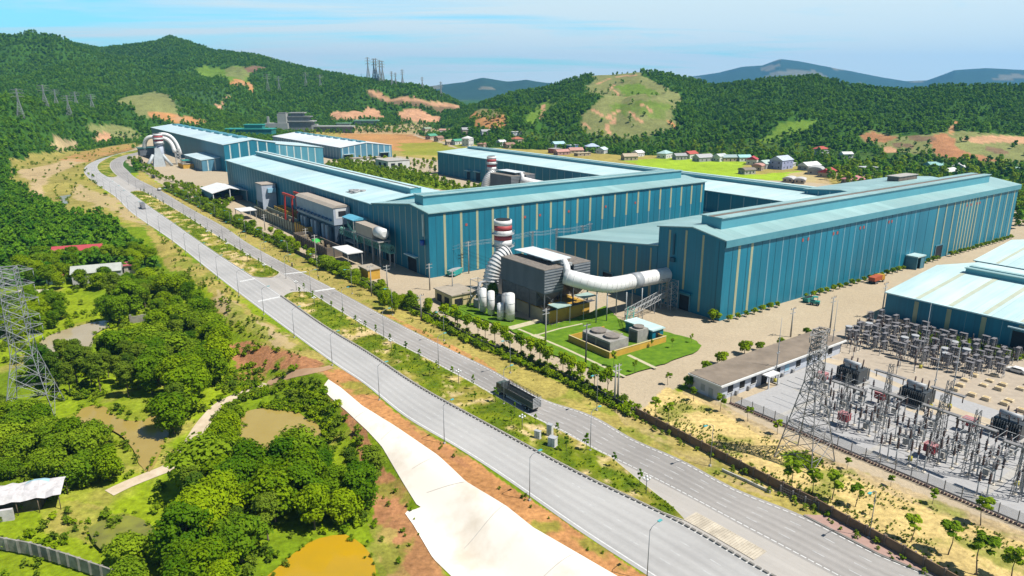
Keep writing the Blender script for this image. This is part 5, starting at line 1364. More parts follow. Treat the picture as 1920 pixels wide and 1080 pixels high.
# switchyard: gravel, service road, slab edging
def gq(s0, s1, t0, t1, z, name, m): return sheet(name, [W(s0, t0)[:2], W(s1, t0)[:2], W(s1, t1)[:2], W(s0, t1)[:2]], z, m)
gq(132.5, 178, 20, 93.5, .30, 'gravel', gravel_m); gq(150, 178, 93.5, 96, .30, 'gravel', gravel_m)
gq(178.01, 222, 20, 107, .29, 'gravel', mat('gravel_tan', (0.50, 0.42, 0.32), (0.36, .30, .23), .6, .95, detail=9))
sheet('service_road', [W(s, t)[:2] for s, t in ((176.6, 98), (178.5, 92), (171.5, 60), (171.5, 20), (167, 20), (167, 61), (161, 64), (161, 68), (172, 72), (174, 90), (173, 98))], .304, yardroad_m)
for s0, s1, t in ((133, 160, 83), (133, 160, 62.5), (133, 160, 42), (160, 171, 74)):
    gq(s0, s1, t - .6, t + .6, .308, 'cable_trench', conc_grey)
gq(150.2, 151.4, 30, 90, .309, 'cable_trench', conc_grey)
# brick sidewalk with its kerb beside the highway at lower right
side_m = mat('sidewalk_pink', (0.46, 0.30, 0.25), (0.36, .23, .19), .9, .9)
SW = gp([(1507, 966), (1560, 968), (1645, 1012), (1720, 1054), (1775, 1086), (1960, 1190), (1850, 1130), (1743, 1078), (1647, 1038)])
mb = MB(); P = SW; ar = sum(p[0] * q[1] - q[0] * p[1] for p, q in zip(P, P[1:] + P[:1])); mb.prism(P if ar > 0 else P[::-1], .02, .17); structure(mb.build('sidewalk', side_m))
mb = MB(); kerb_wall(mb, gp([(1507, 967), (1647, 1040), (1743, 1080), (1850, 1133), (1955, 1185)]), .19, .22); structure(mb.build('kerb', conc_dark))
# concrete apron on the embankment
def hug(name, px, m, up, step=1.2):
    poly = [G(*p) for p in px]; xs = [p[0] for p in poly]; ys = [p[1] for p in poly]
    # draped grid clipped by the outline: rows across the slope
    n = len(px) // 2; A = np.array([p[:2] for p in poly[:n]]); B = np.array([p[:2] for p in poly[n:]][::-1])
    A = resample(A, 70); B = resample(B, 70); mb = MB(); K = 14
    for a, b in zip(A, B):
        for k in range(K + 1):
            q = a + (b - a) * k / K; mb.v.append((q[0], q[1], tz(q[0], q[1]) + up))
    for r in range(69):
        for k in range(K): mb.f.append((r * (K + 1) + k, (r + 1) * (K + 1) + k, (r + 1) * (K + 1) + k + 1, r * (K + 1) + k + 1)); mb.mi.append(0); mb.sm.append(True)
    return structure(mb.build(name, m))
def apron_mat():
    m = mat('apron_concrete', (1.0, 0.92, 0.81), (0.76, 0.66, 0.53), .10, .9, detail=10, lo=.28, hi=.50)
    return m
am = apron_mat()
hug('concrete_apron', [(616, 712), (640, 728), (680, 762), (742, 800), (822, 855), (873, 903), (950, 950), (1000, 990), (1090, 1042), (1250, 1135),
                       (1010, 1135), (850, 1085), (812, 1048), (775, 985), (757, 960), (790, 952), (782, 948), (716, 838), (650, 772), (604, 730)], am, .12)
mb = MB()
for (u0, v0, u1, v1) in ((745, 802, 715, 825), (822, 857, 773, 880), (945, 948, 870, 1030), (690, 770, 665, 785), (1075, 1040, 990, 1110), (870, 905, 800, 925)):
    a = G(u0, v0); b = G(u1, v1); dx, dy = b[0] - a[0], b[1] - a[1]; l = math.hypot(dx, dy); nx, ny = -dy / l * .05, dx / l * .05; nseg = 10
    for k in range(nseg):
        p = [(a[0] + dx * q / nseg, a[1] + dy * q / nseg) for q in (k, k + 1)]
        zz = [tz(*q) + .15 for q in p]
        mb.face([(p[0][0] - nx, p[0][1] - ny, zz[0]), (p[1][0] - nx, p[1][1] - ny, zz[1]), (p[1][0] + nx, p[1][1] + ny, zz[1]), (p[0][0] + nx, p[0][1] + ny, zz[0])])
structure(mb.build('apron_joints', conc_grey))
# ponds and the dirt track
def water_mat(name, c, c2, rough=.08):
    m = mat(name, c, c2, .10, rough, spec=.5, detail=6, bump=.06); return m
POND_RIMS = []
def pond(px, m, z, seed, name='pond'):
    P = spline_closed([G0(u, v, z) for u, v in px], 2.0); POND_RIMS.append((P, z)); return sheet(name, P, z, m, .12, seed=seed)
mud = water_mat('muddy_water', (0.40, 0.30, 0.085), (0.33, .24, .06)); mud_o = water_mat('ochre_water', (0.56, 0.33, 0.012), (0.44, .28, .02)); mud_g = water_mat('silty_water', (0.50, 0.42, 0.27), (0.42, .34, .20)); grey_w = water_mat('grey_pool', (0.38, 0.37, 0.33), (0.32, .31, .28))
pond([(130, 800), (155, 765), (195, 762), (225, 785), (270, 788), (300, 770), (330, 775), (322, 800), (300, 850), (280, 885), (262, 870), (245, 835), (205, 805), (150, 812), (110, 808)], mud, -4.55, 1)
pond([(450, 800), (465, 770), (540, 765), (570, 780), (600, 800), (596, 830), (560, 860), (530, 900), (490, 905), (470, 860), (448, 825)], mud, -4.5, 2)
pond([(522, 1062), (560, 1030), (600, 1008), (648, 1003), (680, 1022), (703, 1058), (690, 1110), (560, 1110), (500, 1080)], mud_o, -4.4, 3)
pond([(60, 655), (95, 628), (150, 610), (205, 600), (210, 610), (180, 625), (165, 660), (120, 668), (70, 675)], mud_g, -4.4, 4)
pond([(165, 990), (200, 970), (250, 968), (290, 990), (285, 1020), (240, 1040), (190, 1030)], mat('weedy_water', (.20, .21, .03), (.13, .13, .03), .3, .4), -4.5, 5)
pond([(104, 352), (118, 346), (132, 350), (136, 362), (126, 374), (128, 382), (118, 382), (112, 372), (104, 362)], grey_w, -1.25, 6)
pond([(98, 322), (106, 320), (104, 332), (112, 344), (106, 346), (98, 336)], grey_w, -1.25, 7, 'stream')
track_m = mat('dirt_track', (0.72, 0.60, 0.44), (0.58, .46, .32), .5, .95)
def track(px, w, m=track_m, up=.10):
    P = spline([G(*p)[:2] for p in px], 2.0); A = offset(P, w); B = offset(P, -w); mb = MB()
    for i, (a, b) in enumerate(zip(A, B)):
        k = .75 + .5 * vnoise(i * .35, 3.3); c = (a + b) / 2; a = c + (a - c) * k; b = c + (b - c) * k
        mb.v += [(a[0], a[1], tz(*a) + up), (b[0], b[1], tz(*b) + up)]
    for i in range(len(A) - 1): mb.f.append((2 * i, 2 * i + 1, 2 * i + 3, 2 * i + 2)); mb.mi.append(0); mb.sm.append(True)
    return structure(mb.build('track', m))
track([(205, 925), (240, 908), (290, 888), (325, 872), (345, 845), (370, 810), (392, 780), (420, 755), (465, 735), (500, 720)], 1.5)
track([(500, 720), (540, 705), (590, 695), (622, 688)], 1.3, mat('red_track', (.50, .32, .19), (.4, .25, .14), .5, .95))

# ------------------------------------------------------------------ boundary walls, fences, railings
def resampled_px(px, step, lo=None):
    P = np.array(gp(px)); d = arclen(P); n = int(d[-1] / step); return [at_len(P, d, i * step) for i in range(n + 1)]
def panel_fence(name, label, cat, stations, h, m_panel, m_post, pw=.12, thick=.08, z0=0.0, posth=.2, cap=None, open_=False):
    x0, y0 = stations[0][:2]
    o = thing(name, label, cat, (x0, y0, z0))
    mb = MB()
    for a, b in zip(stations[:-1], stations[1:]):
        ax, ay, bx, by = a[0] - x0, a[1] - y0, b[0] - x0, b[1] - y0
        dx, dy = bx - ax, by - ay; l = math.hypot(dx, dy)
        if l < .05: continue
        ux, uy = dx / l, dy / l; nx, ny = -uy * thick / 2, ux * thick / 2; e = pw
        if open_:
            for zz in (.25, h * .55, h - .1): mb.bar((ax, ay, zz), (bx, by, zz), .035)
            n = max(2, int(l / .45))
            for k in range(1, n): mb.bar((ax + dx * k / n, ay + dy * k / n, .1), (ax + dx * k / n, ay + dy * k / n, h), .028)
        else:
            mb.prism([(ax + ux * e + nx, ay + uy * e + ny), (ax + ux * e - nx, ay + uy * e - ny), (bx - ux * e - nx, by - uy * e - ny), (bx - ux * e + nx, by - uy * e + ny)], -.3, h)
    mb.build('panel', m_panel, o)
    for a in stations:
        ax, ay = a[0] - x0, a[1] - y0; mb = MB(); mb.box(ax - pw, ax + pw, ay - pw, ay + pw, -.3, h + posth); mb.build('post', m_post, o)
    return o
brown_wall = mat('boundary_wall_brown', (0.20, 0.125, 0.07), (0.12, .075, .045), .7, .95, bump=.2)
panel_fence('boundary_wall', 'brown panelled boundary wall between the highway and the planted sand', 'wall', resampled_px(FENCE_PX[13:], 3.2), 1.9, brown_wall, mat('wall_post_brown', (.17, .12, .085), (.11, .08, .055), .8, .95), .2, .2)
fence_dk = mat('fence_dark', (0.085, 0.08, 0.055), (0.05, .05, .035), .7, .95)
panel_fence('boundary_fence', 'dark weathered fence hidden in bushes between the highway and the works yard', 'fence', resampled_px(FENCE_PX[:14], 6.0), 1.7, fence_dk, mat('fence_post_grey', (.24, .23, .20), (.16, .155, .13), .8, .9), .13, .08)
rail_m = mat('railing_grey', (0.20, 0.185, 0.18), (.12, .11, .11), 1, .6)
panel_fence('railing', 'grey steel railing with closely set bars behind the pink brick sidewalk', 'railing', resampled_px([(1463, 924), (1510, 946), (1565, 969), (1650, 1014), (1725, 1056), (1780, 1088), (1900, 1158)], 2.4), 1.3, rail_m, rail_m, .13, .1, .1, open_=True)
panel_fence('retaining_wall', 'low pale concrete edging wall between the roadside weeds and brown wall', 'wall', resampled_px([(1355, 884), (1400, 904), (1455, 930)], 5), .55, kerb_mat, kerb_mat, .16, .3, 0, .02)
# switchyard fence: wire mesh on posts over a low brick base
mesh_m, nt, N_, L_, b_ = _nt('wire_mesh')
b_.inputs['Base Color'].default_value = (.42, .41, .42, 1); b_.inputs['Alpha'].default_value = 0.22; b_.inputs['Roughness'].default_value = .7
post_g = mat('post_grey', (.22, .21, .21), (.15, .145, .145), 1, .6)
brick_b = mat('brick_stub', (.16, .10, .085), (.11, .07, .06), 1, .9)
o = gthing('mesh_fence', 'wire mesh fence on grey posts over a notched brick footing around the switchyard', 'fence', 131.5, 20)
mb = MB(); mb.box(-.02, .02, 0, 74, .45, 2.6); mb.build('mesh', mesh_m, o)
for k in range(26): MB().box(-.07, .07, k * 2.96 - .07, k * 2.96 + .07, 0, 2.8).build('post', post_g, o)
mb = MB()
for k in range(120): mb.box(-.25, .25, k * .62, k * .62 + .34, 0, .42)
mb.build('footing', brick_b, o)
o = gthing('mesh_fence', 'tan panel fence along the far side of the switchyard below the low hall', 'fence', 221.5, 30)
mb = MB()
for k in range(25): mb.box(-.05, .05, k * 3 + .12, k * 3 + 2.88, .1, 1.9)
mb.build('panel', mat('tan_panel', (.62, .52, .39), (.5, .42, .31), .6, .9), o)
for k in range(26): MB().box(-.1, .1, k * 3 - .1, k * 3 + .1, 0, 2.1).build('post', post_g, o)

# ------------------------------------------------------------------ lattice pylons
def pylon(name, label, x, y, z, h, base, arms, m, rz=0.0, body=0.16, r=.11, waist=.55, group=None, panels=9, leg_r=None):
    o = thing(name, label, 'pylon', (x, y, z), rz, group)
    leg_r = leg_r or r * 1.7
    hw = lambda q: (base / 2 * (1 - q / waist) + base * body / 2 * (q / waist)) if q < waist else base * body / 2 * (1 - (q - waist) / (1 - waist) * .25)
    qs = [0.0]; st = .16
    while qs[-1] < 1 - 1e-6: qs.append(min(1, qs[-1] + st)); st = max(.035, st * .86)
    for sx, sy in ((1, 1), (1, -1), (-1, 1), (-1, -1)):
        MB().tube([(sx * hw(q), sy * hw(q), q * h) for q in qs], leg_r, 4, True, leg_r * .6, False).build('leg', m, o)
    mb = MB()
    for q0, q1 in zip(qs[:-1], qs[1:]):
        a, b = hw(q0), hw(q1); z0, z1 = q0 * h, q1 * h
        for (sx0, sy0), (sx1, sy1) in (((1, 1), (1, -1)), ((1, -1), (-1, -1)), ((-1, -1), (-1, 1)), ((-1, 1), (1, 1))):
            mb.bar((sx0 * a, sy0 * a, z0), (sx1 * b, sy1 * b, z1), r); mb.bar((sx1 * a, sy1 * a, z0), (sx0 * b, sy0 * b, z1), r)
            mb.bar((sx0 * b, sy0 * b, z1), (sx1 * b, sy1 * b, z1), r * .8)
            if q0 < .3:
                m0 = ((sx0 + sx1) / 2 * a, (sy0 + sy1) / 2 * a, z0); mid = ((sx0 + sx1) / 2 * (a + b) / 2, (sy0 + sy1) / 2 * (a + b) / 2, (z0 + z1) / 2)
                mb.bar((sx0 * (a + b) / 2, sy0 * (a + b) / 2, (z0 + z1) / 2), mid, r * .7); mb.bar((sx1 * (a + b) / 2, sy1 * (a + b) / 2, (z0 + z1) / 2), mid, r * .7)
    mb.build('bracing', m, o)
    for q, L in arms:
        w = hw(q); zz = q * h; dz = h * .035
        for sg in (-1, 1):
            mb = MB(); tip = (sg * L, 0, zz + dz * .3)
            for sy in (-1, 1):
                mb.bar((sg * w, sy * w, zz), tip, r * .9); mb.bar((sg * w, sy * w, zz + dz), tip, r * .9)
                for k in range(1, 4):
                    f = k / 4; p = lambda z_: tuple(A + (B - A) * f for A, B in zip((sg * w, sy * w, z_), tip)); mb.bar(p(zz), p(zz + dz), r * .6)
            for k in range(4):
                f0, f1 = k / 4, (k + 1) / 4
                P = lambda sy, f: tuple(A + (B - A) * f for A, B in zip((sg * w, sy * w, zz), tip)); mb.bar(P(1, f0), P(-1, f1), r * .6)
            am = mb.build('cross_arm', m, o)
            MB().tube([(sg * L * .97, 0, zz), (sg * L * .97, 0, zz - h * .04)], r * 1.2, 5).build('insulator', m, am)
    return o
galv = mat('galvanised_pale', (0.55, 0.56, 0.57), (0.36, .37, .38), .6, .5)
galv_dk = mat('galvanised_dull', (0.23, 0.22, 0.215), (0.15, .145, .14), .6, .6)
lp = [G(148, 795)]; lx, ly = -117.5, 157.5
pylon('pylon', 'tall pale steel lattice pylon with many stacked cross arms at the left edge', -117.0, 159.0, tz(-117.0, 159.0), 36.5, 10.4, [(.97, 5.2), (.88, 4.9), (.78, 5.2), (.67, 4.8), (.60, 5.0), (.53, 4.6)], mat('galvanised_mid', (0.25, 0.26, 0.27), (0.16, .17, .18), .6, .5), math.radians(20), .42, .062, .42)
pylon('pylon', 'dark lattice pylon standing on a grass patch in the planted sand by the switchyard', 58.6, 127.2, .1, 27.5, 8.2, [(.97, 3.4), (.84, 3.6), (.71, 3.4)], galv_dk, GA, .30, .075, .62)
far_steel = mat('far_steel', (0.30, 0.32, 0.32), (.22, .24, .24), .6, .6)
FAR = [((40, 222), 60, 'pale pylon on the left foothill nearest the highway bend'), ((86, 200), 50, 'pylon beside scrub in the middle of the left foothill row'), ((107, 201), 48, 'pylon close at right of the scrubby foothill pylon'),
       ((131, 218), 50, 'pylon on the left foothill with a low dark clump below it'), ((144, 200), 42, 'small distant pylon above the knoll on the left hillside'), ((174, 206), 42, 'distant pylon just above the grassy knoll'),
       ((503, 172), 62, 'pylon on the forested slope below the brown clearing'), ((524, 172), 55, 'pylon right of the brown clearing on the forested slope'), ((574, 162), 52, 'tall faint pylon on the shoulder of the west mountain'), ((601, 164), 48, 'small faint pylon farthest right on the west mountain shoulder')]
for (u, v), h, lb in FAR:
    p = G(u, v); pylon('pylon', lb, p[0], p[1], p[2], h * .52, 7, [(.95, 6), (.84, 7), (.73, 6)], far_steel, .4, .2, .09, .6, 'transmission pylons on the western hills')
SKY = [((678, 143), (678, 115)), ((691, 147), (690, 112)), ((702, 148), (701, 114)), ((706, 149), (706, 114)), ((713, 151), (713, 117)), ((718, 151), (718, 118)), ((735, 156), (735, 136)), ((742, 155), (742, 138)), ((755, 157), (755, 133)), ((792, 162), (792, 146)), ((827, 176), (826, 155))]
names = ['leftmost', 'second', 'third', 'fourth', 'fifth', 'sixth']
for i, ((u, v), (ut, vt)) in enumerate(SKY):
    p = G(u, v + 4); dd = math.hypot(p[0], p[1]); hh = max(12, (v - vt + 3) / FOC * dd * 1.03)
    lb = (f'{names[i]} pylon from the left in the tight cluster against the sky on the saddle ridge' if i < 6 else
          ['short pylon right after the skyline cluster', 'short pylon beside white cloud on the ridge', 'slender pylon alone against the white cloud', 'small pylon where the ridge drops to the valley', 'small pylon above the valley in front of the blue far hills'][i - 6])
    pylon('pylon', lb, p[0], p[1], p[2], hh, hh * .17, [(.95, hh * .11), (.83, hh * .13), (.71, hh * .11)], far_steel, .5, .2, .24, .6, 'pylons along the ridge')

# ------------------------------------------------------------------ switchyard
insul = mat('insulator_brown', (.085, .05, .04), (.05, .03, .025), 1, .4); insul_g = mat('insulator_grey', (.32, .31, .31), (.22, .21, .21), 1, .4)
def lattice_col(mb, x, y, h, w=1.0, r=.05, taper=.5):
    n = max(4, int(h / 1.3))
    for k in range(n):
        z0, z1 = h * k / n, h * (k + 1) / n; a, b = w / 2 * (1 - (1 - taper) * k / n), w / 2 * (1 - (1 - taper) * (k + 1) / n)
        c = ((1, 1), (1, -1), (-1, -1), (-1, 1))
        for i in range(4):
            s0, s1 = c[i], c[(i + 1) % 4]
            mb.bar((x + s0[0] * a, y + s0[1] * a, z0), (x + s0[0] * b, y + s0[1] * b, z1), r * 1.4)
            mb.bar((x + s0[0] * a, y + s0[1] * a, z0), (x + s1[0] * b, y + s1[1] * b, z1), r)
GY = .3
for s, t, h, lb in [(139, 70.8, 13.5, 'lattice column nearest the control house in the switchyard'), (140.2, 63.2, 14.5, 'tall twin lattice column in the middle of the switchyard'), (139.8, 52.6, 15, 'lattice column beside the red cabinet in the front of the switchyard'),
                    (140.6, 46.6, 14, 'lattice column nearest the front fence at the right of the switchyard'), (155.5, 70, 12, 'lattice column just before the middle transformer'), (156, 58, 12, 'lattice column between the middle and right transformers'), (139.5, 38, 13, 'lattice column at the right edge of the switchyard')]:
    o = gthing('lattice_column', lb, 'lattice column', s, t, GY, 'switchyard lattice columns')
    mb = MB(); lattice_col(mb, 0, 0, h, 1.5, .045, .45); mb.build('frame', galv_dk, o)
    MB().box(-.5, .5, -3.4, 3.4, h * .78, h * .78 + .25).build('cross_beam', galv_dk, o)
    for y in (-3, 0, 3): MB().cyl(.0, y, h * .78 - 1.4, h * .78 - .01, .11, .11, 6).build('insulator', insul, o)
def post_proto():
    o = gthing('insulator_post', 'grey steel post carrying a dark ribbed insulator in the switchyard rows', 'insulator post', 0, 0, GY, 'insulator posts in the switchyard')
    MB().cyl(0, 0, 0, 2.6, .13, .12, 6).build('column', steel, o)
    mb = MB(); mb.cyl(0, 0, 2.61, 4.2, .17, .15, 7)
    for k in range(5): mb.cyl(0, 0, 2.7 + k * .3, 2.8 + k * .3, .25, .25, 7)
    mb.build('insulator', insul, o)
    MB().cyl(0, 0, 4.21, 4.5, .2, .12, 6).build('head', galv_dk, o)
    MB().box(-.35, .35, -.35, .35, -.1, .14).build('plinth', conc_pale, o)
    return o
def breaker_proto():
    o = gthing('circuit_breaker', 'grey breaker with three slanted insulators on a steel frame in the switchyard', 'circuit breaker', 0, 0, GY, 'circuit breakers in the switchyard')
    MB().box(-.25, .25, -1.6, 1.6, 2.2, 2.6).build('tray', steel, o)
    for y in (-1.2, 0, 1.2):
        MB().tube([(0, y, 2.6), (-.5, y, 4.3)], .16, 6).build('insulator', insul_g, o); MB().tube([(0, y, 2.6), (.6, y, 4.2)], .16, 6).build('insulator', insul_g, o)
    for y in (-1.2, 1.2): MB().box(-.12, .12, y - .12, y + .12, 0, 2.19).build('leg', steel, o)
    MB().box(.3, .9, -.5, .5, .5, 1.7).build('control_box', conc_grey, o)
    return o
pp = post_proto(); bp_ = breaker_proto(); first_p = first_b = True
rr = random.Random(3)
def put(o, s, t, first, rz=0, label=None, z=GY):
    x, y, _ = W(s, t)
    if first: o.location = (x, y, z); o.rotation_euler = (0, 0, GA + rz); return o
    return copy_thing(o, (x, y, z), GA + rz, label)
bays = [84.5, 76.5, 68.5, 60, 52, 44.5, 36.5]
posts = []
for i, tb in enumerate(bays):
    for s in ((141.5, 144.2, 147.5, 153.2, 157.5) if i not in (0,) else (153.2, 157.5)):
        for dt in (-2.2, 0, 2.2):
            if rr.random() < .9: posts.append((s + rr.uniform(-.3, .3), tb + dt + rr.uniform(-.2, .2)))
for s, t in ((134.5, 57), (134.5, 58.6), (134.5, 60.2), (135.8, 55), (135.8, 53.6), (135.8, 52.2), (135, 41), (135, 42.6)): posts.append((s, t))
for s, t in posts:
    q_ = put(pp, s, t, first_p); q_.scale = (1, 1, rr.uniform(1.1, 1.4)); first_p = False
for k in range(95):
    s, t = rr.uniform(179.5, 218), rr.uniform(60, 104)
    if t < 60 + (216 - s) * .5: continue
    q_ = put(pp, s, t, False, 0, 'slim grey insulator post among the capacitor racks of the upper switchyard'); q_['group'] = 'insulator posts among the racks'; q_.scale = (.8, .8, rr.uniform(.7, 1.15))
for i, tb in enumerate(bays):
    for s in (142.9, 149.2, 155.3):
        if i == 0 and s < 150: continue
        put(bp_, s, tb + rr.uniform(-.6, .6), first_b); first_b = False
# bus bars over the rows
o = gthing('bus_bars', 'thin overhead tubular bus bars strung over the switchyard rows', 'bus bars', 146, 30, GY)
mb = MB()
for s in (-4.5, -1.8, 1.5, 7.2, 11.5): mb.tube([(s, 4, 4.55), (s, 58, 4.55)], .06, 5)
for i, tb in enumerate(bays[1:]):
    for dt in (-2.2, 0, 2.2): mb.tube([(-4.5, tb - 30 + dt, 4.7), (11.5, tb - 30 + dt, 4.7)], .05, 5)
mb.build('tubes', steel, o)
def transformer(label, s, t):
    o = gthing('transformer', label, 'transformer', s, t, GY, 'power transformers')
    td = mat('transformer_dark', (.055, .062, .066), (.035, .04, .044), .6, .5)
    MB().box(-2.2, 2.2, -3.2, 3.2, .6, 4.4).build('tank', td, o)
    MB().box(-2.8, 2.8, -4.0, 4.0, 0, .55).build('plinth', conc_grey, o)
    for x in (-3.1, 2.4):
        mb = MB()
        for k in range(13): y = -3.4 + k * .55; mb.box(x, x + .75, y, y + .14, .9, 4.3)
        mb.build('radiator', td, o)
    mb = MB(); mb.tube([(-1.2, -2.6, 5.9), (-1.2, 2.4, 5.9)], .62, 12); mb.build('conservator', galv, o)
    for y in (-2.2, -.4, 1.4): MB().tube([(.6, y, 4.4), (1.1, y, 7.0)], .2, 7).build('bushing', insul, o)
    for y in (-2, 0, 2): MB().tube([(-1.6, y, 4.4), (-2.3, y, 5.9)], .17, 7).build('bushing', insul, o)
    MB().box(2.5, 3.3, 3.5, 4.6, .6, 2.2).build('control_box', conc_pale, o)
    o.scale = (.85, .85, .9); return o
transformer('dark transformer with white conservator nearest the control house', 166.6, 84); transformer('dark transformer in the middle beside the tan service road', 166.2, 68.2); transformer('dark transformer farthest right beside the sand heap', 165.9, 48.8)
cab_m = mat('cabinet_red', (.30, .012, .02), (.22, .01, .015), .8, .5)
for s, t, lb in ((158.8, 87.5, 'dark red fire cabinet on a post near the control house'), (141.6, 71.9, 'dark red fire cabinet between front lattice columns'), (159, 73, 'dark red fire cabinet beside the middle transformer'), (142.4, 54.2, 'dark red fire cabinet nearest the front fence'), (161, 54.8, 'dark red fire cabinet before the right transformer')):
    o = gthing('fire_cabinet', lb, 'fire cabinet', s, t, GY, 'red fire cabinets')
    MB().box(-.9, .9, -1.05, 1.05, 1.5, 3.1).build('cabinet', cab_m, o); MB().box(-1.0, 1.0, -1.15, 1.15, 3.11, 3.2).build('lid', mat('cabinet_lid', (.55, .25, .26), (.46, .2, .2), 1, .5), o)
    for x in (-.7, .7): MB().box(x - .09, x + .09, -.6, -.42, 0, 1.49).build('leg', steel, o)
# filter capacitor racks in the upper yard
def rack_proto():
    o = gthing('capacitor_rack', 'grey stacked capacitor rack on white insulator legs in the upper switchyard', 'capacitor rack', 0, 0, GY, 'capacitor racks of the upper switchyard')
    rk = mat('rack_grey', (.19, .18, .185), (.10, .095, .10), 2.5, .7)
    for j in range(3):
        mb = MB()
        for k in range(4): mb.box(-.62 + .2 * (k % 2), .45 + .2 * (k % 2), -1.3 + k * .68, -1.02 + k * .68, 1.3 + j * 1.15, 2.1 + j * 1.15)
        mb.build('tier', rk, o)
    for x in (-.8, .8):
        for y in (-1.2, 1.2): MB().cyl(x, y, 0, 1.28, .12, .1, 6).build('leg', MATS['white_steel'], o); MB().box(x - .05, x + .05, y - .05, y + .05, 1.3, 4.5).build('frame_post', steel, o)
    MB().box(-.7, .7, -1.4, 1.4, 4.70, 4.8).build('top_frame', rk, o)
    return o
def coil_proto():
    o = gthing('reactor_coil', 'round grey air-core reactor coil on legs among the capacitor racks', 'reactor coil', 0, 0, GY, 'reactor coils of the upper switchyard')
    mb = MB(); mb.cyl(0, 0, 1.6, 3.3, 1.0, 1.0, 14); mb.build('coil', mat('coil_grey', (.40, .39, .39), (.3, .29, .29), 1, .6), o)
    MB().cyl(0, 0, 3.31, 3.5, 1.15, 1.0, 14).build('cap', galv, o)
    for k in range(3): a = 2.1 * k; MB().box(.8 * math.cos(a) - .09, .8 * math.cos(a) + .09, .8 * math.sin(a) - .09, .8 * math.sin(a) + .09, 0, 1.59).build('leg', MATS['white_steel'], o)
    return o
rk, ck = rack_proto(), coil_proto(); f1 = f2 = True
for i, s in enumerate((193, 197.2, 201, 205, 208.6, 212.5, 216.5)):
    for j in range(15):
        t = 103.5 - j * 2.7 + (i % 2) * 1.2 - (216.5 - s) * .12
        if t < 60 + (216 - s) * .25: continue
        if rr.random() < .10: put(ck, s, t, f2); f2 = False
        else: q_ = put(rk, s + rr.uniform(-.9, .9), t + rr.uniform(-.5, .5), f1, rr.choice((0, math.pi / 2)) + rr.uniform(-.1, .1)); q_.scale = (.72, .72, rr.uniform(.6, 1.0)); f1 = False
ped_m = mat('pedestal_ochre', (.62, .47, .24), (.48, .35, .16), .8, .9)
pd = gthing('pedestal', 'beige concrete pedestal with open top standing empty in the right upper switchyard', 'pedestal', 188, 57, GY, 'empty pedestals of the upper switchyard')
MB().box(-.9, .9, -1.1, 1.1, 0, .9).build('block', mat('pedestal_pale', (.78, .66, .46), (.66, .54, .36), .8, .9), pd); MB().box(-.6, .6, -.8, .8, .901, .93).build('recess', ped_m, pd)
f3 = True
for i, s in enumerate((182, 186, 190.5, 195, 199.5)):
    for j in range(8):
        t = 68 - j * 3.6 - (200 - s) * .1
        if t < 36: continue
        if rr.random() < .2: continue
        q_ = put(pd, s + rr.uniform(-.5, .5), t + rr.uniform(-.4, .4), f3); q_.scale = (.75, .75, rr.uniform(.5, 1)); f3 = False
for s, t, h, lb in ((150.7, 95.2, 17, 'slender mast with yellow foot in front of the control house'), (189.8, 78.1, 18, 'slender mast with yellow foot beside the capacitor racks'), (166.8, 65.0, 15, 'slender lightning mast right beside the middle transformer'), (170.5, 62.5, 15, 'slender lightning mast by the bend of the tan service road'), (145.1, 39.8, 19, 'thick mast with yellow foot near the front fence at right'), (138.4, 56, 12, 'slender mast with yellow foot beside the front red cabinet'), (179, 97, 16, 'slender mast at the far end of the control house')):
    o = gthing('lightning_mast', lb, 'mast', s, t, GY, 'switchyard masts')
    MB().cyl(0, 0, 0, h, .16, .05, 7).build('pole', steel, o); MB().cyl(0, 0, 0, .9, .45, .4, 8).build('foot', mat('foot_yellow', (.55, .5, .05), (.45, .4, .04), 1, .7), o)
    mb = MB(); mb.box(-.5, .5, -.06, .06, h * .45, h * .45 + .12); mb.cyl(-.45, 0, h * .45 + .13, h * .45 + .4, .12, .12, 6); mb.cyl(.45, 0, h * .45 + .13, h * .45 + .4, .12, .12, 6); mb.build('lamps', galv, o)
o = gthing('sand_heap', 'pale sand heap at right edge of the switchyard beside the dark transformer', 'heap', 179, 44, GY - .2)
mb = MB(); mb.dome(0, 0, 0, 7, 3.2, 16, 5); mb.build('heap', mat('sand_pale', (.85, .72, .54), (.7, .58, .42), .5, .95), o)
for k, (s, t) in enumerate(((207, 62), (210, 57.5))):
    o = gthing('parked_car', ['white parked car at far left of the pair behind the pedestals', 'white parked car at the right of the pair behind the pedestals'][k], 'car', s, t, GY)
    mb = MB(); mb.extrude([(-2.2, .35), (2.2, .35), (2.2, .9), (1.4, 1.0), (.8, 1.5), (-1.2, 1.5), (-2.1, 1.0)], 'x', -.9, .9); mb.build('body', white_p, o)
    MB().extrude([(-1.5, 1.06), (1.1, 1.06), (.75, 1.4), (-1.1, 1.4)], 'x', -.92, .92).build('windows', dark_m, o)
    for y in (-1.4, 1.4):
        for x in (-.92, .72): MB().tube([(x, y, .34), (x + .2, y, .34)], .34, 10).build('wheel', steel_dk, o)

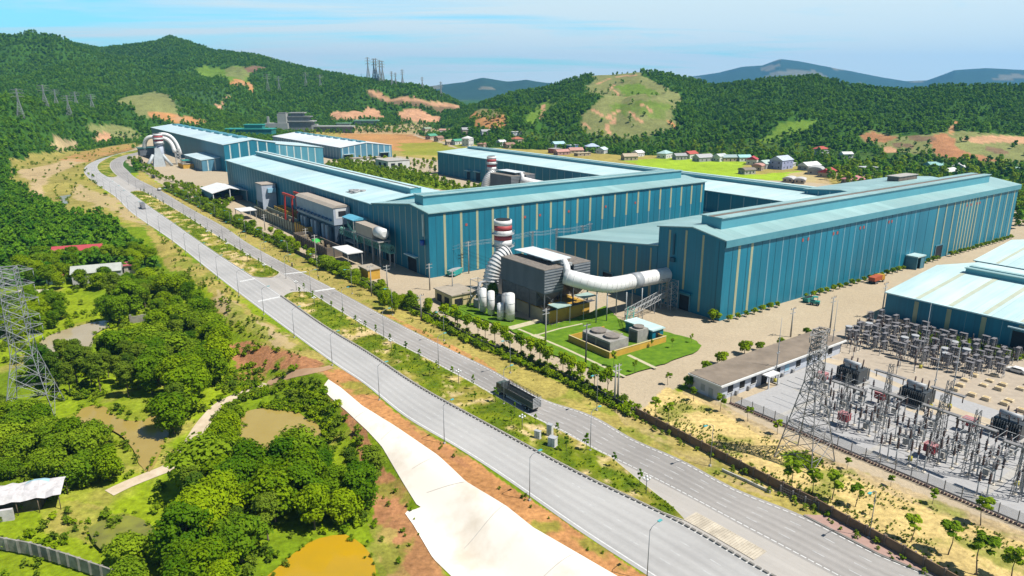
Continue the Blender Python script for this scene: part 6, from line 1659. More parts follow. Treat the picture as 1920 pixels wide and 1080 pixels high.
# ------------------------------------------------------------------ street lamps and poles
lamp_m = mat('lamp_pole', (.20, .21, .22), (.14, .145, .15), 1, .5); teal_l = mat('lamp_teal', (.12, .50, .52), (.09, .42, .44), 1, .4)
def lamp_proto():
    o = thing('street_lamp', 'street lamp', 'street lamp', (0, 0, 0))
    MB().tube([(0, 0, 0), (0, 0, 8.8)], .085, 7, True, .05).build('pole', lamp_m, o)
    MB().tube([(0, 0, 8.6), (0, .5, 9.1), (0, 1.5, 9.3), (0, 2.2, 9.35)], .055, 5).build('arm', lamp_m, o)
    mb = MB(); mb.box(-.2, .2, 1.9, 2.7, 9.3, 9.44); mb.build('lamp_head', teal_l, o)
    MB().box(-.22, .22, -.22, .22, -.1, .35).build('foot', conc_grey, o)
    return o
LP = lamp_proto(); used = False
def lamp(x, y, rz, label, group, z=0):
    global used
    if not used:
        o = LP; o.location = (x, y, z); o.rotation_euler = (0, 0, rz); used = True
    else: o = copy_thing(LP, (x, y, z), rz)
    o['label'] = label; o['group'] = group; return o
def lamp_row(P, off, spacing, s0, n, side, where, group):
    P = np.array(P); d = arclen(P)
    for i in range(n):
        s = s0 + i * spacing
        if s > d[-1]: break
        x, y, tx, ty = at_len(P, d, s); px, py = x - ty * off, y + tx * off
        rz = math.atan2(ty, tx) + (math.pi if side < 0 else 0)     # arm points over the road
        lamp(px, py, rz, f'{ordinal(i)} street lamp counted from the near end {where}', group)
def s_at(P, q):
    P = np.array(P); return float(arclen(P)[int(np.argmin(np.hypot(P[:, 0] - q[0], P[:, 1] - q[1])))])
sa = s_at(LL, G0(1074, 996))
lamp_row(LL, .9, 27.5, sa - 17, 22, -1, 'along the outer kerb by the pale apron', 'lamps along the outer kerb')
sb = s_at(RL, G0(1114, 845))
lamp_row(RL, 1.0, 28.5, sb, 19, -1, 'on the median edge beside the inner carriageway', 'lamps on the median')
sc = s_at(RR_, G0(1111, 775))
lamp_row(RR_, -2.6, 31, sc - 62, 15, 1, 'on the dry verge before the works fence', 'lamps along the fence side')
globe_m = mat('globe_white', (.85, .86, .84), (.75, .76, .74), 1, .3)
def globe_proto():
    o = thing('globe_lamp', 'globe lamp', 'globe lamp', (0, 0, 0))
    MB().tube([(0, 0, 0), (0, 0, 2.9)], .09, 7, True, .06).build('pole', steel_dk, o)
    for k in range(4):
        a = k * math.pi / 2; x, y = .55 * math.cos(a), .55 * math.sin(a)
        MB().tube([(0, 0, 2.7), (x * .8, y * .8, 2.75), (x, y, 3.0)], .035, 5).build('arm', steel_dk, o)
        mb = MB(); mb.dome(x, y, 3.2, .24, .24, 8, 3); mb.dome(x, y, 3.2, .24, -.24, 8, 3); mb.build('globe', globe_m, o)
    mb = MB(); mb.dome(0, 0, 3.55, .24, .24, 8, 3); mb.dome(0, 0, 3.55, .24, -.24, 8, 3); mb.build('globe', globe_m, o)
    return o
GL = globe_proto()
for i, (u, v) in enumerate(((1211, 927), (979, 807), (860, 719), (734, 659), (674, 621), (590, 576), (556, 545), (497, 512), (465, 492), (427, 470), (390, 446))):
    g = G0(u, v)
    o = GL if i == 0 else copy_thing(GL)
    o.location = (g[0], g[1], .17); o['label'] = f'{ordinal(i)} globe lamp counted from the near end of the grassy median'; o['group'] = 'globe lamps in the median'
conc_pole = mat('concrete_pole', (.40, .38, .34), (.28, .265, .24), .8, .9)
def util_pole(u, v, vt, label, twin=False, dark=False):
    g = G0(u, v); h = max(8.5, CAM_H + ray(u, vt)[2] * (g[1] / ray(u, vt)[1]))
    o = thing('utility_pole', label, 'utility pole', (g[0], g[1], 0), GA, 'utility poles of the works')
    m = steel_dk if dark else conc_pole
    for dx in ((-.5, .5) if twin else (0,)): MB().cyl(dx, 0, 0, h, .26, .16, 7).build('pole', m, o)
    for z in (h - .5, h - 1.7): MB().box(-1.3, 1.3, -.08, .08, z, z + .16).build('cross_arm', steel, o)
    for x in (-1.1, 0.35, 1.1): MB().cyl(x, 0, h - .33, h + .15, .09, .07, 6).build('insulator', insul, o)
    return o
for u, v, vt, lb, tw, dk in [(817, 513, 463, 'concrete pole before the corner of the central hall', 0, 0), (879, 513, 453, 'concrete pole before the cream strips left of the near chimney', 0, 0), (806, 544, 494, 'concrete pole on the yard near the central hall corner', 0, 0),
                             (849, 560, 507, 'concrete pole behind the cream guard block', 0, 0), (1023, 649, 578, 'concrete pole in the lawn at the corner of the yellow base', 0, 0), (1098, 684, 607, 'dark pole in front of the wide cooling box', 0, 1), (1155, 755, 683, 'twin concrete pole at the end of the tree row by the fence', 1, 0),
                             (1482, 632, 577, 'concrete pole behind the control house', 0, 0), (1555, 625, 556, 'concrete pole in the yard between control house and long wall', 0, 0), (1652, 598, 530, 'concrete pole at the corner of the low banded-roof hall', 0, 0),
                             (697, 555, 498, 'thin pole among the fence trees beside the yellow pump house', 0, 0), (727, 549, 497, 'concrete pole by the yard road before the hall door', 0, 0), (593, 490, 440, 'thick concrete pole inside the fence near the white canopy', 0, 0), (575, 462, 428, 'thin pole beside the dark brown bay', 0, 0), (497, 432, 417, 'thin pole outside the long grey storage bay', 0, 0), (790, 600, 560, 'thin pole behind the trees at the gate gap', 0, 0)]:
    util_pole(u, v, vt, lb, bool(tw), bool(dk))
for s, h, lb in ((173.8, 15.1, 'lattice pole behind the near filter house canopy'), (186.5, 14.8, 'lattice pole at the edge of the lean-to roof'), (201, 14.5, 'left lattice pole of the pair above the lean-to roof'), (205.3, 15, 'right lattice pole of the pair above the lean-to roof')):
    o = gthing('utility_pole', lb, 'utility pole', s, 226, 0, 'utility poles of the works'); mb = MB(); lattice_col(mb, 0, 0, h, .9, .06, .6); mb.build('pole', steel, o); MB().box(-1.3, 1.3, -.1, .1, h - .6, h - .4).build('cross_arm', steel, o)
o = gthing('power_lines', 'thin overhead wires strung past the wall of the central hall', 'wires', 146.5, 232.2)
mb = MB()
def sag(a, b, d, n=8): return [tuple(A + (B - A) * k / n - (d * 4 * (k / n) * (1 - k / n) if j == 2 else 0) for j, (A, B) in enumerate(zip(a, b))) for k in range(n + 1)]
pts = [(-10.7, 7.7, 10.8), (0, 0, 12.9), (27.3, -6.2, 14.8), (40, -6.2, 14.4), (54.5, -6.2, 14.2), (58.8, -6.2, 14.7)]
for a, b in zip(pts[:-1], pts[1:]):
    for dx in (-1.1, .35, 1.1):
        for dz in (0, -1.2): mb.tube(sag((a[0] + dx * .3, a[1] + dx, a[2] + dz), (b[0] + dx * .3, b[1] + dx, b[2] + dz), .5), .035, 3, False)
mb.build('wires', steel, o)
# ------------------------------------------------------------------ vegetation
leaf_a = leaf_mat('leaves_broad', (0.060, 0.140, 0.002), (0.245, 0.335, 0.004), trans=.33)
leaf_b = leaf_mat('leaves_olive', (0.050, 0.105, 0.006), (0.165, 0.230, 0.015), trans=.33)
leaf_y = leaf_mat('leaves_fresh', (0.080, 0.160, 0.004), (0.230, 0.320, 0.012), trans=.33)
leaf_d = leaf_mat('leaves_dark', (0.038, 0.110, 0.002), (0.150, 0.250, 0.005), trans=.33)
leaf_h = leaf_mat('leaves_hill', (0.036, 0.135, 0.005), (0.150, 0.290, 0.012), zone=0.006, trans=.30)
bark = mat('bark', (0.17, 0.13, 0.09), (0.09, 0.07, 0.05), 1.5, .95)
def leaf_mesh(name, lobes, n, size, seed, m, up=0.45, shell=(.55, 1.16)):
    g = np.random.default_rng(seed); L = np.array(lobes, float)
    w = L[:, 3] ** 2; w /= w.sum(); k = g.choice(len(L), n, p=w)
    d = g.normal(size=(n, 3)); d /= np.linalg.norm(d, axis=1)[:, None]
    low = (d[:, 2] < -0.25) & (g.random(n) < .6); d[low, 2] *= -1
    rad = L[k, 3] * g.uniform(shell[0], shell[1], n)
    c = L[k, :3] + d * rad[:, None] * np.array((1, 1, .85))
    nr = d + g.normal(size=(n, 3)) * .40 + np.array((0.12, -.05, up)); nr /= np.linalg.norm(nr, axis=1)[:, None]
    t = np.cross(nr, g.normal(size=(n, 3))); t /= np.linalg.norm(t, axis=1)[:, None] + 1e-9; b = np.cross(nr, t)
    s = size * g.uniform(.55, 1.35, n)[:, None]; s2 = s * g.uniform(.5, .9, n)[:, None]
    bend = nr * s * g.uniform(-.25, .1, n)[:, None]
    v = np.stack([c - t * s - b * s2 * .35, c - b * s2 + bend * .5, c + t * s * .9 + bend, c + b * s2], 1).reshape(-1, 3)
    me = bpy.data.meshes.new(name); me.vertices.add(4 * n); me.vertices.foreach_set('co', v.ravel())
    me.loops.add(4 * n); me.loops.foreach_set('vertex_index', np.arange(4 * n)); me.polygons.add(n)
    me.polygons.foreach_set('loop_start', np.arange(0, 4 * n, 4)); me.polygons.foreach_set('loop_total', np.full(n, 4))
    at = me.attributes.new('leafvar', 'FLOAT', 'FACE'); lv = g.random(len(L))[k] * .55 + g.random(n) * .45
    at.data.foreach_set('value', lv); me.materials.append(m); me.update(calc_edges=True)
    return me
def crown_lobes(seed, h, r, base, n, squash=1.0):
    g = random.Random(seed); out = []
    for i in range(n):
        q = (i + .5) / n; z = base + (h - base) * (q ** .85); prof = math.sin(math.pi * min(1, max(.08, .18 + .75 * q))) ** .7
        a = i * 2.4 + g.uniform(-.5, .5); rr = r * prof * g.uniform(.25, .72); lr = r * g.uniform(.20, .50) * (0.75 + .35 * prof)
        out.append((rr * math.cos(a), rr * math.sin(a), min(z, h - lr * .75), lr))
    return out
def tree_proto(kind, seed):
    g = random.Random(seed)
    o = bpy.data.objects.new('tree', None); COL.objects.link(o); o.empty_display_size = .5
    if kind == 'bushy': h, r, base, nl, n, sz, m = 9.0, 3.9, 1.2, 24, 4600, .29, leaf_a
    elif kind == 'dark': h, r, base, nl, n, sz, m = 10.0, 3.7, 1.2, 24, 4600, .28, leaf_d
    elif kind == 'fresh': h, r, base, nl, n, sz, m = 6.0, 3.4, .5, 20, 3800, .26, leaf_y
    elif kind == 'tall': h, r, base, nl, n, sz, m = 13.0, 2.9, 4.0, 20, 3600, .27, leaf_b
    elif kind == 'street': h, r, base, nl, n, sz, m = 5.6, 1.7, 2.5, 9, 800, .26, leaf_a
    elif kind == 'round': h, r, base, nl, n, sz, m = 2.2, 1.15, .25, 7, 700, .17, leaf_a
    elif kind == 'sapling': h, r, base, nl, n, sz, m = 3.4, .52, 1.2, 6, 200, .17, leaf_d
    elif kind == 'young': h, r, base, nl, n, sz, m = 4.6, 1.05, 2.2, 7, 420, .22, leaf_y
    mb = MB(); lean = g.uniform(-.05, .05) * h
    top = (lean, g.uniform(-.04, .04) * h, h * .78); mid = (lean * .3 + .1, 0, h * .4); tr = {'round': .06, 'sapling': .05, 'young': .06, 'street': .1}.get(kind, .2)
    mb.tube([(0, 0, -.4), (0, 0, .3), mid, top], [tr * 1.4, tr, tr * .7, tr * .25], 7)
    lobes = crown_lobes(seed * 7 + 1, h, r, base + r * .3, nl)
    if kind in ('bushy', 'dark', 'fresh', 'tall', 'street'):
        for (x, y, z, lr) in lobes[::2]:
            zb = max(base * .6, z * .55); mb.tube([(mid[0] * zb / h, 0, zb), (x * .5, y * .5, (zb + z) / 2 + .2), (x, y, z)], [tr * .5, tr * .3, tr * .1], 5)
    trunk = mb.build('trunk', bark, o)
    cr = bpy.data.objects.new('crown', leaf_mesh('crown', lobes, n, sz, seed, m)); COL.objects.link(cr); cr.parent = o
    return o
PROTO = {k: [tree_proto(k, s) for s in ss] for k, ss in dict(bushy=(1, 2, 3, 31), dark=(4, 5, 32), fresh=(6, 7, 33), tall=(8, 9, 34), street=(10, 11), round=(12,), sapling=(13, 14), young=(15, 16)).items()}
PH = dict(bushy=9, dark=10, fresh=6, tall=13, street=5.6, round=2.2, sapling=3.4, young=4.6)
USED = set()
def plant(kind, x, y, h, label, group, rz=None, name=None, z=None, cat=None, wide=1.0):
    cat = cat or (name or 'tree').replace('_', ' ')
    p = R.choice(PROTO[kind]); s = h / PH[kind]
    if z is None: z = tz(x, y)
    rz = R.uniform(0, 6.28) if rz is None else rz
    if p.name not in USED: o = p; USED.add(p.name); o.location = (x, y, z); o.rotation_euler = (0, 0, rz)
    else: o = copy_thing(p, (x, y, z), rz)
    o.scale = (s * wide, s * wide, s)
    USED.add(o.name)
    if name and o.name.startswith('tree'): o.name = name
    USED.add(o.name)
    o['label'] = label; o['category'] = cat; o['group'] = group
    return o
def poisson(poly, sp, seed, n=None, tries=6000):
    g = random.Random(seed); xs = [p[0] for p in poly]; ys = [p[1] for p in poly]; out = []
    for _ in range(tries):
        x, y = g.uniform(min(xs), max(xs)), g.uniform(min(ys), max(ys))
        if not bool(inpoly(np.array([x]), np.array([y]), poly)[0]): continue
        if all((x - a) ** 2 + (y - b) ** 2 > sp * sp for a, b in out): out.append((x, y))
    return out
GROVES = [  # picture outline of the ground it stands on, spacing, kinds, heights, label, group
    ([(335, 975), (395, 905), (470, 895), (520, 915), (560, 885), (630, 880), (690, 890), (708, 940), (650, 985), (560, 1000), (500, 1040), (450, 1080), (400, 1110), (330, 1090)], 4.6, ('bushy', 'dark', 'tall', 'bushy', 'dark', 'fresh'), (6.5, 11.5), 'dense green tree in the big grove between the round brown pond and the ochre pond', 'trees of the grove by the pale apron'),
    ([(230, 1060), (330, 1050), (420, 1080), (460, 1130), (220, 1130)], 5, ('bushy', 'fresh'), (4.5, 7), 'low bushy tree at the bottom edge of the picture left of the ochre pond', 'trees at the bottom edge'),
    ([(-40, 790), (60, 800), (120, 830), (175, 840), (245, 890), (240, 915), (180, 915), (120, 895), (20, 900), (-40, 930)], 4.4, ('bushy', 'fresh', 'dark', 'fresh'), (3.8, 7.5), 'bushy tree in the thicket between left pylon and the tan pond', 'thicket at the left'),
    ([(300, 860), (318, 830), (342, 800), (372, 770), (345, 770), (318, 800), (300, 830)], 4.6, ('tall', 'bushy'), (9, 13), 'tall tree in the row between the tan pond and the dirt track', 'trees along the track'),
    ([(350, 768), (388, 735), (425, 708), (400, 690), (350, 718), (330, 752)], 4.6, ('bushy', 'dark', 'bushy'), (8, 11), 'leafy tree in the clump at the bend of the dirt track', 'trees at the track bend'),
    ([(400, 860), (445, 850), (450, 870), (440, 900), (400, 890)], 4.2, ('bushy', 'fresh'), (5, 7.5), 'bushy tree at the left bank of the round brown pond', 'trees by the round pond'),
    ([(398, 852), (412, 822), (432, 832), (424, 858)], 4.2, ('bushy',), (6, 8), 'leafy tree between the dirt track and the round brown pond', 'trees between track and pond'),
    ([(60, 715), (120, 745), (180, 735), (240, 745), (300, 740), (330, 720), (290, 690), (220, 690), (160, 680), (100, 680)], 5.0, ('tall', 'dark', 'tall'), (8, 12), 'tall olive tree in the band between the two tan ponds', 'eucalyptus band between the ponds'),
    ([(230, 700), (330, 715), (420, 690), (440, 640), (400, 600), (330, 610), (260, 650)], 5.0, ('bushy', 'dark', 'tall', 'fresh', 'bushy'), (5.5, 10.5), 'green tree in the wood above the dirt track, below the ruined grey wall', 'wood above the track'),
    ([(205, 612), (235, 612), (250, 590), (285, 575), (240, 560), (205, 580)], 5.0, ('tall', 'dark'), (9, 13), 'tall dark tree at left of the ruined grey wall', 'tall trees by the ruined wall'),
    ([(285, 595), (380, 620), (402, 608), (372, 578), (318, 552), (272, 540), (230, 555), (255, 575)], 5.2, ('bushy', 'dark', 'fresh', 'tall'), (5.5, 10), 'leafy tree in the wood between ruined wall and the highway verge', 'wood beside the highway verge'),
    ([(0, 640), (60, 640), (125, 612), (110, 580), (40, 580), (-20, 600)], 5.0, ('bushy', 'dark'), (6, 9), 'bushy tree in the clump behind left pylon and the silty pool', 'clump behind the left pylon'),
    ([(60, 540), (120, 550), (200, 545), (240, 525), (290, 490), (270, 470), (190, 490), (100, 490), (30, 500)], 6.0, ('bushy', 'bushy', 'fresh'), (5, 8), 'bushy garden tree among the red-roofed farmhouses', 'trees round the farmhouses'),
]
GROVE_AVOID = [[G(*p)[:2] for p in q] for q in (
    [(125, 805), (155, 762), (225, 780), (335, 770), (325, 810), (285, 890), (240, 840), (205, 808)], [(445, 800), (465, 765), (575, 775), (605, 810), (560, 870), (520, 905), (470, 890)],
    [(505, 1060), (570, 1005), (690, 1018), (710, 1070), (680, 1130), (500, 1130)], [(55, 660), (95, 625), (210, 596), (165, 668)], [(20, 890), (130, 900), (125, 945), (10, 960)],
    [(140, 500), (245, 490), (250, 530), (140, 540)], [(85, 470), (215, 462), (210, 480), (85, 485)], [(242, 596), (315, 592), (315, 608), (242, 612)], [(200, 930), (300, 893), (345, 850), (395, 785), (470, 740), (465, 730), (380, 780), (320, 865), (230, 905)])]
NT = 0
for i, (px, sp, kinds, (h0, h1), lb, grp) in enumerate(GROVES):
    poly = [G(*p)[:2] for p in px]
    for x, y in poisson(poly, sp, 100 + i):
        if any(bool(inpoly(np.array([x]), np.array([y]), q)[0]) for q in GROVE_AVOID): continue
        plant(R.choice(kinds), x, y, R.uniform(h0, h1), lb, grp, wide=R.uniform(.9, 1.2)); NT += 1

# street trees behind the fence: one row along the lawn, clumps farther up
P = np.array(gp([(838, 605), (900, 632), (970, 662), (1040, 694), (1100, 722), (1140, 740)])); d = arclen(P); n = int(d[-1] / 4.1)
for i in range(n + 1):
    x, y, tx, ty = at_len(P, d, i * 4.1); o_ = R.uniform(-.5, 1.6)
    plant('street', x - ty * o_ * -1, y + tx * o_ * -1, R.uniform(5.4, 7.6), f'{ordinal(i)} round-crowned street tree from the gate in the row lining the lawn path', 'street trees lining the lawn path', name='street_tree')
P = np.array(gp([(316, 350), (384, 382), (440, 410), (520, 447), (600, 486), (668, 518), (733, 552), (785, 580)])); d = arclen(P)
s_ = 0.0; Rf = random.Random(8)
while s_ < d[-1]:
    x, y, tx, ty = at_len(P, d, s_); off = -Rf.uniform(0.5, 7 if s_ > 120 else 4.5)
    far = s_ / d[-1]
    plant(Rf.choice(('street', 'bushy', 'fresh')), x - ty * off, y + tx * off, Rf.uniform(3.4, 5.6), 'small leafy tree just inside the dark fence beside the ' + ('storage bays' if .3 < far < .75 else ('open white-roofed shed' if far <= .3 else 'yellow pump house')), 'trees inside the fence', name='yard_tree', wide=Rf.uniform(.9, 1.25))
    s_ += Rf.uniform(3.8, 6.5)
for u, v, h, lb in ((722, 580, 6.5, 'leafy tree with bare stem at the gate gap, left of the pair'), (740, 588, 6.8, 'leafy tree with bare stem at the gate gap, right of the pair'), (770, 580, 6.5, 'dark slim tree ending the fence row at the gate gap'), (803, 590, 5.6, 'yellow-green round tree right of the gate gap'), (445, 372, 6.5, 'dark tree at the far corner of the longest hall beside the white shed'), (487, 392, 6, 'leafy tree between cube building and red crane'), (880, 568, 4.6, 'small dense conical tree beside the cream guard block'), (925, 570, 7.5, 'dark tree behind the white upright tanks')):
    g = G0(u, v); plant('dark' if 'dark' in lb else 'bushy', g[0], g[1], h, lb, 'single yard trees', name='yard_tree', wide=.7)
# clipped round shrubs along the long wall and by the control house
i = 0
for k in range(52):
    s = 181.5 + k * 4.25
    if 296 < s < 309 or 322 < s < 332 or (210 < s < 222): continue
    x, y, _ = W(s, 132.9); plant('round', x, y, R.uniform(1.9, 2.6), 'clipped round shrub in the hedge row at foot of the tallest blue wall', 'hedge shrubs at the long wall', name='shrub', z=0, cat='shrub')
for (u, v, h, lb) in ((1338, 604, 4.2, 'large round shrub at the corner of the tallest hall'), (1292, 728, 3.4, 'round shrub at the near corner of the control house'), (1323, 698, 3.0, 'round shrub behind the control house, second from its near corner'), (1352, 684, 3.8, 'big round shrub behind the control house'), (1396, 665, 4.2, 'largest round shrub behind the middle of the control house'), (1424, 658, 2.8, 'flat round shrub right of the largest one behind the control house'), (1463, 648, 2.4, 'small round shrub beside the mast behind the control house'), (1513, 630, 2.6, 'yellow-green round shrub past the far end of the control house')):
    g = G0(u, v); plant('round', g[0], g[1], h, lb, 'shrubs behind the control house', name='shrub', z=0, cat='shrub')
# saplings in the sand and in the lawn, thin evergreens in the median
for u, v, h, lb in ((1252, 722, 3.4, 'short sapling at the top of the planted sand beside the yard'), (1228, 780, 4.6, 'sapling at the left corner of the planted sand'), (1253, 788, 4.4, 'sapling with round crown second from the left corner of the sand'), (1300, 752, 3.6, 'sapling next to the control house corner'), (1350, 772, 4.4, 'leafy young tree in front of the control house'), (1402, 790, 3.6, 'scrawny bush on the sand left of dark pylon'), (1457, 815, 3.6, 'young tree just left of dark pylon'), (1484, 915, 5.8, 'young tree under dark pylon near the brown wall'), (1523, 930, 5.6, 'young tree right of dark pylon by the brown wall'), (1560, 937, 5.6, 'slender young tree on the sand, third right of dark pylon'), (1604, 950, 4.6, 'bushy-headed young tree on the sand, fourth right of dark pylon'), (1670, 912, 2.4, 'low bush on the sand near the mesh fence'), (1588, 880, 2.6, 'wide bush on the sand right of the grass patch'), (1708, 1016, 5, 'thin young tree with patchy crown near the brown wall'), (1838, 985, 5.4, 'half-bare young tree beside the mesh fence'), (1778, 1040, 6, 'full-crowned young tree near the lower right corner'), (1830, 1078, 7.4, 'tall full-crowned young tree at the lower right corner'), (1895, 1090, 6, 'young tree at the extreme lower right'), (1748, 945, 3, 'sparse bush in the middle of the right sand'), (1630, 965, 2, 'dark low bush against brown wall')):
    g = G0(u, v); plant('young', g[0], g[1], h, lb, 'young trees in the planted sand', wide=1.35, name='young_tree', z=0)
for u, v, h, lb in ((1222, 655, 2.6, 'small tree in the lawn behind the yellow compound'), (1260, 655, 3, 'small tree in the middle of the corner lawn'), (1296, 645, 2.8, 'small tree near the tip of the corner lawn'), (1190, 700, 3.4, 'slim tree at the lawn edge before the yellow wall'), (1150, 690, 4.4, 'small tree by the garden path at the yellow corner')):
    g = G0(u, v); plant('young', g[0], g[1], h, lb, 'small trees in the lawn', name='young_tree', z=.38)
A, B = MED_BEDS['median_near']; A2, B2 = MED_BEDS['median_middle']
def med_row(A, B, q, sp, s0, txt, grp):
    P = A + (B - A) * q; d = arclen(P); s = s0; i = 0
    while s < d[-1] - 3:
        x, y, tx, ty = at_len(P, d, s)
        plant('sapling', x, y, R.uniform(2.4, 4.0), f'{ordinal(i)} thin evergreen sapling from the near end of the {txt}', grp, name='sapling', z=.2, wide=R.uniform(.8, 1.2)); s += sp * R.uniform(.8, 1.2); i += 1
med_row(A, B, .80, 8.5, 12, 'near median by the inner kerb', 'saplings in the near median'); med_row(A, B, .45, 17, 30, 'near median down its middle', 'saplings in the near median')
med_row(A2, B2, .7, 13, 5, 'middle median', 'saplings in the middle median')
# ---- woods and undergrowth nobody could count: one object each, scattered instances
def scatter(name, label, cat, pts, protos, attach=None):
    """pts: x, y, z, scale, rotation, kind index."""
    pts = np.array(pts, float); me = bpy.data.meshes.new(name); me.vertices.add(len(pts)); me.vertices.foreach_set('co', pts[:, :3].ravel())
    for nm, col, tp in (('scl', 3, 'FLOAT'), ('rot', 4, 'FLOAT')):
        a = me.attributes.new(nm, tp, 'POINT'); a.data.foreach_set('value', pts[:, col])
    a = me.attributes.new('kindi', 'INT', 'POINT'); a.data.foreach_set('value', pts[:, 5].astype(int))
    o = bpy.data.objects.new(name, me); COL.objects.link(o); tag(o, label, cat, kind='stuff')
    pc = bpy.data.collections.new(name + '_plants')
    for i, (m_, tr) in enumerate(protos):
        q = bpy.data.objects.new(f'{name}_plant_{chr(97 + i)}', m_); pc.objects.link(q)
    ng = bpy.data.node_groups.new(name + '_scatter', 'GeometryNodeTree')
    ng.interface.new_socket('Geometry', in_out='INPUT', socket_type='NodeSocketGeometry'); ng.interface.new_socket('Geometry', in_out='OUTPUT', socket_type='NodeSocketGeometry')
    gi = ng.nodes.new('NodeGroupInput'); go = ng.nodes.new('NodeGroupOutput'); ip = ng.nodes.new('GeometryNodeInstanceOnPoints'); ci = ng.nodes.new('GeometryNodeCollectionInfo')
    ci.inputs['Collection'].default_value = pc; ci.inputs['Separate Children'].default_value = True; ci.inputs['Reset Children'].default_value = True
    ip.inputs['Pick Instance'].default_value = True
    def attr(nm, tp):
        n = ng.nodes.new('GeometryNodeInputNamedAttribute'); n.data_type = tp; n.inputs['Name'].default_value = nm; return n.outputs[0]
    cx = ng.nodes.new('ShaderNodeCombineXYZ'); ng.links.new(attr('rot', 'FLOAT'), cx.inputs[2])
    ng.links.new(gi.outputs[0], ip.inputs['Points']); ng.links.new(ci.outputs[0], ip.inputs['Instance'])
    ng.links.new(attr('kindi', 'INT'), ip.inputs['Instance Index']); ng.links.new(cx.outputs[0], ip.inputs['Rotation']); ng.links.new(attr('scl', 'FLOAT'), ip.inputs['Scale'])
    ng.links.new(ip.outputs[0], go.inputs[0])
    md = o.modifiers.new('scatter', 'NODES'); md.node_group = ng
    return o
def wood_mesh(name, seed, h, r, n, sz, m, base=1.0, nl=7):
    return leaf_mesh(name, crown_lobes(seed, h, r, base + r * .3, nl), n, sz, seed, m)
FP = [(wood_mesh('wood_crown', 21, 8, 3.4, 330, .75, leaf_h), 0), (wood_mesh('wood_crown', 22, 9, 3.0, 330, .72, leaf_h), 0), (wood_mesh('wood_crown', 23, 7, 3.6, 330, .78, leaf_h), 0),
      (wood_mesh('wood_crown', 24, 10, 2.7, 300, .70, leaf_h), 0)]
def hill_points():
    g = np.random.default_rng(77); out = []
    NRr, NAa = GX.shape
    dr = np.gradient(GRR); da = GAZ[1] - GAZ[0]
    area = GRR * dr * da
    sp = np.interp(GRR, [300, 700, 1300, 2400, 3000], [4.3, 4.3, 4.6, 5.5, 7.0])
    lam = (area / sp ** 2)[:, None] * GF
    Zmax = np.maximum.accumulate((GZ - CAM_H) / GRR[:, None], axis=0)       # running horizon: skip what no step aside could show
    vis = (GZ + 26 - CAM_H) / GRR[:, None] >= Zmax - 0.006
    azd = np.degrees(GAZ); vis &= ((azd > -41) & (azd < 41))[None, :]
    lam = np.where(vis & (GRR[:, None] < 2700) & (GRR[:, None] > 120), lam, 0)
    cnt = g.poisson(lam); ii, jj = np.nonzero(cnt)
    rep = cnt[ii, jj]; ii = np.repeat(ii, rep); jj = np.repeat(jj, rep)
    r = GRR[ii] + (g.random(len(ii)) - .5) * dr[ii]; a = GAZ[jj] + (g.random(len(ii)) - .5) * da
    x, y = r * np.sin(a), r * np.cos(a); z = terrain(x, y)
    s = np.interp(r, [300, 700, 1300, 2400, 3000], [.58, .58, .60, .70, .85]) * g.uniform(.65, 1.3, len(r)) * (0.75 + .5 * fbm(x / 60, y / 60, 101, 3))
    d = edge_dist(x, y); ok = (d > 14) | (d < -8) | (r > 700)
    hw = [tuple(p) for p in offset(LL, 6.0)] + [tuple(p) for p in offset(RR_, -6.0)][::-1]
    ok &= ~inpoly(x, y, hw)
    return np.stack([x, y, z - .4 * s, s, g.random(len(r)) * 6.28, g.integers(0, 4, len(r))], -1)[ok]
hp = hill_points()
scatter('forest', 'dense dark green forest covering the hills and the far lowland', 'forest', hp, FP)
FB = [(wood_mesh('bush', 31, 1.5, 1.0, 130, .22, leaf_y, .1, 5), 0), (wood_mesh('bush', 32, 1.2, 1.1, 130, .22, leaf_a, .1, 5), 0), (wood_mesh('bush', 33, 1.7, .9, 130, .20, leaf_b, .1, 5), 0)]
bush = []
gb = np.random.default_rng(5)
def bush_fill(px, dens, s0, s1, kinds=(0, 1, 2), z=None, noise=.5, seed=0):
    poly = [G(*p)[:2] for p in px]; xs = [p[0] for p in poly]; ys = [p[1] for p in poly]
    n = int((max(xs) - min(xs)) * (max(ys) - min(ys)) * dens); x = gb.uniform(min(xs), max(xs), n); y = gb.uniform(min(ys), max(ys), n)
    ok = inpoly(x, y, poly) & (fbm(x / 6, y / 6, 200 + seed, 3) > noise)
    for q in GROVE_AVOID[:4] + GROVE_AVOID[-1:]: ok &= ~inpoly(x, y, q)
    x, y = x[ok], y[ok]; zz = terrain(x, y) if z is None else np.full(len(x), z)
    for a, b, c in zip(x, y, zz): bush.append((a, b, c - .05, gb.uniform(s0, s1), gb.uniform(0, 6.28), gb.choice(kinds)))
bush_fill([(0, 560), (300, 500), (420, 560), (470, 640), (600, 720), (700, 860), (720, 1000), (690, 1100), (0, 1100)], .30, .35, 1.4, noise=.53)
bush_fill([(420, 700), (600, 720), (690, 830), (640, 800), (590, 780), (440, 770), (420, 800)], .4, .6, 1.4, noise=.40)
bush_fill([(440, 800), (420, 760), (600, 740), (640, 800), (610, 850), (600, 790), (460, 768)], .5, .6, 1.3, (0, 1), noise=.35)
bush_fill([(420, 590), (470, 600), (520, 640), (620, 700), (590, 690), (480, 655)], .12, .5, 1.1, noise=.5)
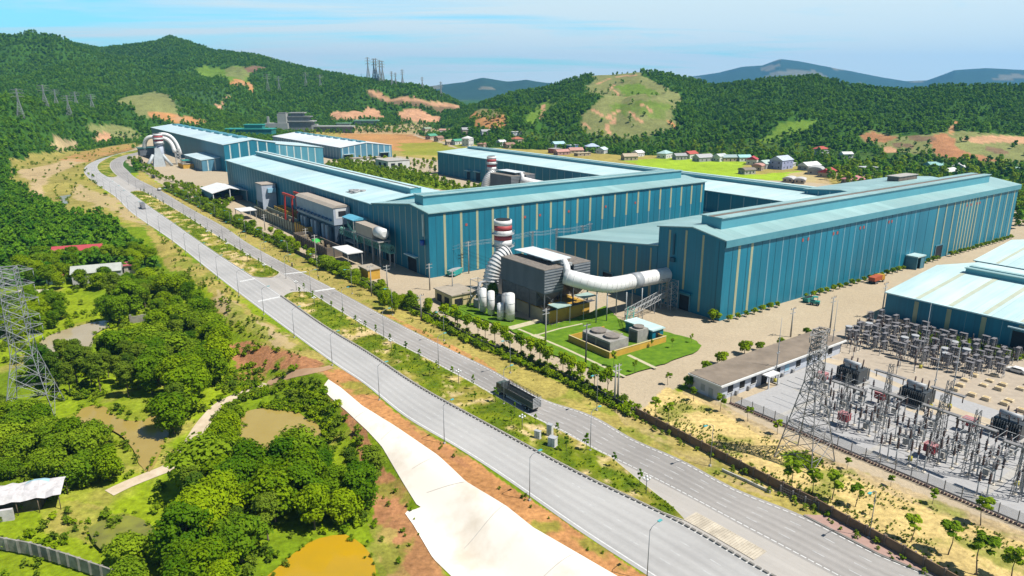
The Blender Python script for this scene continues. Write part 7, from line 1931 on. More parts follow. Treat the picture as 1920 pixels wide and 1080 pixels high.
# hedge along both sides of the works' fence
P = np.array(gp(FENCE_PX[:14])); d = arclen(P)
for s in np.arange(0, d[-1], .42):
    x, y, tx, ty = at_len(P, d, s)
    if .56 < s / d[-1] < .60: continue
    for side in (1, -1):
        if side == 1 and gb.random() < .35: continue
        if side == -1 and gb.random() < .25: continue
        off = side * gb.uniform(.4, 2.6 if side == 1 else 2.2); bush.append((x - ty * off, y + tx * off, 0, gb.uniform(.6, 1.35), gb.uniform(0, 6.28), gb.choice((0, 1, 1, 2))))
P = np.array(gp(FENCE_PX[13:])); d = arclen(P)
for s in np.arange(0, d[-1], .9):
    x, y, tx, ty = at_len(P, d, s)
    if gb.random() < .6: off = gb.uniform(-2.2, -.5); bush.append((x - ty * off, y + tx * off, 0, gb.uniform(.35, .8), gb.uniform(0, 6.28), gb.choice((0, 2))))
    if s < 45 and gb.random() < .7: off = gb.uniform(.6, 4.0); bush.append((x - ty * off, y + tx * off, 0, gb.uniform(.3, .7), gb.uniform(0, 6.28), 2))
# tufts on the medians, the verge and the sand
def tuft_bed(A, B, dens, s0, s1, kinds, seed):
    n = len(A); L = arclen(A)[-1]; wdt = np.linalg.norm((B - A), axis=1).mean(); N_ = int(L * wdt * dens)
    for _ in range(N_):
        i = gb.uniform(2, n - 3); k = int(i); q = gb.uniform(.06, .94); p = (A[k] + (A[k + 1] - A[k]) * (i - k)); b = (B[k] + (B[k + 1] - B[k]) * (i - k)); p = p + (b - p) * q
        if fbm(p[0] / 7, p[1] / 7, 91, 4) > .60 and gb.random() < .8: continue
        bush.append((p[0], p[1], .16, gb.uniform(s0, s1), gb.uniform(0, 6.28), gb.choice(kinds)))
tuft_bed(A, B, .6, .10, .34, (0, 0, 0, 1), 1); tuft_bed(A2, B2, .5, .12, .36, (0, 0, 1), 2)
bush_fill([(1215, 770), (1250, 735), (1345, 775), (1460, 825), (1700, 930), (1920, 1020), (1920, 1110), (1760, 1070), (1597, 985), (1447, 905), (1280, 820)], 1.7, .10, .30, (0, 2, 2), z=0, noise=.40, seed=4)
bush_fill([(310, 362), (440, 432), (600, 510), (720, 570), (900, 665), (1100, 750), (1280, 840), (1430, 920), (1360, 905), (1100, 775), (900, 684), (720, 592), (520, 487), (350, 388)], .25, .15, .45, (0, 2), z=0, noise=.5, seed=5)
bush_fill([(1480, 856), (1500, 846), (1545, 868), (1520, 884)], 1.2, .35, .8, (0, 1), z=0, noise=.2, seed=6)
bush_fill([(620, 700), (757, 785), (940, 898), (1170, 1060), (1150, 1075), (930, 915), (740, 800), (610, 712)], .10, .2, .5, (0, 2), noise=.5, seed=7)
bush_fill([(290, 432), (376, 500), (500, 600), (610, 690), (560, 700), (420, 590), (330, 510)], .25, .3, .8, (0, 2), noise=.5, seed=8)
bush_fill([(700, 870), (770, 950), (820, 1075), (740, 1090), (690, 990)], .2, .3, .7, (0, 2), noise=.55, seed=9)
bush_fill([(1690, 632), (1700, 622), (1900, 662), (1920, 680), (1800, 668)], 1.0, .6, 1.2, (1, 2), z=.3, noise=.2, seed=10)
bush_fill([(820, 586), (870, 604), (960, 622), (1040, 672), (1140, 712), (1060, 690), (950, 640), (850, 600)], .15, .3, .7, (0, 1), z=.3, noise=.4, seed=11)
for P_, z_ in POND_RIMS:
    for (x, y) in P_:
        for _ in range(2):
            if gb.random() < .7: bush.append((x + gb.normal() * .6, y + gb.normal() * .6, z_ - .1, gb.uniform(.25, .75), gb.uniform(0, 6.28), gb.choice((0, 1, 2))))
bush_fill([(20, 300), (120, 285), (250, 265), (262, 272), (190, 292), (161, 312), (216, 372), (290, 430), (250, 420), (180, 405), (120, 395), (60, 370), (20, 340)], .016, .5, 1.8, noise=.55, seed=12)
scatter('undergrowth', 'weeds, low bushes and hedge growth on verges, medians and lowland', 'undergrowth', bush, FB)
# courtyard planting and the green among the village houses
FC = [(wood_mesh('yard_crown', 41, 5, 2.2, 260, .45, leaf_y), 0), (wood_mesh('yard_crown', 42, 6, 2.4, 260, .5, leaf_a), 0), (wood_mesh('yard_crown', 43, 7, 2.6, 260, .52, leaf_a), 0), (wood_mesh('yard_crown', 44, 7, 2.2, 240, .5, leaf_h), 0)]
cy = []
def cy_fill(px, sp, s0, s1, kinds, seed, z=None):
    for x, y in poisson([G(*p)[:2] for p in px], sp, seed, tries=12000): cy.append((x, y, (tz(x, y) if z is None else z) - .3, gb.uniform(s0, s1), gb.uniform(0, 6.28), gb.choice(kinds)))
cy_fill([(590, 318), (640, 302), (740, 312), (812, 332), (860, 352), (930, 352), (930, 366), (860, 364), (760, 346), (650, 326)], 4.6, .6, 1.0, (0, 1, 0), 301)
cy_fill([(640, 300), (740, 300), (815, 305), (820, 325), (740, 310)], 9, .6, 1.0, (1, 2), 302)
cy_fill([(262, 300), (300, 330), (330, 342), (300, 338), (262, 318), (240, 300)], 4, .5, .9, (0, 1), 305)
cy_fill([(330, 345), (380, 358), (400, 372), (440, 378), (420, 400), (380, 384)], 4, .6, .9, (0, 1), 306)
scatter('courtyard_planting', 'fresh green garden trees filling the courtyard between the halls', 'planting', cy, FC)
cy2 = []; cy = cy2
cy_fill([(835, 252), (950, 262), (1100, 272), (1290, 285), (1420, 300), (1560, 315), (1560, 290), (1400, 272), (1200, 262), (1000, 255), (860, 243)], 6.6, .8, 1.5, (1, 2, 3, 3), 303)
cy_fill([(1560, 318), (1640, 300), (1760, 305), (1920, 315), (1960, 350), (1800, 345), (1600, 350), (1550, 340)], 7.0, .8, 1.6, (1, 2, 3, 3), 304)
cy_fill([(1898, 360), (1990, 340), (1990, 440), (1905, 430)], 6, .9, 1.5, (2, 3), 307)
cy_fill([(500, 250), (620, 246), (720, 236), (800, 238), (800, 246), (650, 252)], 9, .8, 1.3, (3, 3, 2), 308)
scatter('village_greenery', 'mixed trees growing thick between the village houses and the hill foot', 'trees', cy2, FC)
# ------------------------------------------------------------------ houses of the village and the farm
HM_ = {}
def hm(c):
    k = 'render_' + '_'.join(f'{int(x * 100)}' for x in c)
    return mat(k, c, tuple(x * .78 for x in c), .5, .85)
RED, PINK, TEAL, CYAN, GREY_, WHITE_, BROWN_, GREEN_, LAV, TAN_ = (.50, .10, .07), (.60, .32, .26), (.16, .45, .42), (.45, .68, .72), (.34, .34, .34), (.80, .80, .78), (.27, .16, .11), (.08, .30, .18), (.42, .45, .66), (.52, .42, .30)
def house(label, u, v, w, l, h, roofc, wallc, style='gable', rz=None, z=None, group='houses of the village', name='house', storeys=1):
    p = G(u, v); rz = R.uniform(-.5, .5) + GA if rz is None else rz
    o = thing(name, label, 'house', (p[0], p[1], p[2] if z is None else z), rz, group)
    MB().box(-w / 2, w / 2, -l / 2, l / 2, -.6, h).build('wall', hm(wallc), o)
    rm = hm(roofc); mb = MB(); e = .5
    if style == 'gable':
        k = min(w, l) * .30
        if w >= l: mb.extrude([(-l / 2 - e, h - .1), (l / 2 + e, h - .1), (l / 2 + e, h + .05), (0, h + k), (-l / 2 - e, h + .05)], 'x', -w / 2 - e, w / 2 + e)
        else: mb.extrude([(-w / 2 - e, h - .1), (w / 2 + e, h - .1), (w / 2 + e, h + .05), (0, h + k), (-w / 2 - e, h + .05)], 'y', -l / 2 - e, l / 2 + e)
    elif style == 'hip':
        k = min(w, l) * .28; a, b = w / 2 + e, l / 2 + e; r_ = max(.2, a - b)
        P0 = [(-a, -b, h + .02), (a, -b, h + .02), (a, b, h + .02), (-a, b, h + .02)]; P1 = [(-r_, 0, h + k), (r_, 0, h + k)]
        mb.face([P0[0], P0[1], P1[1], P1[0]]); mb.face([P0[1], P0[2], P1[1]]); mb.face([P0[2], P0[3], P1[0], P1[1]]); mb.face([P0[3], P0[0], P1[0]]); mb.face(P0[::-1])
    elif style == 'arch':
        mb.extrude([(-l / 2 - e, h), (l / 2 + e, h)] + [((l / 2 + e) * math.cos(a), h + .1 + l * .22 * math.sin(a)) for a in [math.pi * q / 8 for q in range(0, 9)]], 'x', -w / 2 - e, w / 2 + e)
    else: mb.box(-w / 2 - e, w / 2 + e, -l / 2 - e, l / 2 + e, h + .01, h + .35)
    mb.build('roof', rm, o)
    for st in range(storeys):
        zb = .3 + st * (h / storeys)
        for q in (-.30, 0, .30):
            mb = MB(); is_d = (q == 0 and st == 0)
            mb.box(q * w - .55, q * w + .55, -l / 2 - .06, -l / 2 - .005, zb if is_d else zb + .9, zb + 2.2); mb.build('door' if is_d else 'window', dark_m, o)
        for q in (-.25, .25):
            mb = MB(); mb.box(-w / 2 - .06, -w / 2 - .005, q * l - .55, q * l + .55, zb + .9, zb + 2.2); mb.build('window', dark_m, o)
    return o
V = [
 ('white and pink house with arched roof beside the far curved road', 833, 250, 15, 9, 5, PINK, WHITE_, 'arch', 1), ('green-roofed house nearest the far curved road', 809, 260, 14, 9, 4, GREEN_, TAN_, 'gable', 1), ('brown-roofed house right of the green-roofed one by the curved road', 823, 264, 10, 8, 4, BROWN_, TAN_, 'gable', 1),
 ('small tan house between two green-roofed ones', 843, 271, 9, 8, 4, TAN_, TAN_, 'gable', 1), ('green-roofed house left of the tall white house', 858, 270, 13, 8, 4, GREEN_, WHITE_, 'gable', 1), ('tall white house before the corner of the courtyard-side hall', 877, 273, 10, 10, 9, WHITE_, WHITE_, 'hip', 2),
 ('long pink flat-roofed house right of the tall white house', 909, 275, 18, 9, 4, PINK, TAN_, 'flat', 1), ('small white-roofed house among dark trees behind the pink one', 940, 272, 9, 8, 4, WHITE_, WHITE_, 'gable', 1), ('brown-roofed house behind the far hall roof', 955, 277, 12, 8, 4, BROWN_, TAN_, 'gable', 1), ('red-brown tiled house among the trees at the hill foot', 969, 268, 14, 9, 5, (.38, .13, .07), TAN_, 'hip', 1),
 ('grey-roofed house under the ochre mound', 876, 250, 14, 9, 5, GREY_, TAN_, 'gable', 1), ('grey house with white wall below the ochre mound', 911, 252, 12, 8, 4, GREY_, WHITE_, 'gable', 1), ('white hut by the light green strip on the hill', 969, 253, 12, 8, 4, WHITE_, WHITE_, 'flat', 1), ('olive house at left of the curved road', 800, 246, 12, 8, 4, (.25, .30, .2), TAN_, 'gable', 1),
 ('cyan-roofed house above the red-walled one', 1046, 279, 14, 9, 6, CYAN, (.3, .35, .4), 'gable', 2), ('red-walled house with grey roof behind the long hall ridge', 1040, 287, 11, 9, 5, (.42, .40, .38), (.5, .16, .12), 'flat', 1), ('pink-roofed house below the red-walled one', 1053, 290, 15, 8, 3.5, PINK, (.5, .3, .26), 'gable', 1), ('blue-walled house right of the cyan-roofed one', 1072, 280, 12, 8, 5, (.55, .62, .7), (.14, .28, .5), 'flat', 2),
 ('pink-roofed house right of the blue-walled one', 1079, 287, 15, 9, 3.5, PINK, TAN_, 'gable', 1), ('blue-white hip-roofed villa beside the trees', 1110, 284, 14, 11, 6, (.52, .62, .78), WHITE_, 'hip', 2), ('pale cyan shed attached right of the hip-roofed villa', 1129, 287, 15, 9, 4, (.62, .76, .76), WHITE_, 'gable', 1), ('yellowish low house before the hip-roofed villa', 1092, 292, 16, 7, 3, (.6, .5, .32), TAN_, 'flat', 1),
 ('tan house at the left edge of the rice fields', 1180, 300, 14, 9, 4, TAN_, TAN_, 'gable', 1), ('white-roofed hut left of the rice fields', 1196, 293, 11, 8, 4, WHITE_, WHITE_, 'gable', 1), ('cyan hip-roofed house above the rice fields', 1246, 296, 15, 10, 5, (.45, .64, .62), WHITE_, 'hip', 1), ('grey house above the middle of the rice fields', 1274, 299, 12, 8, 4, GREY_, GREY_, 'gable', 1),
 ('red-roofed house above the rice fields', 1294, 297, 14, 9, 5, RED, WHITE_, 'gable', 1), ('grey long shed right of the red roof above the rice fields', 1318, 302, 18, 10, 4, (.46, .46, .46), GREY_, 'gable', 1), ('white walled house between grey shed and teal roof', 1350, 302, 12, 8, 5, (.6, .64, .62), WHITE_, 'gable', 1), ('teal-grey low house above the right rice fields', 1366, 302, 14, 8, 4, (.35, .46, .45), TAN_, 'gable', 1),
 ('bright cyan-roofed house above the right rice fields', 1394, 302, 12, 8, 4, (.40, .70, .68), WHITE_, 'gable', 1), ('vivid red-roofed house right of the cyan roof', 1410, 308, 11, 9, 5, (.55, .08, .09), WHITE_, 'gable', 1), ('pink domed-roof house at the edge of the rice fields', 1421, 319, 11, 8, 4, PINK, TAN_, 'arch', 1), ('pale green long shed left of the lavender house', 1438, 315, 18, 10, 4.5, (.46, .60, .54), GREY_, 'gable', 1),
 ('big lavender house with dark windows', 1464, 316, 18, 12, 8, (.55, .62, .72), LAV, 'gable', 2), ('dark thatched hut standing in the rice field', 1400, 326, 11, 8, 3.5, (.20, .17, .14), (.5, .48, .44), 'arch', 1), ('white hut right of the lavender house', 1481, 312, 10, 7, 3, WHITE_, WHITE_, 'flat', 1), ('white wide-roofed house above the tan clearing', 1517, 318, 18, 10, 4, WHITE_, GREY_, 'gable', 1),
 ('grey arched shed right of the tan clearing', 1529, 326, 16, 11, 4, (.46, .47, .46), GREY_, 'arch', 1), ('bright red-roofed house right of the arched shed', 1551, 331, 17, 10, 4, (.55, .07, .08), TAN_, 'gable', 1), ('white covered shed at left in the tan clearing', 1480, 341, 11, 7, 2.6, (.62, .60, .58), TAN_, 'arch', 1), ('white covered shed at right in the tan clearing', 1500, 343, 11, 7, 2.6, (.62, .60, .58), TAN_, 'arch', 1),
 ('lone red-roofed house high in the forest', 1538, 288, 14, 9, 5, RED, WHITE_, 'hip', 1), ('white-roofed hut high in the forest right of the lone red roof', 1586, 296, 10, 7, 4, WHITE_, WHITE_, 'gable', 1), ('tiny white hut in the dark trees', 1583, 318, 9, 6, 3, WHITE_, WHITE_, 'flat', 1), ('pink-roofed house beside the boxy grey ventilator hall', 1600, 344, 15, 9, 3.5, (.62, .25, .26), TAN_, 'hip', 1),
 ('two-tone grey and white block house among the trees', 1625, 329, 12, 9, 7, (.6, .62, .64), (.62, .66, .72), 'flat', 2), ('teal-roofed house below the quarry', 1750, 320, 13, 9, 5, (.30, .55, .52), WHITE_, 'gable', 2), ('white long shed beyond the tallest hall ridge', 1776, 331, 20, 10, 4, (.72, .72, .70), GREY_, 'gable', 1), ('white house above the white long shed', 1796, 323, 13, 9, 5, (.78, .76, .74), WHITE_, 'gable', 1), ('pale green hut at the right edge below the quarry', 1899, 321, 13, 8, 3, (.40, .62, .5), TAN_, 'flat', 1),
]
for lb, u, v, w, l, h, rc, wc, st, ns in V: house(lb, u, v, w * 1.05, l * 1.05, h, rc, wc, st, storeys=ns)
# farm in the lowland
house('long red-roofed farmhouse with low wall, half hidden by trees', 150, 480, 20, 6.5, 3.2, (.48, .07, .08), (.66, .62, .52), 'gable', .35, group='farm houses')
house('red-roofed farm annex continuing left of the long farmhouse', 100, 488, 9, 6, 3, (.52, .16, .14), (.66, .62, .52), 'gable', .35, group='farm houses')
house('grey-roofed farmhouse with white broken front wall and long ridge', 185, 526, 17, 8, 4.4, (.50, .52, .47), (.62, .62, .58), 'gable', .42, group='farm houses')
house('pink-red roofed lean-to at right end of the grey farmhouse', 232, 510, 9, 6, 3.2, (.60, .16, .17), (.6, .55, .48), 'flat', .42, group='farm houses')
house('small red-roofed hut with pale blue wall at left of the grey farmhouse', 106, 530, 5.5, 5, 3, (.52, .13, .12), (.5, .62, .68), 'flat', .3, group='farm houses')
house('low cream-roofed hut behind the left pylon', 58, 560, 10, 4, 2.4, (.66, .58, .42), (.55, .5, .42), 'flat', .1, group='farm houses')
house('small grey wooden shed among the trees above the red soil', 405, 640, 5, 3.4, 1.8, (.34, .33, .31), (.25, .22, .18), 'gable', .2, name='shed', group='farm houses')
p = G(246, 606); q = G(312, 600)
o = thing('ruined_wall', 'long ruined grey masonry wall in the lowland wood', 'wall', p, math.atan2(q[1] - p[1], q[0] - p[0]))
Lw = math.hypot(q[0] - p[0], q[1] - p[1]); ruin = mat('ruin_grey', (.40, .37, .32), (.20, .18, .16), .8, .95)
mb = MB(); x = 0.0; rr2 = random.Random(4)
while x < Lw: w_ = rr2.uniform(.8, 1.8); mb.box(x, min(Lw, x + w_), -.15, .15, -.5, 2.6 + rr2.uniform(-.35, .25)); x += w_ + .001
mb.build('wall', ruin, o); MB().box(-.3, .3, -.3, .3, -.5, 3.0).build('pier', ruin, o); MB().box(Lw - .3, Lw + .3, -.3, .3, -.5, 3.1).build('pier', ruin, o)
# tarpaulin hut lower left
p = G(60, 950); tarp = mat('tarp_white', (.72, .68, .68), (.50, .48, .48), .9, .7); tarpb = mat('tarp_pale_blue', (.42, .66, .74), (.34, .55, .62), .8, .7)
o = thing('hut', 'rickety hut with sagging white and pale blue tarpaulin roof at lower left', 'hut', p, .30)
rr2 = random.Random(11); mb = MB(); NXY = 9
grid = [[(-6 + 12 * i / NXY, -2.8 + 5.6 * j / 5, 3.0 + 1.5 * math.sin(math.pi * j / 5 * .8) + rr2.uniform(-.25, .25) + (.5 if i in (5, 6) and j > 2 else 0)) for j in range(6)] for i in range(NXY + 1)]
for i in range(NXY):
    for j in range(5):
        mb.m = 1 if (i in (4, 5, 6) and j >= 3) else 0; mb.face([grid[i][j], grid[i + 1][j], grid[i + 1][j + 1], grid[i][j + 1]])
mb.build('roof', [tarp, tarpb], o)
for x in (-5.5, -1.5, 2, 5.5):
    for y in (-2.5, 2.5): MB().tube([(x, y, -.4), (x, y, 3.1 if y < 0 else 4.0)], .08, 5).build('post', bark, o)
mb = MB(); mb.box(-5.6, 2, -1.6, 2.3, -.4, 2.2); mb.build('wall', mat('hut_dark', (.10, .09, .08), (.05, .045, .04), .7, .95), o)
mb = MB(); mb.box(-6.4, -4.2, -3.6, -2.9, -.4, 1.9); mb.box(-4.1, -1.8, -3.9, -3.3, -.4, 2.2); mb.build('hanging_sheet', tarp, o)
# concrete wall at the lower left corner
A_ = G0(-30, 1020, -4.6); B_ = G0(60, 1036, -4.6); C_ = G0(130, 1058, -4.6); D_ = G0(215, 1088, -4.6); E_ = G0(290, 1120, -4.6)
st_ = []
for a, b in ((A_, B_), (B_, C_), (C_, D_), (D_, E_)):
    for k in range(4): st_.append((a[0] + (b[0] - a[0]) * k / 4, a[1] + (b[1] - a[1]) * k / 4))
grw = mat('wall_weathered_grey', (.34, .32, .29), (.16, .15, .13), .7, .95)
panel_fence('garden_wall', 'weathered grey concrete wall crossing the bottom left corner', 'wall', st_, 2.1, grw, grw, .22, .25, -4.7, .05)
# steel works far behind the halls
def bulk(label, u, v, parts, rz=GA, name='industrial_block'):
    p = G(u, v); o = thing(name, label, 'industrial building', p, rz, 'steel works far behind the halls')
    for nm, b, m in parts: MB().box(*b).build(nm, m, o)
    return o
teal_w = mat('teal_wall', (.03, .20, .18), (.02, .14, .13), .4, .6); teal_r = mat('teal_roof', (.05, .40, .34), (.04, .32, .27), .3, .5); dkg = mat('mill_grey', (.20, .21, .20), (.13, .14, .135), .4, .8); ltg = mat('mill_pale', (.42, .43, .40), (.33, .34, .32), .4, .8)
bulk('teal green mill hall at left behind the bright white roof', 470, 254, [('wall', (-34, 34, -10, 10, 0, 9), teal_w), ('roof', (-35, 35, -11, 11, 9.01, 10.2), teal_r), ('upper_wall', (-6, 20, -6, 6, 10.3, 15), teal_w), ('upper_roof', (-7, 21, -7, 7, 15.01, 16), teal_r)], 0)
bulk('pale grey mill tower block with stepped top', 522, 245, [('wall', (-18, 18, -9, 9, 0, 12), ltg), ('tower', (2, 16, -7, 7, 12.01, 26), ltg), ('chimney', (-16, -13, -2, 1, 12.01, 22), ltg), ('roof', (3, 15, -6, 6, 26.01, 28), dkg)], 0)
bulk('dark stepped-roof mill building like a pagoda', 560, 246, [('wall', (-24, 24, -10, 10, 0, 15), dkg), ('roof', (-27, 27, -12, 12, 15.01, 16.6), ltg), ('upper_wall', (-18, 18, -8, 8, 16.7, 22), dkg), ('upper_roof', (-22, 22, -10, 10, 22.01, 23.6), dkg), ('top_wall', (-9, 10, -5, 5, 23.7, 28), dkg), ('top_roof', (-12, 13, -7, 7, 28.01, 29.4), ltg)], 0)
bulk('long grey mill shed right of the stepped-roof building', 620, 247, [('wall', (-36, 36, -9, 9, 0, 8), dkg), ('roof', (-38, 38, -11, 11, 8.01, 9.4), ltg), ('clerestory', (-37, -20, -5, 5, 9.5, 12), ltg)], 0)
bulk('low pale green roofed mill shed before the orange cut', 688, 232, [('wall', (-20, 20, -8, 8, 0, 5), ltg), ('roof', (-21, 21, -9, 9, 5.01, 6.4), mat('mint_roof', (.28, .50, .34), (.22, .42, .28), .3, .6))], 0)
bulk('small pale green shed left of the low green roofed one', 645, 236, [('wall', (-11, 11, -6, 6, 0, 4), ltg), ('roof', (-12, 12, -7, 7, 4.01, 5), MATS['mint_roof'])], 0)
# ------------------------------------------------------------------ vehicles
tyre = mat('tyre_black', (.02, .02, .02), (.012, .012, .012), 2, .9); glass_d = mat('glass_dark', (.02, .025, .03), (.015, .02, .022), 1, .15)
def wheels(o, xs, ys, r, w):
    for x in xs:
        for y in ys:
            a = MB().tube([(x - w / 2, y, r), (x + w / 2, y, r)], r, 14).build('wheel', tyre, o)
            MB().tube([(x - w / 2 - .02, y, r), (x + w / 2 + .02, y, r)], r * .5, 10).build('rim', steel, a)
def heading(P, s):
    x, y, tx, ty = at_len(P, arclen(P), s); return math.atan2(ty, tx) - math.pi / 2
a_, b_ = G0(931, 738), G0(997, 776)
hd = math.atan2(a_[1] - b_[1], a_[0] - b_[0]) - math.pi / 2
cx, cy_ = (a_[0] + b_[0]) / 2, (a_[1] + b_[1]) / 2
cx += math.cos(hd) * 1.25; cy_ += math.sin(hd) * 1.25
tk = thing('truck', 'long dark stake-sided cargo truck driving away beside the grassy median', 'truck', (cx, cy_, .06), hd)
tk_d = mat('truck_dark', (.055, .065, .066), (.035, .042, .044), .8, .6); tk_g = mat('truck_grey', (.20, .205, .20), (.14, .145, .14), 1, .6); tk_f = mat('truck_bed', (.33, .31, .28), (.22, .21, .19), .8, .9)
Lt = math.hypot(a_[0] - b_[0], a_[1] - b_[1]) + .6; y0, y1 = -Lt / 2, Lt / 2
mb = MB(); mb.extrude([(y1 - 2.1, .7), (y1, .7), (y1 + .02, 1.7), (y1 - .28, 2.95), (y1 - 2.1, 3.05)], 'x', -1.2, 1.2); cab = mb.build('cab', mat('truck_cab', (.07, .10, .085), (.05, .07, .06), .8, .4), tk)
mb = MB(); mb.box(-1.1, 1.1, y1 - .13, y1 + .02, 1.85, 2.75); mb.build('windscreen', glass_d, cab); mb = MB(); mb.box(-1.23, -1.205, y1 - 1.5, y1 - .5, 1.8, 2.6); mb.box(1.205, 1.23, y1 - 1.5, y1 - .5, 1.8, 2.6); mb.build('side_window', glass_d, cab)
mb = MB(); mb.box(-1.25, 1.25, y0, y1 - 2.3, 1.15, 1.35); mb.build('bed', tk_f, tk)
for sx in (-1, 1):
    x0, x1 = (-1.27, -1.2) if sx < 0 else (1.2, 1.27)
    MB().box(x0, x1, y0, y1 - 2.3, 1.36, 2.7).build('side_panel', tk_d, tk)
    mb = MB(); n = 9
    for k in range(n + 1): yy = y0 + (y1 - 2.36 - y0) * k / n; mb.box(x0, x1, yy, yy + .08, 2.71, 3.75)
    for zz in (3.05, 3.4, 3.75): mb.box(x0, x1, y0, y1 - 2.28, zz, zz + .09)
    mb.build('stake_rail', tk_d, tk)
mb = MB()
for k in range(7): mb.box(-1.2, 1.2, y0 - .06, y0, 1.4 + k * .36, 1.4 + k * .36 + .14)
for x in (-1.2, -.4, .35, 1.12): mb.box(x, x + .08, y0 - .1, y0 - .061, 1.36, 3.8)
mb.build('tailgate', galv, tk)
mb = MB(); mb.box(-1.2, 1.2, y1 - 2.28, y1 - 2.2, 1.36, 3.4); mb.build('headboard', tk_d, tk)
mb = MB(); mb.box(-.5, -.35, y0 + .2, y1 - 1, .75, 1.14); mb.box(.35, .5, y0 + .2, y1 - 1, .75, 1.14); mb.build('chassis', steel_dk, tk)
mb = MB(); mb.box(-1.22, -1.12, y0 + 4.2, y1 - 4.2, .55, .95); mb.box(1.12, 1.22, y0 + 4.2, y1 - 4.2, .55, .95); mb.build('side_guard', mat('guard_white', (.6, .62, .66), (.5, .52, .56), 1, .5), tk)
wheels(tk, (-1.02, 1.02), (y0 + 1.5, y0 + 2.8, y1 - 1.2, y1 - 3.3), .5, .34)
def car(label, u, v, P, rev, L, h, m, kind='car', group=None):
    g = G0(u, v); s = s_at(P, g); rz = heading(P, s) + (math.pi if rev else 0)
    o = thing('van' if kind == 'van' else 'car', label, kind, (g[0], g[1], .06), rz); w = .9 if kind == 'car' else 1.0
    if kind == 'van': pr = [(-L / 2, .35), (L / 2, .35), (L / 2, 1.1), (L / 2 - .7, 1.35), (L / 2 - 1.3, h), (-L / 2 + .1, h)]
    else: pr = [(-L / 2, .35), (L / 2, .35), (L / 2, .8), (L / 2 - 1.1, .95), (L / 2 - 1.8, h), (-L / 2 + .9, h), (-L / 2 + .2, .98)]
    MB().extrude(pr, 'x', -w, w).build('body', m, o)
    mb = MB(); mb.extrude([(-L / 2 + .7, h * .68), (L / 2 - 1.45, h * .68), (L / 2 - 1.85, h - .12), (-L / 2 + 1.0, h - .12)], 'x', -w - .015, w + .015); mb.build('windows', glass_d, o)
    mb = MB(); mb.face([(-w * .85, L / 2 - 1.05, h * .70), (w * .85, L / 2 - 1.05, h * .70), (w * .8, L / 2 - 1.62, h - .1), (-w * .8, L / 2 - 1.62, h - .1)]); mb.build('windscreen', glass_d, o)
    wheels(o, (-w + .05, w - .05), (-L / 2 + .9, L / 2 - .9), .36, .24); return o
car('grey van coming down the outer carriageway before the far crossing', 268, 391, LL, True, 8.5, 3.4, mat('van_grey', (.16, .16, .17), (.12, .12, .13), 1, .4), 'van')
car('dark car on the far bend beside the hedge, before the white shed', 299, 357, RR_, False, 5.2, 1.9, mat('car_dark', (.03, .032, .036), (.02, .022, .026), 1, .3))
car('dark vehicle parked at the foot of the far filter house', 287, 334, RR_, False, 6.5, 2.4, MATS['car_dark'], 'van')
g = G0(548, 500); o = thing('motorbike', 'lone rider on a dark motorbike on the inner carriageway', 'motorbike', (g[0], g[1], .06), heading(RR_, s_at(RR_, g)))
mb = MB(); mb.tube([(0, -.55, .55), (0, 0, .75), (0, .35, .85), (0, .6, .6)], [.12, .2, .14, .08], 6); mb.build('frame', steel_dk, o)
for y in (-.65, .65): MB().tube([(-.06, y, .32), (.06, y, .32)], .32, 10).build('wheel', tyre, o)
mb = MB(); mb.bar((-.35, .45, 1.05), (.35, .45, 1.05), .03); mb.build('handlebar', steel, o)
g2 = thing('person', 'rider in dark jacket and helmet sitting on the motorbike', 'person', (g[0], g[1], .06), o.rotation_euler[2])
cloth = mat('jacket_navy', (.03, .035, .06), (.02, .025, .045), 2, .9)
def skin_body(name, joints, edges, radii, m, parent):
    me = bpy.data.meshes.new(name); me.from_pydata(joints, edges, []); b = bpy.data.objects.new(name, me); COL.objects.link(b); b.parent = parent
    sm = b.modifiers.new('skin', 'SKIN'); 
    if not me.skin_vertices: 
        bpy.context.view_layer.objects.active = b
        bpy.ops.mesh.customdata_skin_add()
    for sv_, r in zip(me.skin_vertices[0].data, radii): sv_.radius = (r, r)
    me.skin_vertices[0].data[0].use_root = True
    sb = b.modifiers.new('sub', 'SUBSURF'); sb.levels = 1; sb.render_levels = 1; me.materials.append(m); return b
J = [(0, -.15, .92), (0, -.12, 1.2), (0, -.02, 1.46), (0, .02, 1.58), (0, .05, 1.72), (-.2, 0, 1.42), (-.3, .2, 1.2), (-.3, .42, 1.08), (.2, 0, 1.42), (.3, .2, 1.2), (.3, .42, 1.08), (-.12, -.1, .88), (-.2, .28, .82), (-.2, .18, .42), (.12, -.1, .88), (.2, .28, .82), (.2, .18, .42)]
E_ = [(0, 1), (1, 2), (2, 3), (3, 4), (2, 5), (5, 6), (6, 7), (2, 8), (8, 9), (9, 10), (0, 11), (11, 12), (12, 13), (0, 14), (14, 15), (15, 16)]
skin_body('body', J, E_, [.17, .16, .15, .07, .12, .08, .06, .045, .08, .06, .045, .11, .09, .06, .11, .09, .06], cloth, g2)
mb = MB(); mb.dome(0, .05, 1.74, .15, .15, 10, 4); mb.dome(0, .05, 1.74, .15, -.06, 10, 2); mb.build('helmet', mat('helmet_white', (.6, .6, .6), (.5, .5, .5), 1, .3), g2)
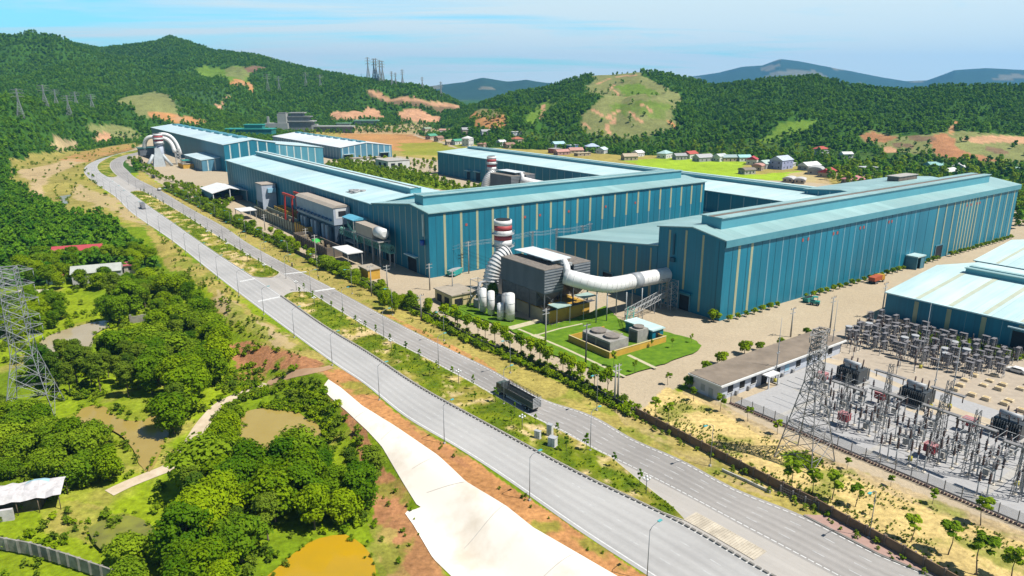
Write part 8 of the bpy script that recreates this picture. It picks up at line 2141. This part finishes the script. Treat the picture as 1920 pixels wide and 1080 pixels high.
# works vehicles in the yard
orange = mat('loader_orange', (.48, .10, .03), (.32, .07, .025), .8, .6); yel = mat('loader_yellow', (.62, .32, .03), (.5, .25, .025), .8, .5)
g = G0(1642, 530); o = thing('dump_truck', 'rusty orange dump truck with yellow cab parked along the tallest hall hedge', 'dump truck', (g[0], g[1], 0), GA - math.pi / 2)
mb = MB(); mb.extrude([(-3.4, 1.2), (1.6, 1.2), (2.0, 2.9), (1.8, 2.9), (-3.6, 2.6)], 'x', -1.3, 1.3); mb.build('tipper', orange, o)
mb = MB(); mb.extrude([(2.1, .8), (4.2, .8), (4.2, 1.9), (3.9, 2.9), (2.1, 2.9)], 'x', -1.2, 1.2); mb.build('cab', yel, o); mb = MB(); mb.box(-1.0, 1.0, 4.06, 4.22, 1.9, 2.6); mb.build('windscreen', glass_d, o)
wheels(o, (-1.1, 1.1), (-2.4, -1.1, 3.1), .55, .4); MB().box(-.5, .5, -3.4, 4, .7, 1.1).build('chassis', steel_dk, o)
g = G0(1527, 572); grn = mat('machine_green', (.03, .26, .22), (.02, .18, .16), .8, .5)
o = thing('forklift', 'teal green forklift standing on the yard before the tallest hall', 'forklift', (g[0], g[1], 0), GA + .4)
MB().box(-.9, .9, -1.6, 1.2, .6, 1.6).build('body', grn, o); MB().box(-.9, .9, -.9, .7, 2.9, 3.05).build('cab_roof', grn, o)
mb = MB()
for x in (-.8, .72):
    for y in (-.85, .6): mb.box(x, x + .08, y, y + .08, 1.6, 2.9)
mb.build('cab_posts', steel_dk, o); mb = MB(); mb.box(-.5, -.4, 1.25, 1.4, .2, 3.4); mb.box(.4, .5, 1.25, 1.4, .2, 3.4); mb.box(-.5, -.4, 1.41, 2.6, .15, .22); mb.box(.4, .5, 1.41, 2.6, .15, .22); mb.build('mast', steel_dk, o)
wheels(o, (-.85, .85), (-1.1, .8), .5, .35)
g = G0(1515, 566); o = thing('skip', 'green open skip beside the forklift at the hedge', 'skip', (g[0], g[1], 0), GA)
mb = MB(); mb.extrude([(-1.6, .3), (1.6, .3), (2.2, 1.8), (-2.2, 1.8)], 'y', -1, 1); mb.build('tub', grn, o); MB().box(-2, 2, -.8, .8, 1.81, 1.83).build('fill', dark_m, o)
g = G0(853, 516); o = thing('skip', 'teal tipping skip standing on the verge before the central hall poles', 'skip', (g[0], g[1], .1), GA + .5)
mb = MB(); mb.extrude([(-3, .4), (3, .4), (3.8, 2.4), (-3.8, 2.4)], 'y', -1.6, 1.6); mb.build('tub', mat('skip_teal', (.02, .32, .30), (.015, .24, .23), .8, .5), o); MB().box(-3.6, 3.6, -1.4, 1.4, 2.41, 2.44).build('fill', steel, o)
g = G0(1068, 688 - 30)
# cabinets in the median
cabm = mat('cabinet_white', (.72, .71, .68), (.6, .59, .56), 1, .6)
for (u, v), w, d_, h, lb in (((1008, 823), 1.3, .7, 1.7, 'small pale utility cabinet alone at left in the median grass'), ((1031, 818), 1.2, .9, 2.6, 'tall pale utility cabinet behind the square one in the median'), ((1036, 837), 1.6, 1.3, 1.9, 'square white utility cabinet in front of the tall one in the median')):
    g = G0(u, v); o = thing('utility_cabinet', lb, 'cabinet', (g[0], g[1], .17), -.55, 'cabinets in the median')
    MB().box(-w / 2, w / 2, -d_ / 2, d_ / 2, .15, h).build('case', cabm, o); MB().box(-w / 2 - .08, w / 2 + .08, -d_ / 2 - .08, d_ / 2 + .08, h + .005, h + .12).build('lid', galv, o)
    MB().box(-w / 2 - .1, w / 2 + .1, -d_ / 2 - .1, d_ / 2 + .1, -.2, .149).build('plinth', conc_grey, o); MB().box(-.04, .04, -d_ / 2 - .02, -d_ / 2 - .003, .3, h - .1).build('door_seam', steel_dk, o)
HAZE = 7.5e-5
# ------------------------------------------------------------------ haze
hz_m = bpy.data.materials.new('haze_air'); hz_m.use_nodes = True
nt = hz_m.node_tree; nt.nodes.clear()
ho = nt.nodes.new('ShaderNodeOutputMaterial'); hv = nt.nodes.new('ShaderNodeVolumePrincipled')
hv.inputs['Color'].default_value = (0.18, 0.54, 1.0, 1); hv.inputs['Density'].default_value = HAZE; hv.inputs['Anisotropy'].default_value = 0.2
nt.links.new(hv.outputs[0], ho.inputs['Volume'])
mb = MB(); mb.box(-9800, 9800, -400, 9800, -12, 470); hzo = mb.build('haze', hz_m); hzo['kind'] = 'stuff'
tag(hzo, 'thin pale blue air in front of the far hills', 'haze', kind='stuff')
